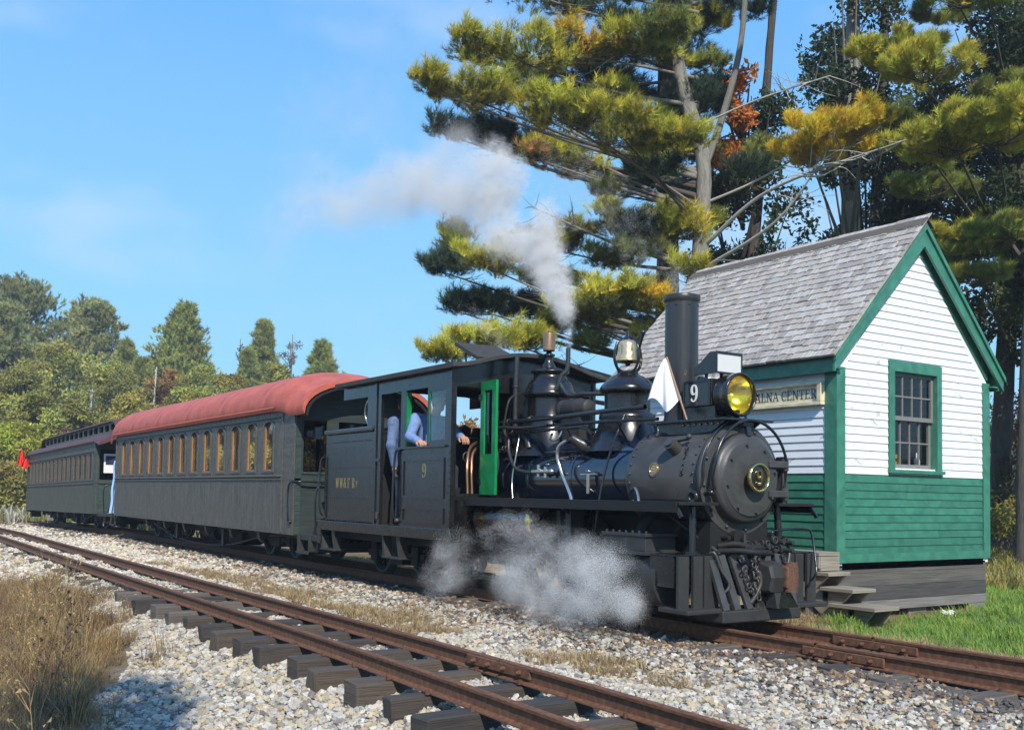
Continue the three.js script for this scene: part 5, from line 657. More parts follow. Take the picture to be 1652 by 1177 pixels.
{
  const x0 = -36.5, x1 = -26.42, co = thing('passenger_coach', 'dark green passenger coach with a raised clerestory roof at the tail of the train', 'railway coach', [-31.4, 0.25, 0]), P = (n, g, m, p = co, k) => part(n, g, m, p, k), N = 15, wp = (x1 - x0 - 0.7) / N, wx = (k) => x0 + 0.4 + wp * (k + 0.5);
  for (const s of [1, -1]) {
    const q = (g) => (s > 0 ? g : mirrorZ(g)), holes = []; for (let k = 0; k < N; k++) holes.push([[wx(k) - 0.2, 1.52], [wx(k) + 0.2, 1.52], [wx(k) + 0.2, 2.14], [wx(k) - 0.2, 2.14]]);
    P('side_wall', q(extZ([[x0, 1.42], [x1, 1.42], [x1, 2.46], [x0, 2.46]], 0.925, 0.955, holes)), M.coachPlain); P('side_panel', q(box(x0, x1, 0.66, 1.4, 0.925, 0.965)), M.coachBack);
    P('belt_rail', [q(box(x0, x1, 1.4, 1.44, 0.955, 0.99, 0.01)), q(box(x0, x1, 1.475, 1.5, 0.955, 0.98)), q(box(x0, x1, 2.19, 2.22, 0.955, 0.985)), q(box(x0, x1, 2.4, 2.46, 0.955, 0.985))], M.coachPlain);
    P('corner_post', [q(box(x1 - 0.08, x1 + 0.02, 0.66, 2.4, 0.956, 0.99)), q(box(x0 - 0.02, x0 + 0.08, 0.66, 2.4, 0.956, 0.99))], M.coachGreen);
    for (let k = 0; k < N; k++) { const c = wx(k), w = P('window', [q(box(c - 0.23, c - 0.2, 1.5, 2.16, 0.955, 0.975)), q(box(c + 0.2, c + 0.23, 1.5, 2.16, 0.955, 0.975))], M.coachPlain); P('pane', q(box(c - 0.2, c + 0.2, 1.52, 2.14, 0.935, 0.938)), M.darkGlass, w); }
    P('clerestory_wall', [q(box(x0 + 0.5, x1 + 0.1, 2.68, 2.74, 0.5, 0.54)), q(box(x0 + 0.5, x1 + 0.1, 2.9, 2.96, 0.5, 0.54)), ...Array.from({ length: N + 1 }, (_, k) => q(box(x0 + 0.5 + ((x1 - x0 - 0.4) / N) * k - 0.1, x0 + 0.5 + ((x1 - x0 - 0.4) / N) * k + 0.1, 2.74, 2.9, 0.5, 0.54)))], M.coachPlain);
  }
  const lower = (x, d) => [x, [[-1.03, 2.43 - d], [-1.0, 2.49 - d], [-0.8, 2.61 - d], [-0.5, 2.7 - d], [0.5, 2.7 - d], [0.8, 2.61 - d], [1.0, 2.49 - d], [1.03, 2.43 - d], [1.0, 2.42 - d], [0.5, 2.62 - d], [0.2, 2.64 - d], [0.0, 2.64 - d], [-0.0, 2.64 - d], [-0.2, 2.64 - d], [-0.5, 2.62 - d], [-1.0, 2.42 - d]]];
  P('roof', loft([lower(x0 - 0.5, 0.1), lower(x0, 0), lower(x1, 0), lower(x1 + 0.55, 0.1)]), M.maroonRoof);
  const up = (x, y, w) => [x, [[-w, y - 0.07], [-w * 0.96, y - 0.03], [-w * 0.5, y + 0.04], [w * 0.5, y + 0.04], [w * 0.96, y - 0.03], [w, y - 0.07], [w * 0.9, y - 0.08], [w * 0.5, y - 0.07], [-w * 0.5, y - 0.07], [-w * 0.9, y - 0.08]]];
  P('clerestory_roof', loft([up(x0 - 0.3, 2.76, 0.56), up(x0 + 0.3, 3.0, 0.62), up(x1 - 0.1, 3.02, 0.62), up(x1 + 0.2, 2.98, 0.62), up(x1 + 0.62, 2.62, 0.56)]), M.maroonRoof);
  const endw = (x, f) => { P('end_wall', [extX([[-0.925, 0.68], [0.925, 0.68], [0.925, 2.42], [0.5, 2.62], [-0.5, 2.62], [-0.925, 2.42]], x - 0.02, x + 0.02, [[[-0.86, 1.5], [-0.46, 1.5], [-0.46, 2.25], [-0.86, 2.25]], [[0.46, 1.5], [0.86, 1.5], [0.86, 2.25], [0.46, 2.25]]]), box(x + f * 0.02, x + f * 0.045, 1.4, 1.44, -0.94, 0.94), box(x + f * 0.02, x + f * 0.045, 0.68, 2.42, 0.88, 0.94), box(x + f * 0.02, x + f * 0.05, 0.68, 2.42, 0.36, 0.42)], M.coachGreen); P('pane', [box(x - 0.004, x, 1.5, 2.25, 0.46, 0.86), box(x - 0.004, x, 1.5, 2.25, -0.86, -0.46)], M.darkGlass); };
  endw(x1 - 0.05, 1); endw(x0 + 0.05, -1);
  P('floor', box(x0 + 0.05, x1 - 0.05, 0.7, 0.74, -0.92, 0.92), M.seat); P('lining', [box(x0 + 0.08, x1 - 0.08, 0.74, 1.5, 0.905, 0.924), box(x0 + 0.08, x1 - 0.08, 0.74, 1.5, -0.924, -0.905)], M.seat);
  for (const [a, b] of [[x1, x1 + 0.62], [x0 - 0.62, x0]]) { P('platform', [box(a, b, 0.6, 0.68, -0.9, 0.9, 0.01), box((a + b) / 2 - 0.1, (a + b) / 2 + 0.15, 0.44, 0.7, 0.5, 0.8, 0.02)], M.frameGrey); P('coupler', box(a === x1 ? b : a - 0.16, a === x1 ? b + 0.5 : a, 0.48, 0.6, -0.08, 0.08, 0.02), M.rustIron); for (const s of [1, -1]) P('platform_rail', [tube([[a === x1 ? b - 0.05 : a + 0.05, 0.68, s * 0.86], [a === x1 ? b - 0.05 : a + 0.05, 1.3, s * 0.86], [a === x1 ? b - 0.05 : a + 0.05, 1.38, s * 0.74], [a === x1 ? b - 0.05 : a + 0.05, 1.34, s * 0.42]], 0.016, 24)], M.cabBlack); }
  P('stove_pipe', [cylY(x0 + 0.6, 0, 2.95, 3.3, 0.07), cylY(x0 + 0.6, 0, 3.28, 3.36, 0.11)], M.maroonRoof);
  underframe(P, x0, x1, -34.4, -28.4, co);
  co.rotation.z = 0.012; co.position.y += grade(-31.4);
  const pb = thing('notice_board', 'white framed picture board on the end of the green coach between the two coaches', 'notice board', [-26.3, 1.7, 0.62]);
  P('board', box(-26.37, -26.35, 1.66, 2.13, 0.46, 0.79), M.offWhite, pb); P('print', [box(-26.35, -26.346, 1.86, 2.08, 0.5, 0.75), extX([[-0.73, 1.9], [-0.55, 1.94], [-0.51, 2.02], [-0.6, 2.0], [-0.72, 2.02]], -26.346, -26.343)], mat([0.02, 0.03, 0.07], 0.5), pb);
}
// cloths and flags on the train
{
  const g = new THREE.PlaneGeometry(1, 1, 14, 20).toNonIndexed(), p = g.attributes.position; for (let i = 0; i < p.count; i++) { const u = p.getX(i) + 0.5, v = 0.5 - p.getY(i); p.setXYZ(i, -24.5 + 0.05 * Math.sin(u * 13) - 0.03 * v, 1.92 - v * 1.2, 0.92 - (u - 0.35) * (0.12 + 0.18 * v) + 0.01 * Math.sin(v * 14)); } g.computeVertexNormals();
  one('blue_cloth', toCreasedNormals(g, 1.2), mat([0.3, 0.5, 0.8], 0.9, { side: THREE.DoubleSide }), 'pale blue cloth hanging at the far end of the red-roofed coach', 'cloth');
  const rf = (x, y, z, h, w, lab) => { const f = thing('red_flag', lab, 'flag', [x, y - h, z], 'red flags at the tail of the train'); part('staff', rod([x, y - h - 0.15, z - 0.06], [x, y + 0.03, z], 0.012), M.cabBlack, f); const g = new THREE.PlaneGeometry(1, 1, 22, 14).toNonIndexed(), p = g.attributes.position; for (let i = 0; i < p.count; i++) { const u = p.getX(i) + 0.5, v = 0.5 - p.getY(i), k = w * (0.12 + 0.88 * Math.pow(v, 0.8)), a = (u - 0.5) * 2; p.setXYZ(i, x + a * k * 0.45 + 0.05 * Math.cos(u * 20) * v, y - v * h * (0.88 + 0.12 * Math.cos(u * 11)), z + 0.03 + a * k * 0.9 + 0.04 * Math.sin(u * 16) * v); } g.computeVertexNormals(); part('cloth', toCreasedNormals(g, 1.2), M.redCloth, f); };
  rf(-36.8, 2.5, 1.1, 0.62, 0.17, 'bright red flag hanging furled from a staff at the very tail of the train'); rf(-36.35, 2.2, 1.03, 0.34, 0.2, 'small red flag against the side of the green coach');
}

// ---------------------------------------------------------------- trees
{
  rnd = mulberry(81);
  const m4 = new THREE.Matrix4(), q = new THREE.Quaternion(), eu = new THREE.Euler(), UP = V(0, 1, 0);
  const leafMat = (t = 0.35) => new THREE.MeshPhysicalMaterial({ roughness: 0.9, side: THREE.DoubleSide, transmission: t, thickness: 0, specularIntensity: 0.4 });
  const tone = (c, a, b) => { const g = rr(a, b), h = rr(-0.1, 0.1); return [c[0] * g * (1 + h), c[1] * g, c[2] * g]; };
  const LM = leafMat(0.35), NM = leafMat(0.2);
  const geoOf = (p) => { const g = new THREE.BufferGeometry(); g.setAttribute('position', new THREE.Float32BufferAttribute(p, 3)); g.computeVertexNormals(); return g; };
  // a clump of small bent leaves
  const clump = (n, spread, s) => { const p = []; for (let i = 0; i < n; i++) { const c = V(rr(-1, 1), rr(-1, 1), rr(-1, 1)).multiplyScalar(spread), a = V(rr(-1, 1), rr(-0.6, 0.6), rr(-1, 1)).normalize(), b = V(rr(-1, 1), rr(-1, 1), rr(-1, 1)).cross(a).normalize(), w = s * rr(0.7, 1.2); const A = c.clone().addScaledVector(a, -w), C = c.clone().addScaledVector(a, w), n2 = a.clone().cross(b).multiplyScalar(w * 0.25), B = c.clone().addScaledVector(b, w * 0.5).add(n2), D = c.clone().addScaledVector(b, -w * 0.5).add(n2); for (const t of [A, B, C, A, C, D]) p.push(t.x, t.y, t.z); } return geoOf(p); };
  // a plume of needles along a short twig
  const sprig = (n, L, w) => { const p = []; for (let i = 0; i < n; i++) { const t = rr(0, 1), a = rr(0, 6.28), el = rr(0.45, 1.3), s = V(0, t * L * 0.9, 0), d = V(Math.cos(a) * Math.cos(el), Math.sin(el), Math.sin(a) * Math.cos(el)).multiplyScalar(L * rr(0.6, 1)), o = d.clone().cross(V(rr(-1, 1), rr(-1, 1), rr(-1, 1))).normalize().multiplyScalar(w); const A = s.clone().add(o), B = s.clone().sub(o), C = s.clone().add(d); p.push(A.x, A.y, A.z, B.x, B.y, B.z, C.x, C.y, C.z); } return geoOf(p); };
  const leaves = [clump(7, 0.8, 0.42), clump(7, 0.8, 0.38)], needles = [sprig(30, 0.17, 0.004), sprig(26, 0.145, 0.0045)], tuftFar = [sprig(26, 0.36, 0.022), sprig(22, 0.32, 0.026)];
  // blobs: [x, y, z, rx, ry, rz, [r, g, b], n]
  function fill(parent, blobs, geos, material, s0, s1, name = 'crown', up = 0, shell = 0.5) {
    const L = geos.map(() => []), B = parent.base;
    for (const [x, y, z, rx, ry, rz, c, n] of blobs) for (let i = 0; i < n; i++) {
      const d = V(rr(-1, 1), rr(-1, 1), rr(-1, 1)); if (d.lengthSq() > 1) { i--; continue; } const l = d.length(); d.multiplyScalar(lerp(1, Math.pow(l, -0.55), shell)); const wob = 1 + 0.35 * noise3((x + d.x * rx) * 0.9, (y + d.y * ry) * 0.9, (z + d.z * rz) * 0.9); d.multiplyScalar(wob);
      const pos = V(x + d.x * rx - B.x, y + d.y * ry - B.y, z + d.z * rz - B.z);
      if (up) { const dir = V(d.x * 0.7 + rr(-0.35, 0.35), up, d.z * 0.7 + rr(-0.35, 0.35)).normalize(); q.setFromUnitVectors(UP, dir); } else q.setFromEuler(eu.set(rr(0, 6.3), rr(0, 6.3), rr(0, 6.3)));
      const s = rr(s0, s1); m4.compose(pos, q, V(s, s, s)); const v = rr(0.7, 1.3), h = rr(-0.12, 0.12);
      L[Math.floor(rnd() * geos.length)].push([m4.clone(), col(c[0] * v * (1 + h), c[1] * v, c[2] * v * (1 - h))]);
    }
    L.forEach((l, k) => scatter(geos[k], material, l, parent, name));
  }
  const limb = (pts, r0, r1, n = 10, rs = 7) => { const cv = new THREE.CatmullRomCurve3(pts.map((p) => V(...p)), false, 'centripetal'), g = new THREE.TubeGeometry(cv, n, 1, rs, false), p = g.attributes.position, u = g.attributes.uv; for (let i = 0; i <= n; i++) { const c = cv.getPointAt(i / n), r = lerp(r0, r1, i / n); for (let j = 0; j <= rs; j++) { const k = i * (rs + 1) + j, w = r * (1 + 0.12 * noise3(c.x * 2 + j, c.y * 2, j * 3)); p.setXYZ(k, c.x + (p.getX(k) - c.x) * w, c.y + (p.getY(k) - c.y) * w, c.z + (p.getZ(k) - c.z) * w); u.setXY(k, (j / rs) * 2, (i / n) * cv.getLength() * 0.5); } } g.computeVertexNormals(); return fin(g); };
  const barkM = (c) => mat(c, 0.95, { map: rep(T.bark, 1, 1), bumpMap: rep(T.bark, 1, 1), bumpScale: 0.03 });
  const barkPale = barkM([0.34, 0.315, 0.27]), barkDark = barkM([0.11, 0.095, 0.08]), twig = mat([0.2, 0.18, 0.155], 0.9), twigD = mat([0.08, 0.065, 0.05], 0.9), birch = mat([0.7, 0.68, 0.63], 0.8, { map: rep(T.bark, 0.5, 2) });
  const PC = [[0.50, 0.47, 0.06], [0.68, 0.50, 0.045], [0.055, 0.09, 0.055], [0.5, 0.3, 0.12], [0.27, 0.3, 0.06]];
  // --- the great pine behind the train
  {
    const PADS = [[-17.9,10.6,-4.5,0.71,0.29,0],[-17.4,10.5,-5.4,0.91,0.36,0],[-17.5,11.1,-6.9,0.82,0.38,1],[-16.9,11.1,-7.7,0.68,0.33,0],[-16.3,10.8,-8.4,0.38,0.19,0],[-17.5,9.4,-3.3,0.49,0.25,0],[-17.1,9.3,-4.0,0.68,0.35,0],[-17.6,9.7,-5.1,0.52,0.29,4],[-19.1,9.2,-4.5,0.49,0.18,2],[-18.8,9.2,-5.0,0.41,0.16,2],[-15.4,8.6,-4.7,0.56,0.31,0],[-15.1,8.4,-5.1,0.47,0.26,0],[-14.6,8.2,-5.8,0.68,0.4,0],[-19.0,9.3,-6.6,0.85,0.34,2],[-17.7,8.6,-6.6,0.82,0.35,0],[-19.4,9.4,-6.0,0.71,0.28,2],[-17.3,8.4,-5.6,0.29,0.13,3],[-19.2,10.9,-8.0,0.89,0.3,2],[-18.5,10.9,-8.9,0.74,0.24,2],[-16.8,10.0,-9.3,0.37,0.23,0],[-16.1,8.8,-8.6,0.24,0.19,1],[-17.2,8.5,-8.9,0.43,0.34,4],[-18.6,8.6,-8.8,0.53,0.3,2],[-16.2,7.1,-8.5,0.61,0.46,0],[-16.9,7.2,-7.6,0.68,0.38,0],[-16.6,6.7,-8.1,0.54,0.27,0],[-19.0,6.8,-4.7,0.38,0.54,4],[-19.1,6.2,-4.6,0.49,0.27,2],[-17.7,6.1,-4.8,0.58,0.29,0],[-18.1,6.7,-6.0,0.54,0.3,0],[-17.9,6.0,-6.4,0.63,0.27,0],[-18.5,7.0,-7.2,0.43,0.34,4],[-15.5,5.2,-6.2,0.68,0.42,0],[-15.1,5.1,-6.7,0.45,0.27,1],[-16.7,5.1,-6.3,0.52,0.26,0],[-19.0,5.5,-6.6,0.71,0.31,2],[-18.7,5.4,-5.2,0.63,0.24,2],[-18.9,5.3,-4.8,0.41,0.16,2],[-17.0,4.3,-4.1,0.57,0.22,0],[-17.3,4.0,-3.5,0.52,0.2,0],[-17.4,4.5,-5.4,0.65,0.31,0],[-17.8,5.0,-6.5,0.46,0.27,4],[-18.1,5.2,-7.8,0.57,0.23,0],[-18.4,5.3,-9.1,0.59,0.21,2],[-18.9,11.5,-8.4,0.74,0.27,4],[-15.2,6.0,-8.1,0.31,0.29,0],[-17.8,12.3,-5.6,0.9,0.4,0],[-17.3,12.6,-7.2,0.9,0.45,0],[-16.2,12.5,-8.8,0.8,0.4,4],[-18.7,13.2,-6.6,0.9,0.4,0],[-17.2,13.8,-8.2,1.0,0.5,0],[-16.6,12.0,-9.6,0.6,0.3,0]];
    const t = thing('pine_tree', 'great old white pine with golden green plumes, leaning out behind the cab and coaches', 'pine tree', [-15.8, 0, -9]);
    part('trunk', [limb([[-15.8, -0.3, -9.0], [-15.82, 3, -8.95], [-15.8, 6.2, -8.93], [-15.75, 8.6, -8.95], [-16.1, 10.4, -8.6], [-16.3, 13.5, -8.4]], 0.23, 0.12, 40, 14), limb([[-15.76, 8.2, -8.94], [-15.5, 9.4, -9.25], [-15.2, 11, -9.5], [-15.1, 13.4, -9.6]], 0.085, 0.05, 20, 10)], barkPale, t);
    const br = [], dk = []; let n = 0;
    for (const [x, y, z, w, h, c] of PADS) {
      const d = Math.hypot(x + 15.8, z + 9), y0 = Math.max(3, y - 0.2 - d * 0.22 + rr(-0.3, 0.3)), s = [-15.85, y0, -8.9], mid = [lerp(s[0], x, 0.5) + rr(-0.3, 0.3), lerp(y0, y, 0.45) - 0.1, lerp(s[2], z, 0.5) + rr(-0.3, 0.3)], e = [x, y - h * 0.5, z];
      (c === 2 || n % 3 === 0 ? dk : br).push(limb([s, mid, e], 0.025 + 0.008 * d, 0.012, 14, 6)); n++;
      for (let k = 0; k < 22; k++) { const f = rr(0.3, 1), b = [lerp(mid[0], e[0], f), lerp(mid[1], e[1], f), lerp(mid[2], e[2], f)], v = [b[0] + rr(-1, 1) * w * 1.1, b[1] + rr(-0.1, 0.8) * h, b[2] + rr(-1, 1) * w * 1.1]; (c === 2 || k % 2 ? dk : br).push(limb([b, [lerp(b[0], v[0], 0.5) + rr(-0.08, 0.08), lerp(b[1], v[1], 0.5) - 0.03, lerp(b[2], v[2], 0.5)], v], 0.009, 0.003, 5, 3)); }
    }
    // long bare branches in front of the dark wood
    const bare = [];
    for (const [a, b, c, r] of [[[-15.7, 6.7, -9], [-14.2, 7.5, -9.2], [-11.4, 8.0, -10], 0.05], [[-15.7, 6.2, -9], [-14, 6.9, -9.3], [-12.9, 7.9, -9.4], 0.045], [[-15.7, 7.6, -9], [-14.6, 7.9, -9.4], [-13.2, 8.5, -9.9], 0.035], [[-15.7, 5.5, -9], [-14.8, 6.1, -9.4], [-14.2, 6.3, -9.8], 0.035], [[-15.8, 7.3, -8.9], [-16.8, 8.2, -7.6], [-17.6, 8.9, -6.2], 0.07], [[-15.8, 8.2, -8.9], [-17, 9.2, -7.6], [-18, 9.9, -5.6], 0.07], [[-15.8, 6.2, -8.9], [-16.8, 6.7, -7.4], [-17.9, 7.5, -6.0], 0.06], [[-15.8, 5.6, -8.9], [-17, 5.6, -7.5], [-18.3, 6.0, -6.0], 0.045], [[-15.8, 9.3, -8.9], [-14.6, 9.6, -9.4], [-13.4, 9.9, -10.2], 0.03]]) {
      const bb = b[2] < -9.05 ? bare : br; bb.push(limb([a, b, c], r, 0.012, 18, 6)); for (let k = 0; k < 22; k++) { const f = rr(0.25, 1), P = [lerp(b[0], c[0], f), lerp(b[1], c[1], f), lerp(b[2], c[2], f)], e = [P[0] + rr(-0.7, 0.7), P[1] + rr(-0.35, 0.5), P[2] + rr(-0.7, 0.7)]; bb.push(limb([P, [lerp(P[0], e[0], 0.5), lerp(P[1], e[1], 0.5) + rr(-0.1, 0.1), lerp(P[2], e[2], 0.5)], e], 0.012, 0.003, 6, 4)); }
    }
    part('branches', br, twig, t); part('branches', bare, mat([0.42, 0.39, 0.34], 0.9), t); part('branches', dk, twigD, t);
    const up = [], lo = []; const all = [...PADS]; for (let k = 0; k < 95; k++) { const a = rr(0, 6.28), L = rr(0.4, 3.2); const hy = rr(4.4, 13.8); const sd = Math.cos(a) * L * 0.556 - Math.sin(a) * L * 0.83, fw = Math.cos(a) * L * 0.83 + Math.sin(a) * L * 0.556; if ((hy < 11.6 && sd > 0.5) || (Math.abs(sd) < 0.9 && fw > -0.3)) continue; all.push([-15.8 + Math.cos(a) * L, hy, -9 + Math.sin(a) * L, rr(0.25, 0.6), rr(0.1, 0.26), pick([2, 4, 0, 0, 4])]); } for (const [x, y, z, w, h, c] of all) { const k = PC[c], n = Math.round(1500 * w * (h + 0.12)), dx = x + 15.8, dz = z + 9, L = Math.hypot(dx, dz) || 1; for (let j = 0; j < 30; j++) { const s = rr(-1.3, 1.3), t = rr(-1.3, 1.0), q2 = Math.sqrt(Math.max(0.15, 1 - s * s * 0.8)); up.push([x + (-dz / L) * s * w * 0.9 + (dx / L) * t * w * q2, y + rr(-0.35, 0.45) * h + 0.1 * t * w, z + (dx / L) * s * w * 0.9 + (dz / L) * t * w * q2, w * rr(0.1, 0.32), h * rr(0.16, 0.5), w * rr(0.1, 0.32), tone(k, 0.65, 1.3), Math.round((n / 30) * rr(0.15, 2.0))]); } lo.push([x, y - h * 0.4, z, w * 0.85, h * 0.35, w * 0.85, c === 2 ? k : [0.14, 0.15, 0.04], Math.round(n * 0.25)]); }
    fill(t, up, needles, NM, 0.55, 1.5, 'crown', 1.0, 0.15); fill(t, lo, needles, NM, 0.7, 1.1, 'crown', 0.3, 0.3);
    const o = thing('pine_tree', 'dark straight pine trunk close behind the great pine, with sparse limbs', 'pine tree', [-17.75, 0, -9.8]);
    part('trunk', limb([[-17.7, -0.3, -9.8], [-17.74, 5, -9.78], [-17.75, 9.3, -9.76], [-17.8, 15, -9.7]], 0.33, 0.2, 30, 12), barkDark, o);
    const d = []; for (let k = 0; k < 16; k++) { const y = rr(5, 14), a = rr(0, 6.28), L = rr(0.8, 2.2); d.push(limb([[-17.75, y, -9.77], [-17.75 + Math.cos(a) * L * 0.5, y + 0.05, -9.77 + Math.sin(a) * L * 0.5], [-17.75 + Math.cos(a) * L, y + rr(0, 0.6), -9.77 + Math.sin(a) * L]], 0.045, 0.01, 8, 5)); } part('branches', d, twigD, o);
    const bl = []; for (let k = 0; k < 12; k++) { const a = rr(0, 6.28), L = rr(0.9, 2.3), y = rr(8.5, 14.5); bl.push([-17.75 + Math.cos(a) * L, y, -9.77 + Math.sin(a) * L, 0.6, 0.25, 0.6, PC[rnd() < 0.6 ? 2 : 4], 230]); } fill(o, bl, needles, NM, 0.8, 1.3, 'crown', 0.8, 0.2);
  }
  // --- yellow and green boughs over the station, on the trees that carry them
  const dark = [0.042, 0.066, 0.02];  // leaf green darkened: shade among the trees put into the colour
  const wood = (name, label, x, z, H, r, path, barkMat, crowns, pads, cat = 'tree') => {
    const t = thing(name, label, cat, [x, 0, z]); const tr = [limb(path, r, r * 0.45, 30, 10)]; part('trunk', tr, barkMat, t);
    const b = []; for (const [cx, cy, cz, rx, ry, rz, c, n] of crowns) for (let k = 0; k < 7; k++) { const a = rr(0, 6.28), y0 = clamp(cy - ry * 0.6 + rr(-1, 1), 2, H), e = [cx + Math.cos(a) * rx * rr(0.4, 1), cy + rr(-0.5, 0.9) * ry, cz + Math.sin(a) * rz * rr(0.4, 1)]; b.push(limb([[x, y0, z], [lerp(x, e[0], 0.5), lerp(y0, e[1], 0.4), lerp(z, e[2], 0.5)], e], 0.06, 0.01, 10, 5)); }
    for (const [px, py, pz, w, h, c] of pads) { b.push(limb([[x, py - 1.2, z], [lerp(x, px, 0.5), py - 0.7, lerp(z, pz, 0.5)], [px, py - h * 0.6, pz]], 0.06, 0.015, 14, 5)); for (let k = 0; k < 14; k++) b.push(limb([[px + rr(-0.3, 0.3) * w, py - h * 0.8, pz], [px + rr(-0.8, 0.8) * w, py - h * 0.2, pz + rr(-0.8, 0.8) * w], [px + rr(-1, 1) * w, py + rr(0, 0.6) * h, pz + rr(-1, 1) * w]], 0.012, 0.004, 5, 4)); }
    part('branches', b, barkMat === barkDark ? twigD : twig, t);
    if (crowns.length) { const bl = []; for (const [cx, cy, cz, rx, ry, rz, c, n] of crowns) for (let k = 0; k < 15; k++) { const a = V(rr(-1, 1), rr(-1, 1), rr(-1, 1)).multiplyScalar(0.72), g = rr(0.7, 1.4); bl.push([cx + a.x * rx, cy + a.y * ry, cz + a.z * rz, rx * rr(0.18, 0.42), ry * rr(0.1, 0.26), rz * rr(0.18, 0.42), [c[0] * g * rr(0.9, 1.5), c[1] * g, c[2] * g], Math.round((n / 15) * rr(0.25, 1.15))]); } fill(t, bl, leaves, LM, 0.13, 0.25); }
    if (pads.length) { const bl = []; for (const [px, py, pz, w, h, c] of pads) { for (let j = 0; j < 22; j++) bl.push([px + rr(-1.15, 1.15) * w, py + rr(-0.5, 0.55) * h, pz + rr(-1.15, 1.15) * w, w * rr(0.12, 0.34), h * rr(0.2, 0.5), w * rr(0.12, 0.34), tone(PC[c], 0.7, 1.25), Math.round(75 * w * (h + 0.15) * 2.2 * rr(0.2, 1.9))]); } fill(t, bl, needles, NM, 0.8, 1.25, 'crown', 1.0, 0.3); }
    return t;
  };
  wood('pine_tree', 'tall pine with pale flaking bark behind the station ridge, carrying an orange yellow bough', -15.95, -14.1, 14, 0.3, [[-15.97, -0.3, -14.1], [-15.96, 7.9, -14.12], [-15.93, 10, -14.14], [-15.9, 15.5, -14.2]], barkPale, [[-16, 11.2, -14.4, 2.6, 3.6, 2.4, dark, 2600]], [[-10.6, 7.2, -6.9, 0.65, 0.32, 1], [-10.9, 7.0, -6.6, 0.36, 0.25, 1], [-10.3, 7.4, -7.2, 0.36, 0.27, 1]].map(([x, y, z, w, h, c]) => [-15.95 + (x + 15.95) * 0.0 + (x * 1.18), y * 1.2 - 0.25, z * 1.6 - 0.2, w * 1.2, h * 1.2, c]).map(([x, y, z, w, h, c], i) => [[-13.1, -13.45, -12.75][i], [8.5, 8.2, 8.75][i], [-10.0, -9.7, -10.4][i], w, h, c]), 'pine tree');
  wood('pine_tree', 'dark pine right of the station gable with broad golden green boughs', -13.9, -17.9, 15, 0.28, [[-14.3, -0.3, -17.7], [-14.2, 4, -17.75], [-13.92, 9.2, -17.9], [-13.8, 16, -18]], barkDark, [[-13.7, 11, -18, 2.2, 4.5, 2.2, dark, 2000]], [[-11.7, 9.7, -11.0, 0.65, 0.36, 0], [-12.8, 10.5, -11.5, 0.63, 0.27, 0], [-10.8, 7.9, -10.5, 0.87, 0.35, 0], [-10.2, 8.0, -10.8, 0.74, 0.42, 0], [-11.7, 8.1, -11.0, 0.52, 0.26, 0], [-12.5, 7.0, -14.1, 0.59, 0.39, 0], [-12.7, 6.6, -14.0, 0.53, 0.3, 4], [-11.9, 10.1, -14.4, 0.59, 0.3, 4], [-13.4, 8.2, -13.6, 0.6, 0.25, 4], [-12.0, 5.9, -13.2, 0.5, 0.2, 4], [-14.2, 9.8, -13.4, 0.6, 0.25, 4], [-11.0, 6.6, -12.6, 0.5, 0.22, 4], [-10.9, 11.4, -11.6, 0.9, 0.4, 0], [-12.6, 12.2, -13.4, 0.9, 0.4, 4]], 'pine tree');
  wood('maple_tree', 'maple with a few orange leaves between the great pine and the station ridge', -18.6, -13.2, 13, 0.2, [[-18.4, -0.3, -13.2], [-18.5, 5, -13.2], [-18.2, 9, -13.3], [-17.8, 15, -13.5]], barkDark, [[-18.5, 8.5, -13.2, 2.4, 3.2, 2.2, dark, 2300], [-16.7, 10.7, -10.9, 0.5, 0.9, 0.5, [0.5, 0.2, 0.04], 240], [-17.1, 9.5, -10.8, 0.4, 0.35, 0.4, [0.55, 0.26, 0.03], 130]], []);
  wood('oak_tree', 'dense oak with leaves coloured dark for shade directly behind the station roof', -17.6, -17, 14, 0.25, [[-17.6, -0.3, -17], [-17.5, 6, -17], [-17.2, 15, -17.2]], barkDark, [[-17.4, 8.5, -17, 3.4, 4.6, 2.8, dark, 4200], [-15.2, 7.2, -16.2, 2.2, 2.6, 2, dark, 1500]], []);
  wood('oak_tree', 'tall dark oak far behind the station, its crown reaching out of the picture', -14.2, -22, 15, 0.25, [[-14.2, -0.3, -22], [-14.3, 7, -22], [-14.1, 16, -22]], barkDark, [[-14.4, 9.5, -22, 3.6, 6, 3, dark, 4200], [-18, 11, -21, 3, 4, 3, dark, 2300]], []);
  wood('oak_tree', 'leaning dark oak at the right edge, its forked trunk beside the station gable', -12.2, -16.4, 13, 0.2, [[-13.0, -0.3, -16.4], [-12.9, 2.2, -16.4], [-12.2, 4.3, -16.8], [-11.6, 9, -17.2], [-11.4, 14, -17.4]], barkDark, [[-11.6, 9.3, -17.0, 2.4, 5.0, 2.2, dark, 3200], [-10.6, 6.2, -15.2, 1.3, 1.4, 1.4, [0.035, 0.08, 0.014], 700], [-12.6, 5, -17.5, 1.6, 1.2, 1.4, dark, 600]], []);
  wood('young_oak_tree', 'slim dark tree standing close beside the station gable at the right edge', -11.2, -13.4, 10, 0.13, [[-11.3, -0.2, -13.4], [-11.25, 4, -13.5], [-11.0, 9, -13.6]], barkDark, [[-10.9, 6.6, -13.7, 1.0, 2.0, 1.0, [0.035, 0.07, 0.016], 700]], []);
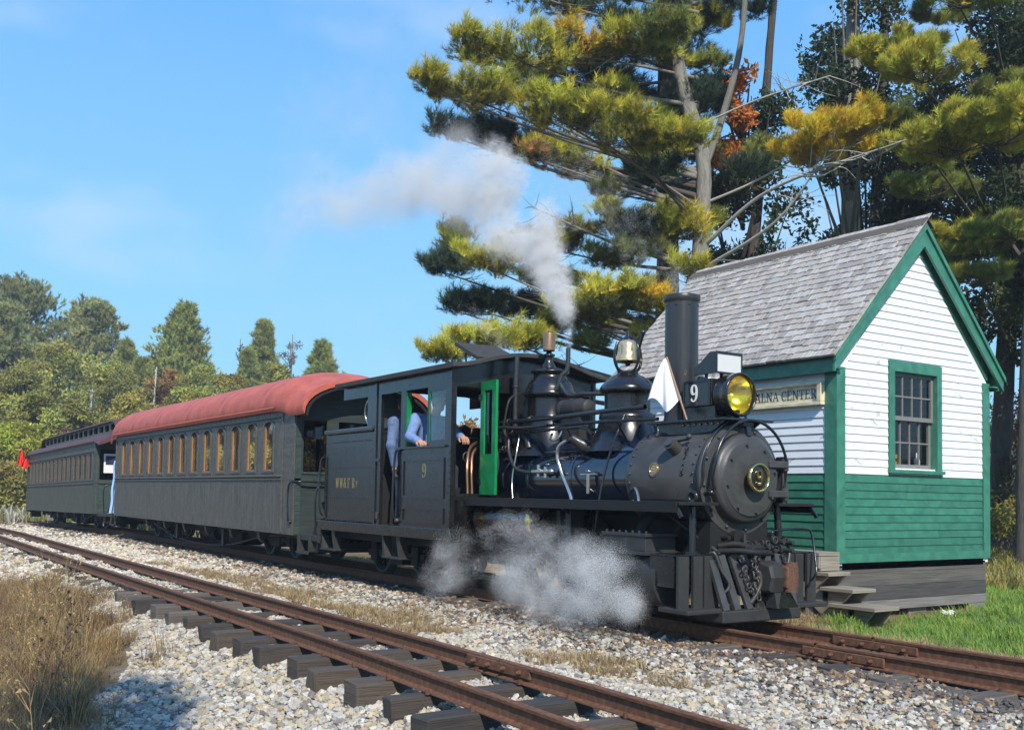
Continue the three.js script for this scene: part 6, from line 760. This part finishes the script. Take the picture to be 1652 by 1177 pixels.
  // --- undergrowth right of the station
  const shrub = (name, label, x, z, h, r, c, n, geo = leaves, s0 = 0.08, s1 = 0.16) => { const t = thing(name, label, 'shrub', [x, 0, z]); const st = []; for (let k = 0; k < 9; k++) { const a = rr(0, 6.28), L = r * rr(0.3, 0.9); st.push(limb([[x, -0.1, z], [x + Math.cos(a) * L * 0.4, h * 0.4, z + Math.sin(a) * L * 0.4], [x + Math.cos(a) * L, h * rr(0.7, 1), z + Math.sin(a) * L]], 0.02, 0.004, 8, 4)); } part('stems', st, twigD, t); const bl = []; for (let k = 0; k < 9; k++) bl.push([x + rr(-0.7, 0.7) * r, h * rr(0.3, 0.9), z + rr(-0.7, 0.7) * r, r * 0.4, h * 0.2, r * 0.4, tone(c, 0.7, 1.3), Math.round(n / 9)]); fill(t, bl, geo, LM, s0, s1, 'foliage'); return t; };
  shrub('red_shrub', 'red-leaved shrub glowing behind the dark trunks right of the station', -15.3, -20.5, 4.2, 1.6, [0.36, 0.07, 0.03], 800);
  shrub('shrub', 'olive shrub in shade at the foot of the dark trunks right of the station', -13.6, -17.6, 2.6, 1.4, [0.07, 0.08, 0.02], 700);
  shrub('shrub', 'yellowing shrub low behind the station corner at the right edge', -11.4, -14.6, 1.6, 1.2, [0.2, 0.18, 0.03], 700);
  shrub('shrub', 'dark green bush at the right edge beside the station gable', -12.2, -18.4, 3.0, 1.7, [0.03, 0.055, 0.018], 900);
  shrub('weed_plant', 'tall leafy weed standing against the rear corner of the station foundation', -8.3, -6.5, 1.0, 0.25, [0.2, 0.24, 0.06], 160, leaves, 0.03, 0.06);
  // --- wood beyond the coaches
  const LEFT = [[-94.1,-6.8,18.8,4.3,'pine','tallest hazy pine at the left edge behind the coaches'],[-90.2,-11.5,16.9,3.4,'pine','second tall pine from the left, its crown open to the sky'],[-89.3,-4.6,15.5,3.6,'pine','pine cut by the left edge of the picture'],[-73.9,-6.2,11.0,3.7,'hw','broad pale green hardwood below the two left pines'],[-65.4,-2.6,8.2,2.9,'hw',''],[-68.5,-8.1,9.4,3.0,'hw',''],[-59.0,-4.2,6.1,2.2,'hw',''],[-54.5,-1.4,4.4,1.5,'hwb','bright yellow green young tree above the red tail flag'],[-85.8,-13.3,13.0,2.2,'con','slim dark conifer between the second pine and the big round conifer'],[-79.6,-13.1,10.9,1.9,'con','low dark conifer in front of the slim conifer'],[-81.8,-16.7,15.6,4.6,'con','big rounded conifer standing above the middle of the red roof'],[-71.5,-12.8,10.0,2.1,'rust','tree with rusty orange boughs left of the big rounded conifer'],[-72.7,-15.7,10.4,1.9,'hw',''],[-66.5,-15.5,9.0,1.7,'hwo','yellow orange tree just over the red roof'],[-85.2,-22.5,14.8,0.8,'bare','nearly bare thin tree left of the narrow grey green conifer'],[-82.7,-23.6,15.4,2.5,'con','narrow grey green conifer right of the bare tree'],[-83.8,-26.5,15.4,1.4,'sparse','thin brownish half-bare tree right of the narrow conifer'],[-73.6,-25.0,12.6,2.7,'con','pointed dark conifer nearest to the cab roof'],[-67.2,-19.4,10.2,1.8,'hw',''],[-80.3,-21.5,12.4,1.6,'con','small conifer low between the big rounded and the narrow one'],[-77.3,-28.9,11.4,1.6,'hw','round hardwood showing over the end of the red roof'],[-49.6,-0.2,2.2,0.8,'hwo','low orange bush beside the tail of the last coach'],[-58.3,-7.8,6.6,1.9,'hwo','yellowing tree above the clerestory roof'],[-57.6,-10.4,7.1,1.9,'hw',''],[-57.3,-2.4,6.2,1.8,'hw',''],[-63,-12.4,8.6,2.0,'hw',''],[-60,-13.5,7.4,1.8,'hw',''],[-62,1.6,7.4,2.2,'hw',''],[-70,-1,9.5,2.6,'hw',''],[-52,-12,5.4,1.8,'hwo','golden low tree seen through the coach windows'],[-46,-13,4.6,1.9,'rust','orange tree seen through the front coach windows'],[-40,-14,4.4,1.9,'hwo','yellow tree close behind the red-roofed coach'],[-34,-15,4.2,2.0,'rust','rust coloured low tree behind the front end of the red-roofed coach'],[-29,-14.5,3.6,1.7,'hwo','straw coloured shrubby tree behind the locomotive tank'],[-62,-6,7.2,0.5,'birch','white birch stem at the edge of the wood above the clerestory coach'],[-60,-4.5,5.6,0.4,'birch','short pale birch stem left of the taller birch'],[-70,-11.6,9.8,0.4,'birch','thin dead white stem left of the rusty tree']];
  const KC = { hw: [0.34, 0.33, 0.08], hwb: [0.42, 0.43, 0.06], hwo: [0.36, 0.31, 0.07], rust: [0.4, 0.21, 0.06], con: [0.27, 0.295, 0.08], pine: [0.27, 0.285, 0.11], sparse: [0.2, 0.15, 0.09], bare: [0.16, 0.14, 0.09], birch: [0.18, 0.18, 0.05] };
  for (const [x, z, h, r, k, lab] of LEFT) {
    const t = thing(k === 'con' || k === 'pine' ? 'conifer_tree' : k === 'birch' ? 'birch_tree' : 'hardwood_tree', lab || 'leafy yellow green hardwood massed in the wood behind the coaches', 'tree', [x, ground(x, z), z], lab ? undefined : 'hardwoods massed in the wood behind the coaches');
    const c = KC[k], bl = [], st = [limb([[x, -0.5, z], [x + rr(-0.2, 0.2), h * 0.5, z + rr(-0.2, 0.2)], [x + rr(-0.3, 0.3), h * 0.96, z]], 0.05 + h * 0.012, 0.03, 14, 7)];
    const lowB = k === 'pine' ? 0.12 : k === 'con' ? 0.12 : 0.08;
    if (k === 'pine' || k === 'con') { const n = k === 'pine' ? 260 : 270; for (let i = 0; i < n; i++) { const f = Math.pow(rnd(), 0.8), y = h * lerp(lowB, 0.985, f), prof = k === 'pine' ? (f < 0.3 ? 0.8 + f * 0.7 : 1.02 * Math.sqrt(1 - Math.pow((f - 0.3) / 0.72, 2))) : Math.pow(1 - f, 0.8) * 1.28, R = r * prof * Math.sqrt(rr(0.05, 1)) * (rnd() < 0.16 ? 1.55 : 1.1), a = rr(0, 6.28), w = r * rr(0.12, 0.27) * (0.55 + 0.45 * prof); bl.push([x + Math.cos(a) * R * 0.8, y, z + Math.sin(a) * R * 0.8, w, w * rr(0.6, 1.3), w, tone(c, 0.55, 1.5), Math.round(24 * rr(0.4, 1.6))]); if (i % 4 === 0) st.push(limb([[x, y - 0.5, z], [x + Math.cos(a) * R * 0.8, y, z + Math.sin(a) * R * 0.8]], 0.05, 0.02, 4, 4)); } part('trunk', st, barkDark, t); fill(t, bl, tuftFar, NM, 0.75, 1.25, 'crown', 0.7, 0.2); } else {
      const few = k === 'bare' || k === 'sparse' || k === 'birch', n = few ? 16 : 62; for (let i = 0; i < n; i++) { const f = rnd(), y = h * lerp(few ? 0.45 : lowB, 0.95, f), prof = Math.sqrt(Math.max(0.05, 1 - Math.pow((f - 0.42) / 0.6, 2))), R = r * prof * Math.sqrt(rnd()), a = rr(0, 6.28), w = r * rr(0.14, 0.32); bl.push([x + Math.cos(a) * R, y, z + Math.sin(a) * R, w, w * 0.75, w, tone(c, 0.6, 1.45), few ? (k === 'sparse' ? 9 : 3) : 44]); if (few || i % 4 === 0) st.push(limb([[x, y - r * 0.8, z], [x + Math.cos(a) * R * 0.6, y - r * 0.2, z + Math.sin(a) * R * 0.6], [x + Math.cos(a) * R, y + 0.2, z + Math.sin(a) * R]], 0.05, 0.015, 5, 4)); }
      part('trunk', st, k === 'birch' ? birch : few ? twig : barkDark, t); fill(t, bl, leaves, LM, few ? 0.18 : 0.17, few ? 0.34 : 0.36, 'crown', 0, 0.4); }
  }
  // --- far wood that reads as one mass, all along the horizon
  { const l = []; for (let i = 0; i < 15000; i++) { const a = rr(-0.35, 2.6), R = rr(105, 150), x = -Math.cos(a) * R, z = 6.4 - Math.sin(a) * R, H = 7 + 3.5 * noise2(a * 9, 1) + 2 * noise2(a * 40, 5), y = Math.sqrt(rnd()) * Math.max(3, H), s = rr(0.7, 1.5); q.setFromEuler(eu.set(rr(0, 6.3), rr(0, 6.3), rr(0, 6.3))); m4.compose(V(x, y, z), q, V(s, s, s)); const v = rr(0.6, 1.4), n = noise2(a * 14, R * 0.1); l.push([m4.clone(), n > 0.6 ? col(0.26 * v, 0.2 * v, 0.06 * v) : n < -0.3 ? col(0.06 * v, 0.085 * v, 0.035 * v) : col(0.12 * v, 0.13 * v, 0.04 * v)]); } const im = scatter(leaves[0], LM, l, scene, 'far_woodland'); describe(im, 'distant mixed autumn wood along the horizon behind everything', 'woodland', null, 'stuff'); }
  // --- tree behind the photographer whose shadow falls on the near ballast
  wood('shade_tree', 'small leafy tree behind the photographer, shading the near ballast', 2.2, 8.3, 7, 0.1, [[2.2, -0.3, 8.3], [2.2, 4, 8.3], [2.0, 7.5, 8.2]], barkDark, [[1.2, 7.2, 8.3, 0.95, 0.7, 0.6, [0.06, 0.09, 0.02], 300]], []);
}

// ---------------------------------------------------------------- crew in the cab
function skinSurface(size, res, centre, bones, k = 0.02) {   // bones: [a, b, ra, rb]; tapered capsules joined smoothly
  const mc = new MarchingCubes(res, M.skin, false, false, 120000); mc.isolation = 0; const n = mc.size, h = mc.halfsize, S = size / 2; const pr = bones.map(([a, b, ra, rb]) => { const d = [b[0] - a[0], b[1] - a[1], b[2] - a[2]]; return [a, d, d[0] * d[0] + d[1] * d[1] + d[2] * d[2] || 1e-9, ra, rb, Math.hypot(...d) + Math.max(ra, rb) + 0.06]; });
  for (let z = 0; z < n; z++) for (let y = 0; y < n; y++) for (let x = 0; x < n; x++) {
    const X = centre[0] + ((x - h) / h) * S, Y = centre[1] + ((y - h) / h) * S, Z = centre[2] + ((z - h) / h) * S; let D = 0.2;
    for (const [a, d, L, ra, rb, far] of pr) { const px = X - a[0], py = Y - a[1], pz = Z - a[2]; if (Math.abs(px) > far || Math.abs(py) > far || Math.abs(pz) > far) continue; const t = clamp((px * d[0] + py * d[1] + pz * d[2]) / L, 0, 1), q = Math.hypot(px - t * d[0], py - t * d[1], pz - t * d[2]) - lerp(ra, rb, t); const m = Math.max(k - Math.abs(D - q), 0) / k; D = Math.min(D, q) - m * m * k * 0.25; }
    mc.field[x + y * n + z * n * n] = -D;
  }
  mc.update(); const c = mc.count, g = new THREE.BufferGeometry(), p = new Float32Array(c * 3); for (let i = 0; i < c * 3; i++) p[i] = centre[i % 3] + mc.positionArray[i] * S; g.setAttribute('position', new THREE.BufferAttribute(p, 3)); g.computeVertexNormals(); return boxUV(toCreasedNormals(g, 2.2));
}
function headBones(c, f) {   // c centre of the head, f direction it faces (horizontal)
  const s = [-f[2], 0, f[0]], P = (a, u, w) => [c[0] + f[0] * a + s[0] * w, c[1] + u, c[2] + f[2] * a + s[2] * w], o = (x, r) => [x, x, r, r];
  return [[P(-0.02, 0.03, 0), P(0.02, 0.03, 0), 0.082, 0.08], [P(0.02, -0.04, 0), P(0.035, -0.07, 0), 0.062, 0.045], [P(0.085, -0.005, 0), P(0.105, -0.035, 0), 0.009, 0.014], o(P(0.072, 0.02, 0.032), 0.013), o(P(0.072, 0.02, -0.032), 0.013), [P(0.08, 0.036, 0.045), P(0.086, 0.038, 0.015), 0.009, 0.009], [P(0.08, 0.036, -0.045), P(0.086, 0.038, -0.015), 0.009, 0.009], [P(0.076, -0.062, 0.02), P(0.076, -0.062, -0.02), 0.009, 0.009], [P(-0.005, 0.02, 0.082), P(-0.01, -0.02, 0.08), 0.015, 0.01], [P(-0.005, 0.02, -0.082), P(-0.01, -0.02, -0.08), 0.015, 0.01]];
}
function handBones(w, f, up, curl) {   // w wrist, f finger direction, up back of the hand
  const F = V(...f).normalize(), U = V(...up).normalize(), S = F.clone().cross(U).normalize(), at = (a, b, c) => V(...w).addScaledVector(F, a).addScaledVector(S, b).addScaledVector(U, c).toArray(), B = [[at(0, 0, 0), at(0.05, 0, 0), 0.026, 0.03], [at(0.03, 0.02, 0), at(0.08, 0.03, 0), 0.016, 0.014], [at(0.03, -0.02, 0), at(0.08, -0.03, 0), 0.016, 0.014]];
  [[-0.031, 0.85], [-0.0105, 1], [0.0105, 0.95], [0.031, 0.75]].forEach(([s, l]) => { B.push([at(0.08, s, 0), at(0.08 + 0.034 * l, s * 1.1, -0.01 * curl), 0.0095, 0.009], [at(0.08 + 0.034 * l, s * 1.1, -0.01 * curl), at(0.08 + 0.056 * l, s * 1.1, -0.034 * curl), 0.009, 0.0085], [at(0.08 + 0.056 * l, s * 1.1, -0.034 * curl), at(0.08 + 0.056 * l, s * 1.1, -0.056 * curl), 0.0085, 0.0075]); });
  B.push([at(0.025, 0.03, -0.005), at(0.055, 0.052, -0.018 * curl), 0.012, 0.0105], [at(0.055, 0.052, -0.018 * curl), at(0.08, 0.05, -0.04 * curl), 0.0105, 0.009]); return B;
}
function crew(label, J, faces, hands, shirtMat, capMat) {
  const p = thing('person', label, 'person', [J.pelvis[0], 0.92, J.pelvis[2]]), arm = (s, e, w, g = 0) => [[s, e, 0.052 + g, 0.042 + g], [e, w, 0.042 + g, 0.03 + g]], leg = (h, k, a, g = 0) => [[h, k, 0.082 + g, 0.055 + g], [k, a, 0.055 + g, 0.038 + g]];
  const torso = (g) => [[J.pelvis, J.chest, 0.125 + g, 0.135 + g], [J.chest, [lerp(J.chest[0], J.neck[0], 0.7), lerp(J.chest[1], J.neck[1], 0.7), lerp(J.chest[2], J.neck[2], 0.7)], 0.135 + g, 0.075 + g], [J.sR, J.sL, 0.06 + g, 0.06 + g], [J.chest, J.sR, 0.11 + g, 0.05 + g], [J.chest, J.sL, 0.11 + g, 0.05 + g]];
  const mid = [J.pelvis[0], (J.neck[1] + J.aR[1]) / 2, J.pelvis[2]], body = [...torso(0), [J.neck, J.head, 0.05, 0.05], ...arm(J.sR, J.eR, J.wR), ...arm(J.sL, J.eL, J.wL), ...leg(J.hR, J.kR, J.aR), ...leg(J.hL, J.kL, J.aL)];
  const foot = (a) => [[a, [a[0] + 0.16, a[1] - 0.03, a[2]], 0.042, 0.035]];
  part('body', [skinSurface(1.9, 110, mid, body, 0.04), skinSurface(0.36, 90, J.head, [...headBones(J.head, faces), [J.neck, J.head, 0.05, 0.05]], 0.012), ...hands.map(([w, f, u, c]) => skinSurface(0.32, 90, w, handBones(w, f, u, c), 0.006))], M.skin, p);
  part('shirt', skinSurface(1.9, 120, mid, [...torso(0.012), ...arm(J.sR, J.eR, J.wR, 0.014), ...arm(J.sL, J.eL, J.wL, 0.014), [J.pelvis, [J.pelvis[0], J.pelvis[1] - 0.08, J.pelvis[2]], 0.14, 0.13]], 0.03), shirtMat, p);
  part('trousers', skinSurface(1.9, 110, mid, [[J.hR, J.hL, 0.1, 0.1], ...leg(J.hR, J.kR, J.aR, 0.012), ...leg(J.hL, J.kL, J.aL, 0.012)], 0.03), M.trousers, p);
  part('boots', [skinSurface(0.5, 60, J.aR, foot(J.aR), 0.02), skinSurface(0.5, 60, J.aL, foot(J.aL), 0.02)], M.sooty, p);
  const a = Math.atan2(-faces[2], faces[0]); part('cap', [lathe([[0.102, 0], [0.106, 0.02], [0.104, 0.05], [0.085, 0.075], [0, 0.085]], 0, 0, 0, 24), extZ([[0, -0.09], [0.07, -0.085], [0.13, -0.05], [0.15, 0], [0.13, 0.05], [0.07, 0.085], [0, 0.09]], 0, 0.012).rotateX(Math.PI / 2).translate(0.03, 0.012, 0)].map((g) => g.rotateZ(-0.08).rotateY(a).translate(J.head[0], J.head[1] + 0.05, J.head[2])), capMat, p);
  part('hair', skinSurface(0.36, 70, J.head, [[[J.head[0] - 0.035 * faces[0], J.head[1] + 0.025, J.head[2] - 0.035 * faces[2]], [J.head[0] - 0.04 * faces[0], J.head[1] - 0.03, J.head[2] - 0.04 * faces[2]], 0.084, 0.062]], 0.01), mat([0.12, 0.1, 0.085], 0.9), p);
  return p;
}
crew('engineer in a blue shirt and dark cap, one arm resting on the cab window sill', { pelvis: [-10.34, 1.56, 0.68], chest: [-10.32, 1.97, 0.64], neck: [-10.29, 2.18, 0.59], head: [-10.24, 2.35, 0.57], sR: [-10.3, 2.14, 0.83], eR: [-10.17, 1.93, 0.975], wR: [-9.99, 1.868, 0.965], sL: [-10.28, 2.12, 0.42], eL: [-10.0, 1.96, 0.45], wL: [-9.74, 1.92, 0.56], hR: [-10.3, 1.53, 0.76], kR: [-9.9, 1.56, 0.78], aR: [-9.88, 1.12, 0.78], hL: [-10.3, 1.53, 0.6], kL: [-9.9, 1.56, 0.58], aL: [-9.88, 1.12, 0.56] }, [1, 0, 0.08], [[[-9.99, 1.868, 0.965], [1, -0.12, 0.05], [0, 1, 0.1], 0.7], [[-9.74, 1.92, 0.56], [1, -0.1, 0.15], [0, 1, 0], 1.1]], M.shirt, mat([0.03, 0.035, 0.05], 0.9));
crew('crewman in a pale denim jacket standing in the cab doorway behind the door post', { pelvis: [-10.82, 1.62, 0.66], chest: [-10.83, 1.96, 0.7], neck: [-10.9, 2.16, 0.66], head: [-10.97, 2.33, 0.62], sR: [-10.8, 2.12, 0.86], eR: [-10.74, 1.85, 0.92], wR: [-10.76, 1.62, 0.86], sL: [-10.86, 2.12, 0.48], eL: [-10.9, 1.84, 0.42], wL: [-10.86, 1.62, 0.4], hR: [-10.82, 1.56, 0.74], kR: [-10.76, 1.26, 0.76], aR: [-10.82, 1.0, 0.76], hL: [-10.84, 1.56, 0.58], kL: [-10.76, 1.26, 0.56], aL: [-10.84, 1.0, 0.56] }, [-0.9, 0, -0.43], [[[-10.76, 1.62, 0.86], [0, -1, 0], [0, 0, 1], 0.6], [[-10.86, 1.62, 0.4], [0, -1, 0], [0, 0, -1], 0.6]], M.denim, mat([0.05, 0.06, 0.09], 0.9));

// ---------------------------------------------------------------- steam and smoke: drifting droplets
{
  rnd = mulberry(91);
  const m4 = new THREE.Matrix4(), q0 = new THREE.Quaternion(), e0 = new THREE.Euler(), gs = () => (rnd() + rnd() + rnd() + rnd() - 2) * 1.2;
  const cloudlet = (n, spread, r) => { const p = [], nn = [], o = new THREE.OctahedronGeometry(1, 0), op = o.attributes.position; for (let i = 0; i < n; i++) { const c = [gs() * spread, gs() * spread, gs() * spread], s = r * rr(0.7, 1.3); for (let k = 0; k < op.count; k++) { const a = [op.getX(k), op.getY(k), op.getZ(k)]; p.push(c[0] + a[0] * s, c[1] + a[1] * s, c[2] + a[2] * s); nn.push(...a); } } const g = new THREE.BufferGeometry(); g.setAttribute('position', new THREE.Float32BufferAttribute(p, 3)); g.setAttribute('normal', new THREE.Float32BufferAttribute(nn, 3)); return g; };
  const plume = (name, label, c, r, puffs, freq, hard, N = 90, spread = 0.028) => { const drops = [0, 1, 2].map(() => cloudlet(N, spread, r)), ls = [[], [], []];
    const mt = new THREE.MeshPhysicalMaterial({ color: col(...c), roughness: 1, specularIntensity: 0, transmission: 0.45, thickness: 0 });
    for (const [x, y, z, R, t] of puffs) { const n = Math.round(t * (Math.pow(R / r, 2) * 2.6) / N); for (let i = 0; i < n; i++) { let d; do d = V(rr(-1, 1), rr(-1, 1), rr(-1, 1)); while (d.lengthSq() > 1); d.multiplyScalar(R * 1.5); const px = x + d.x, py = y + d.y, pz = z + d.z, f = Math.max(0, fbm(px * freq, py * freq, pz * freq, 4) * hard + 0.62), e = 1 - smooth(d.length() / (R * 1.5), 0.35, 1); if (rnd() > f * e) continue; const s = rr(0.75, 1.35) * Math.min(1, 0.35 + R * 6), k = Math.floor(rnd() * 3); q0.setFromEuler(e0.set(rr(0, 6.3), rr(0, 6.3), rr(0, 6.3))); m4.compose(V(px, py, pz), q0, V(s, s, s)); ls[k].push([m4.clone()]); } }
    const gr = new THREE.Group(); gr.name = name; describe(gr, label, 'steam', null, 'stuff'); scene.add(gr); ls.forEach((l, k) => scatter(drops[k], mt, l, gr, 'droplets')); return ls.reduce((a, l) => a + l.length, 0);
  };
  const A = [[-8.53,2.87,0.0,0.026,3],[-8.57,2.97,-0.03,0.039,3],[-8.63,3.06,-0.06,0.059,3],[-8.7,3.18,-0.09,0.073,3],[-8.79,3.29,-0.12,0.094,3],[-8.89,3.42,-0.15,0.115,3],[-8.99,3.55,-0.18,0.136,3],[-9.11,3.71,-0.2,0.165,3],[-9.25,3.88,-0.23,0.181,3],[-9.41,4.05,-0.26,0.205,2.8],[-9.41,4.23,-0.29,0.17,2.5],[-9.41,4.4,-0.32,0.156,2],[-9.48,4.58,-0.35,0.121,1.6],[-9.78,4.2,-0.38,0.19,2.6],[-10.06,4.29,-0.41,0.209,2.3],[-10.41,4.44,-0.44,0.229,2],[-10.71,4.71,-0.47,0.234,2.2],[-11.02,4.63,-0.5,0.191,1.2],[-10.81,5.02,-0.53,0.252,2.4],[-10.8,5.3,-0.56,0.268,2.4],[-11.0,5.58,-0.59,0.24,2],[-10.56,5.33,-0.61,0.187,1.5],[-11.55,5.54,-0.64,0.233,1.8],[-11.66,5.2,-0.67,0.234,1.8],[-12.21,5.46,-0.7,0.26,1.6],[-12.81,5.74,-0.73,0.269,1.5],[-13.39,5.98,-0.76,0.242,1.3],[-12.3,6.16,-0.79,0.21,0.8],[-12.98,6.26,-0.82,0.201,0.6],[-12.24,6.38,-0.85,0.123,0.5],[-13.84,5.83,-0.88,0.229,1.1],[-14.34,6.4,-0.91,0.236,1],[-14.94,6.3,-0.94,0.264,1],[-14.75,5.9,-0.97,0.221,0.8],[-15.63,6.21,-1.0,0.273,0.8],[-16.31,6.16,-1.02,0.282,0.7],[-16.66,6.63,-1.05,0.265,0.4],[-17.26,6.49,-1.08,0.318,0.5],[-18.36,6.81,-1.11,0.358,0.3],[-19.39,6.86,-1.14,0.399,0.22],[-17.93,7.25,-1.17,0.353,0.25],[-20.21,6.72,-1.2,0.438,0.14]];
  const B = [[-6.84,3.18,0.0,0.068,0.5],[-7.05,3.33,-0.11,0.104,0.35],[-7.33,3.48,-0.23,0.144,0.25],[-7.69,3.71,-0.34,0.199,0.22],[-8.11,4.02,-0.46,0.259,0.22],[-8.62,4.38,-0.57,0.312,0.2],[-9.22,4.78,-0.69,0.356,0.2],[-9.86,5.11,-0.8,0.375,0.15]];
  const C = [[-9.75,2.91,-0.1,0.036,0.9],[-10.0,3.01,-0.18,0.058,0.7],[-10.26,3.14,-0.26,0.075,0.6],[-10.55,3.28,-0.34,0.099,0.45],[-10.92,3.45,-0.42,0.118,0.35],[-11.4,3.64,-0.5,0.146,0.25]];
  const D = [[-6.42,0.44,0.98,0.121,1.7],[-6.56,0.56,0.98,0.143,1.4],[-6.8,0.42,0.98,0.146,1.7],[-7.06,0.52,0.98,0.161,1.4],[-7.28,0.37,0.98,0.153,1.5],[-7.62,0.42,0.98,0.158,1.3],[-7.87,0.51,0.98,0.161,1.1],[-8.1,0.43,0.98,0.141,0.9],[-8.19,0.66,0.98,0.13,0.6],[-7.82,0.71,0.98,0.138,0.6],[-7.43,0.65,0.98,0.144,0.9],[-7.07,0.73,0.98,0.14,0.9],[-6.77,0.7,0.98,0.125,0.9],[-6.52,0.77,0.98,0.112,0.7],[-6.81,0.85,0.98,0.105,0.5],[-7.16,0.89,0.98,0.108,0.5],[-7.53,0.9,0.98,0.112,0.5],[-7.83,0.97,0.98,0.115,0.5],[-8.14,0.99,0.98,0.107,0.45],[-7.66,0.24,0.98,0.113,0.9],[-7.15,0.27,0.98,0.108,0.9],[-9.24,0.69,0.98,0.142,0.5],[-9.36,0.49,0.98,0.156,0.55],[-9.11,0.44,0.98,0.128,0.5],[-9.49,0.32,0.98,0.131,0.45],[-9.0,0.83,0.98,0.101,0.35],[-8.75,0.62,0.98,0.112,0.3],[-6.36,0.38,0.98,0.07,1.2],[-6.93,0.61,0.98,0.085,1],[-8.52,0.88,0.98,0.085,0.35]];
  const E = [[-15.4,7.6,-1.2,0.5,0.1],[-16.8,8.2,-1.4,0.6,0.1],[-18.4,8.8,-1.6,0.7,0.09],[-17.2,9.6,-1.8,0.7,0.08],[-19.8,7.8,-1.6,0.7,0.09],[-20.5,9.4,-2,0.8,0.07],[-21.5,6.3,-1.4,0.6,0.08]].map(([x, y, z, R, t]) => [x, y, z, R, t * 1.5]);
  const n = [plume('steam_haze', 'faint steam haze thinning out in the sky at the far end of the plume', [0.985, 0.975, 0.965], 0.0009, E, 0.9, 0.7, 110, 0.11), plume('steam_plume', 'white steam column rising from the pipe beside the steam dome and bending left', [0.99, 0.98, 0.97], 0.0009, A.filter(([x]) => x > -11.3).map(([x, y, z, R, t]) => [x, y, z, R * 1.1, t]), 1.9, 0.8), plume('steam_trail', 'thinning steam trail drifting left across the sky from the top of the column', [0.99, 0.975, 0.96], 0.0009, A.filter(([x]) => x <= -11.3).map(([x, y, z, R, t]) => [x, y, z, R * 1.3, t * 1.3]), 1.5, 0.8, 110, 0.075), plume('stack_smoke', 'thin grey smoke haze drifting from the top of the stack', [0.8, 0.78, 0.74], 0.0009, B.map(([x, y, z, R, t]) => [x, y, z, R * 1.1, t * 0.75]), 2, 0.9), plume('steam_wisp', 'small steam wisp blowing over the cab roof', [0.92, 0.9, 0.88], 0.0008, C, 3, 0.9), plume('cylinder_steam', 'pale steam cloud blowing low in front of the wheels and cylinder', [0.98, 0.985, 0.99], 0.0008, D.map(([x, y, z, R, t]) => [x, y, z, R * 1.15, t]), 2.6, 1.1, 90, 0.045)];
}
renderer.render(scene, camera);
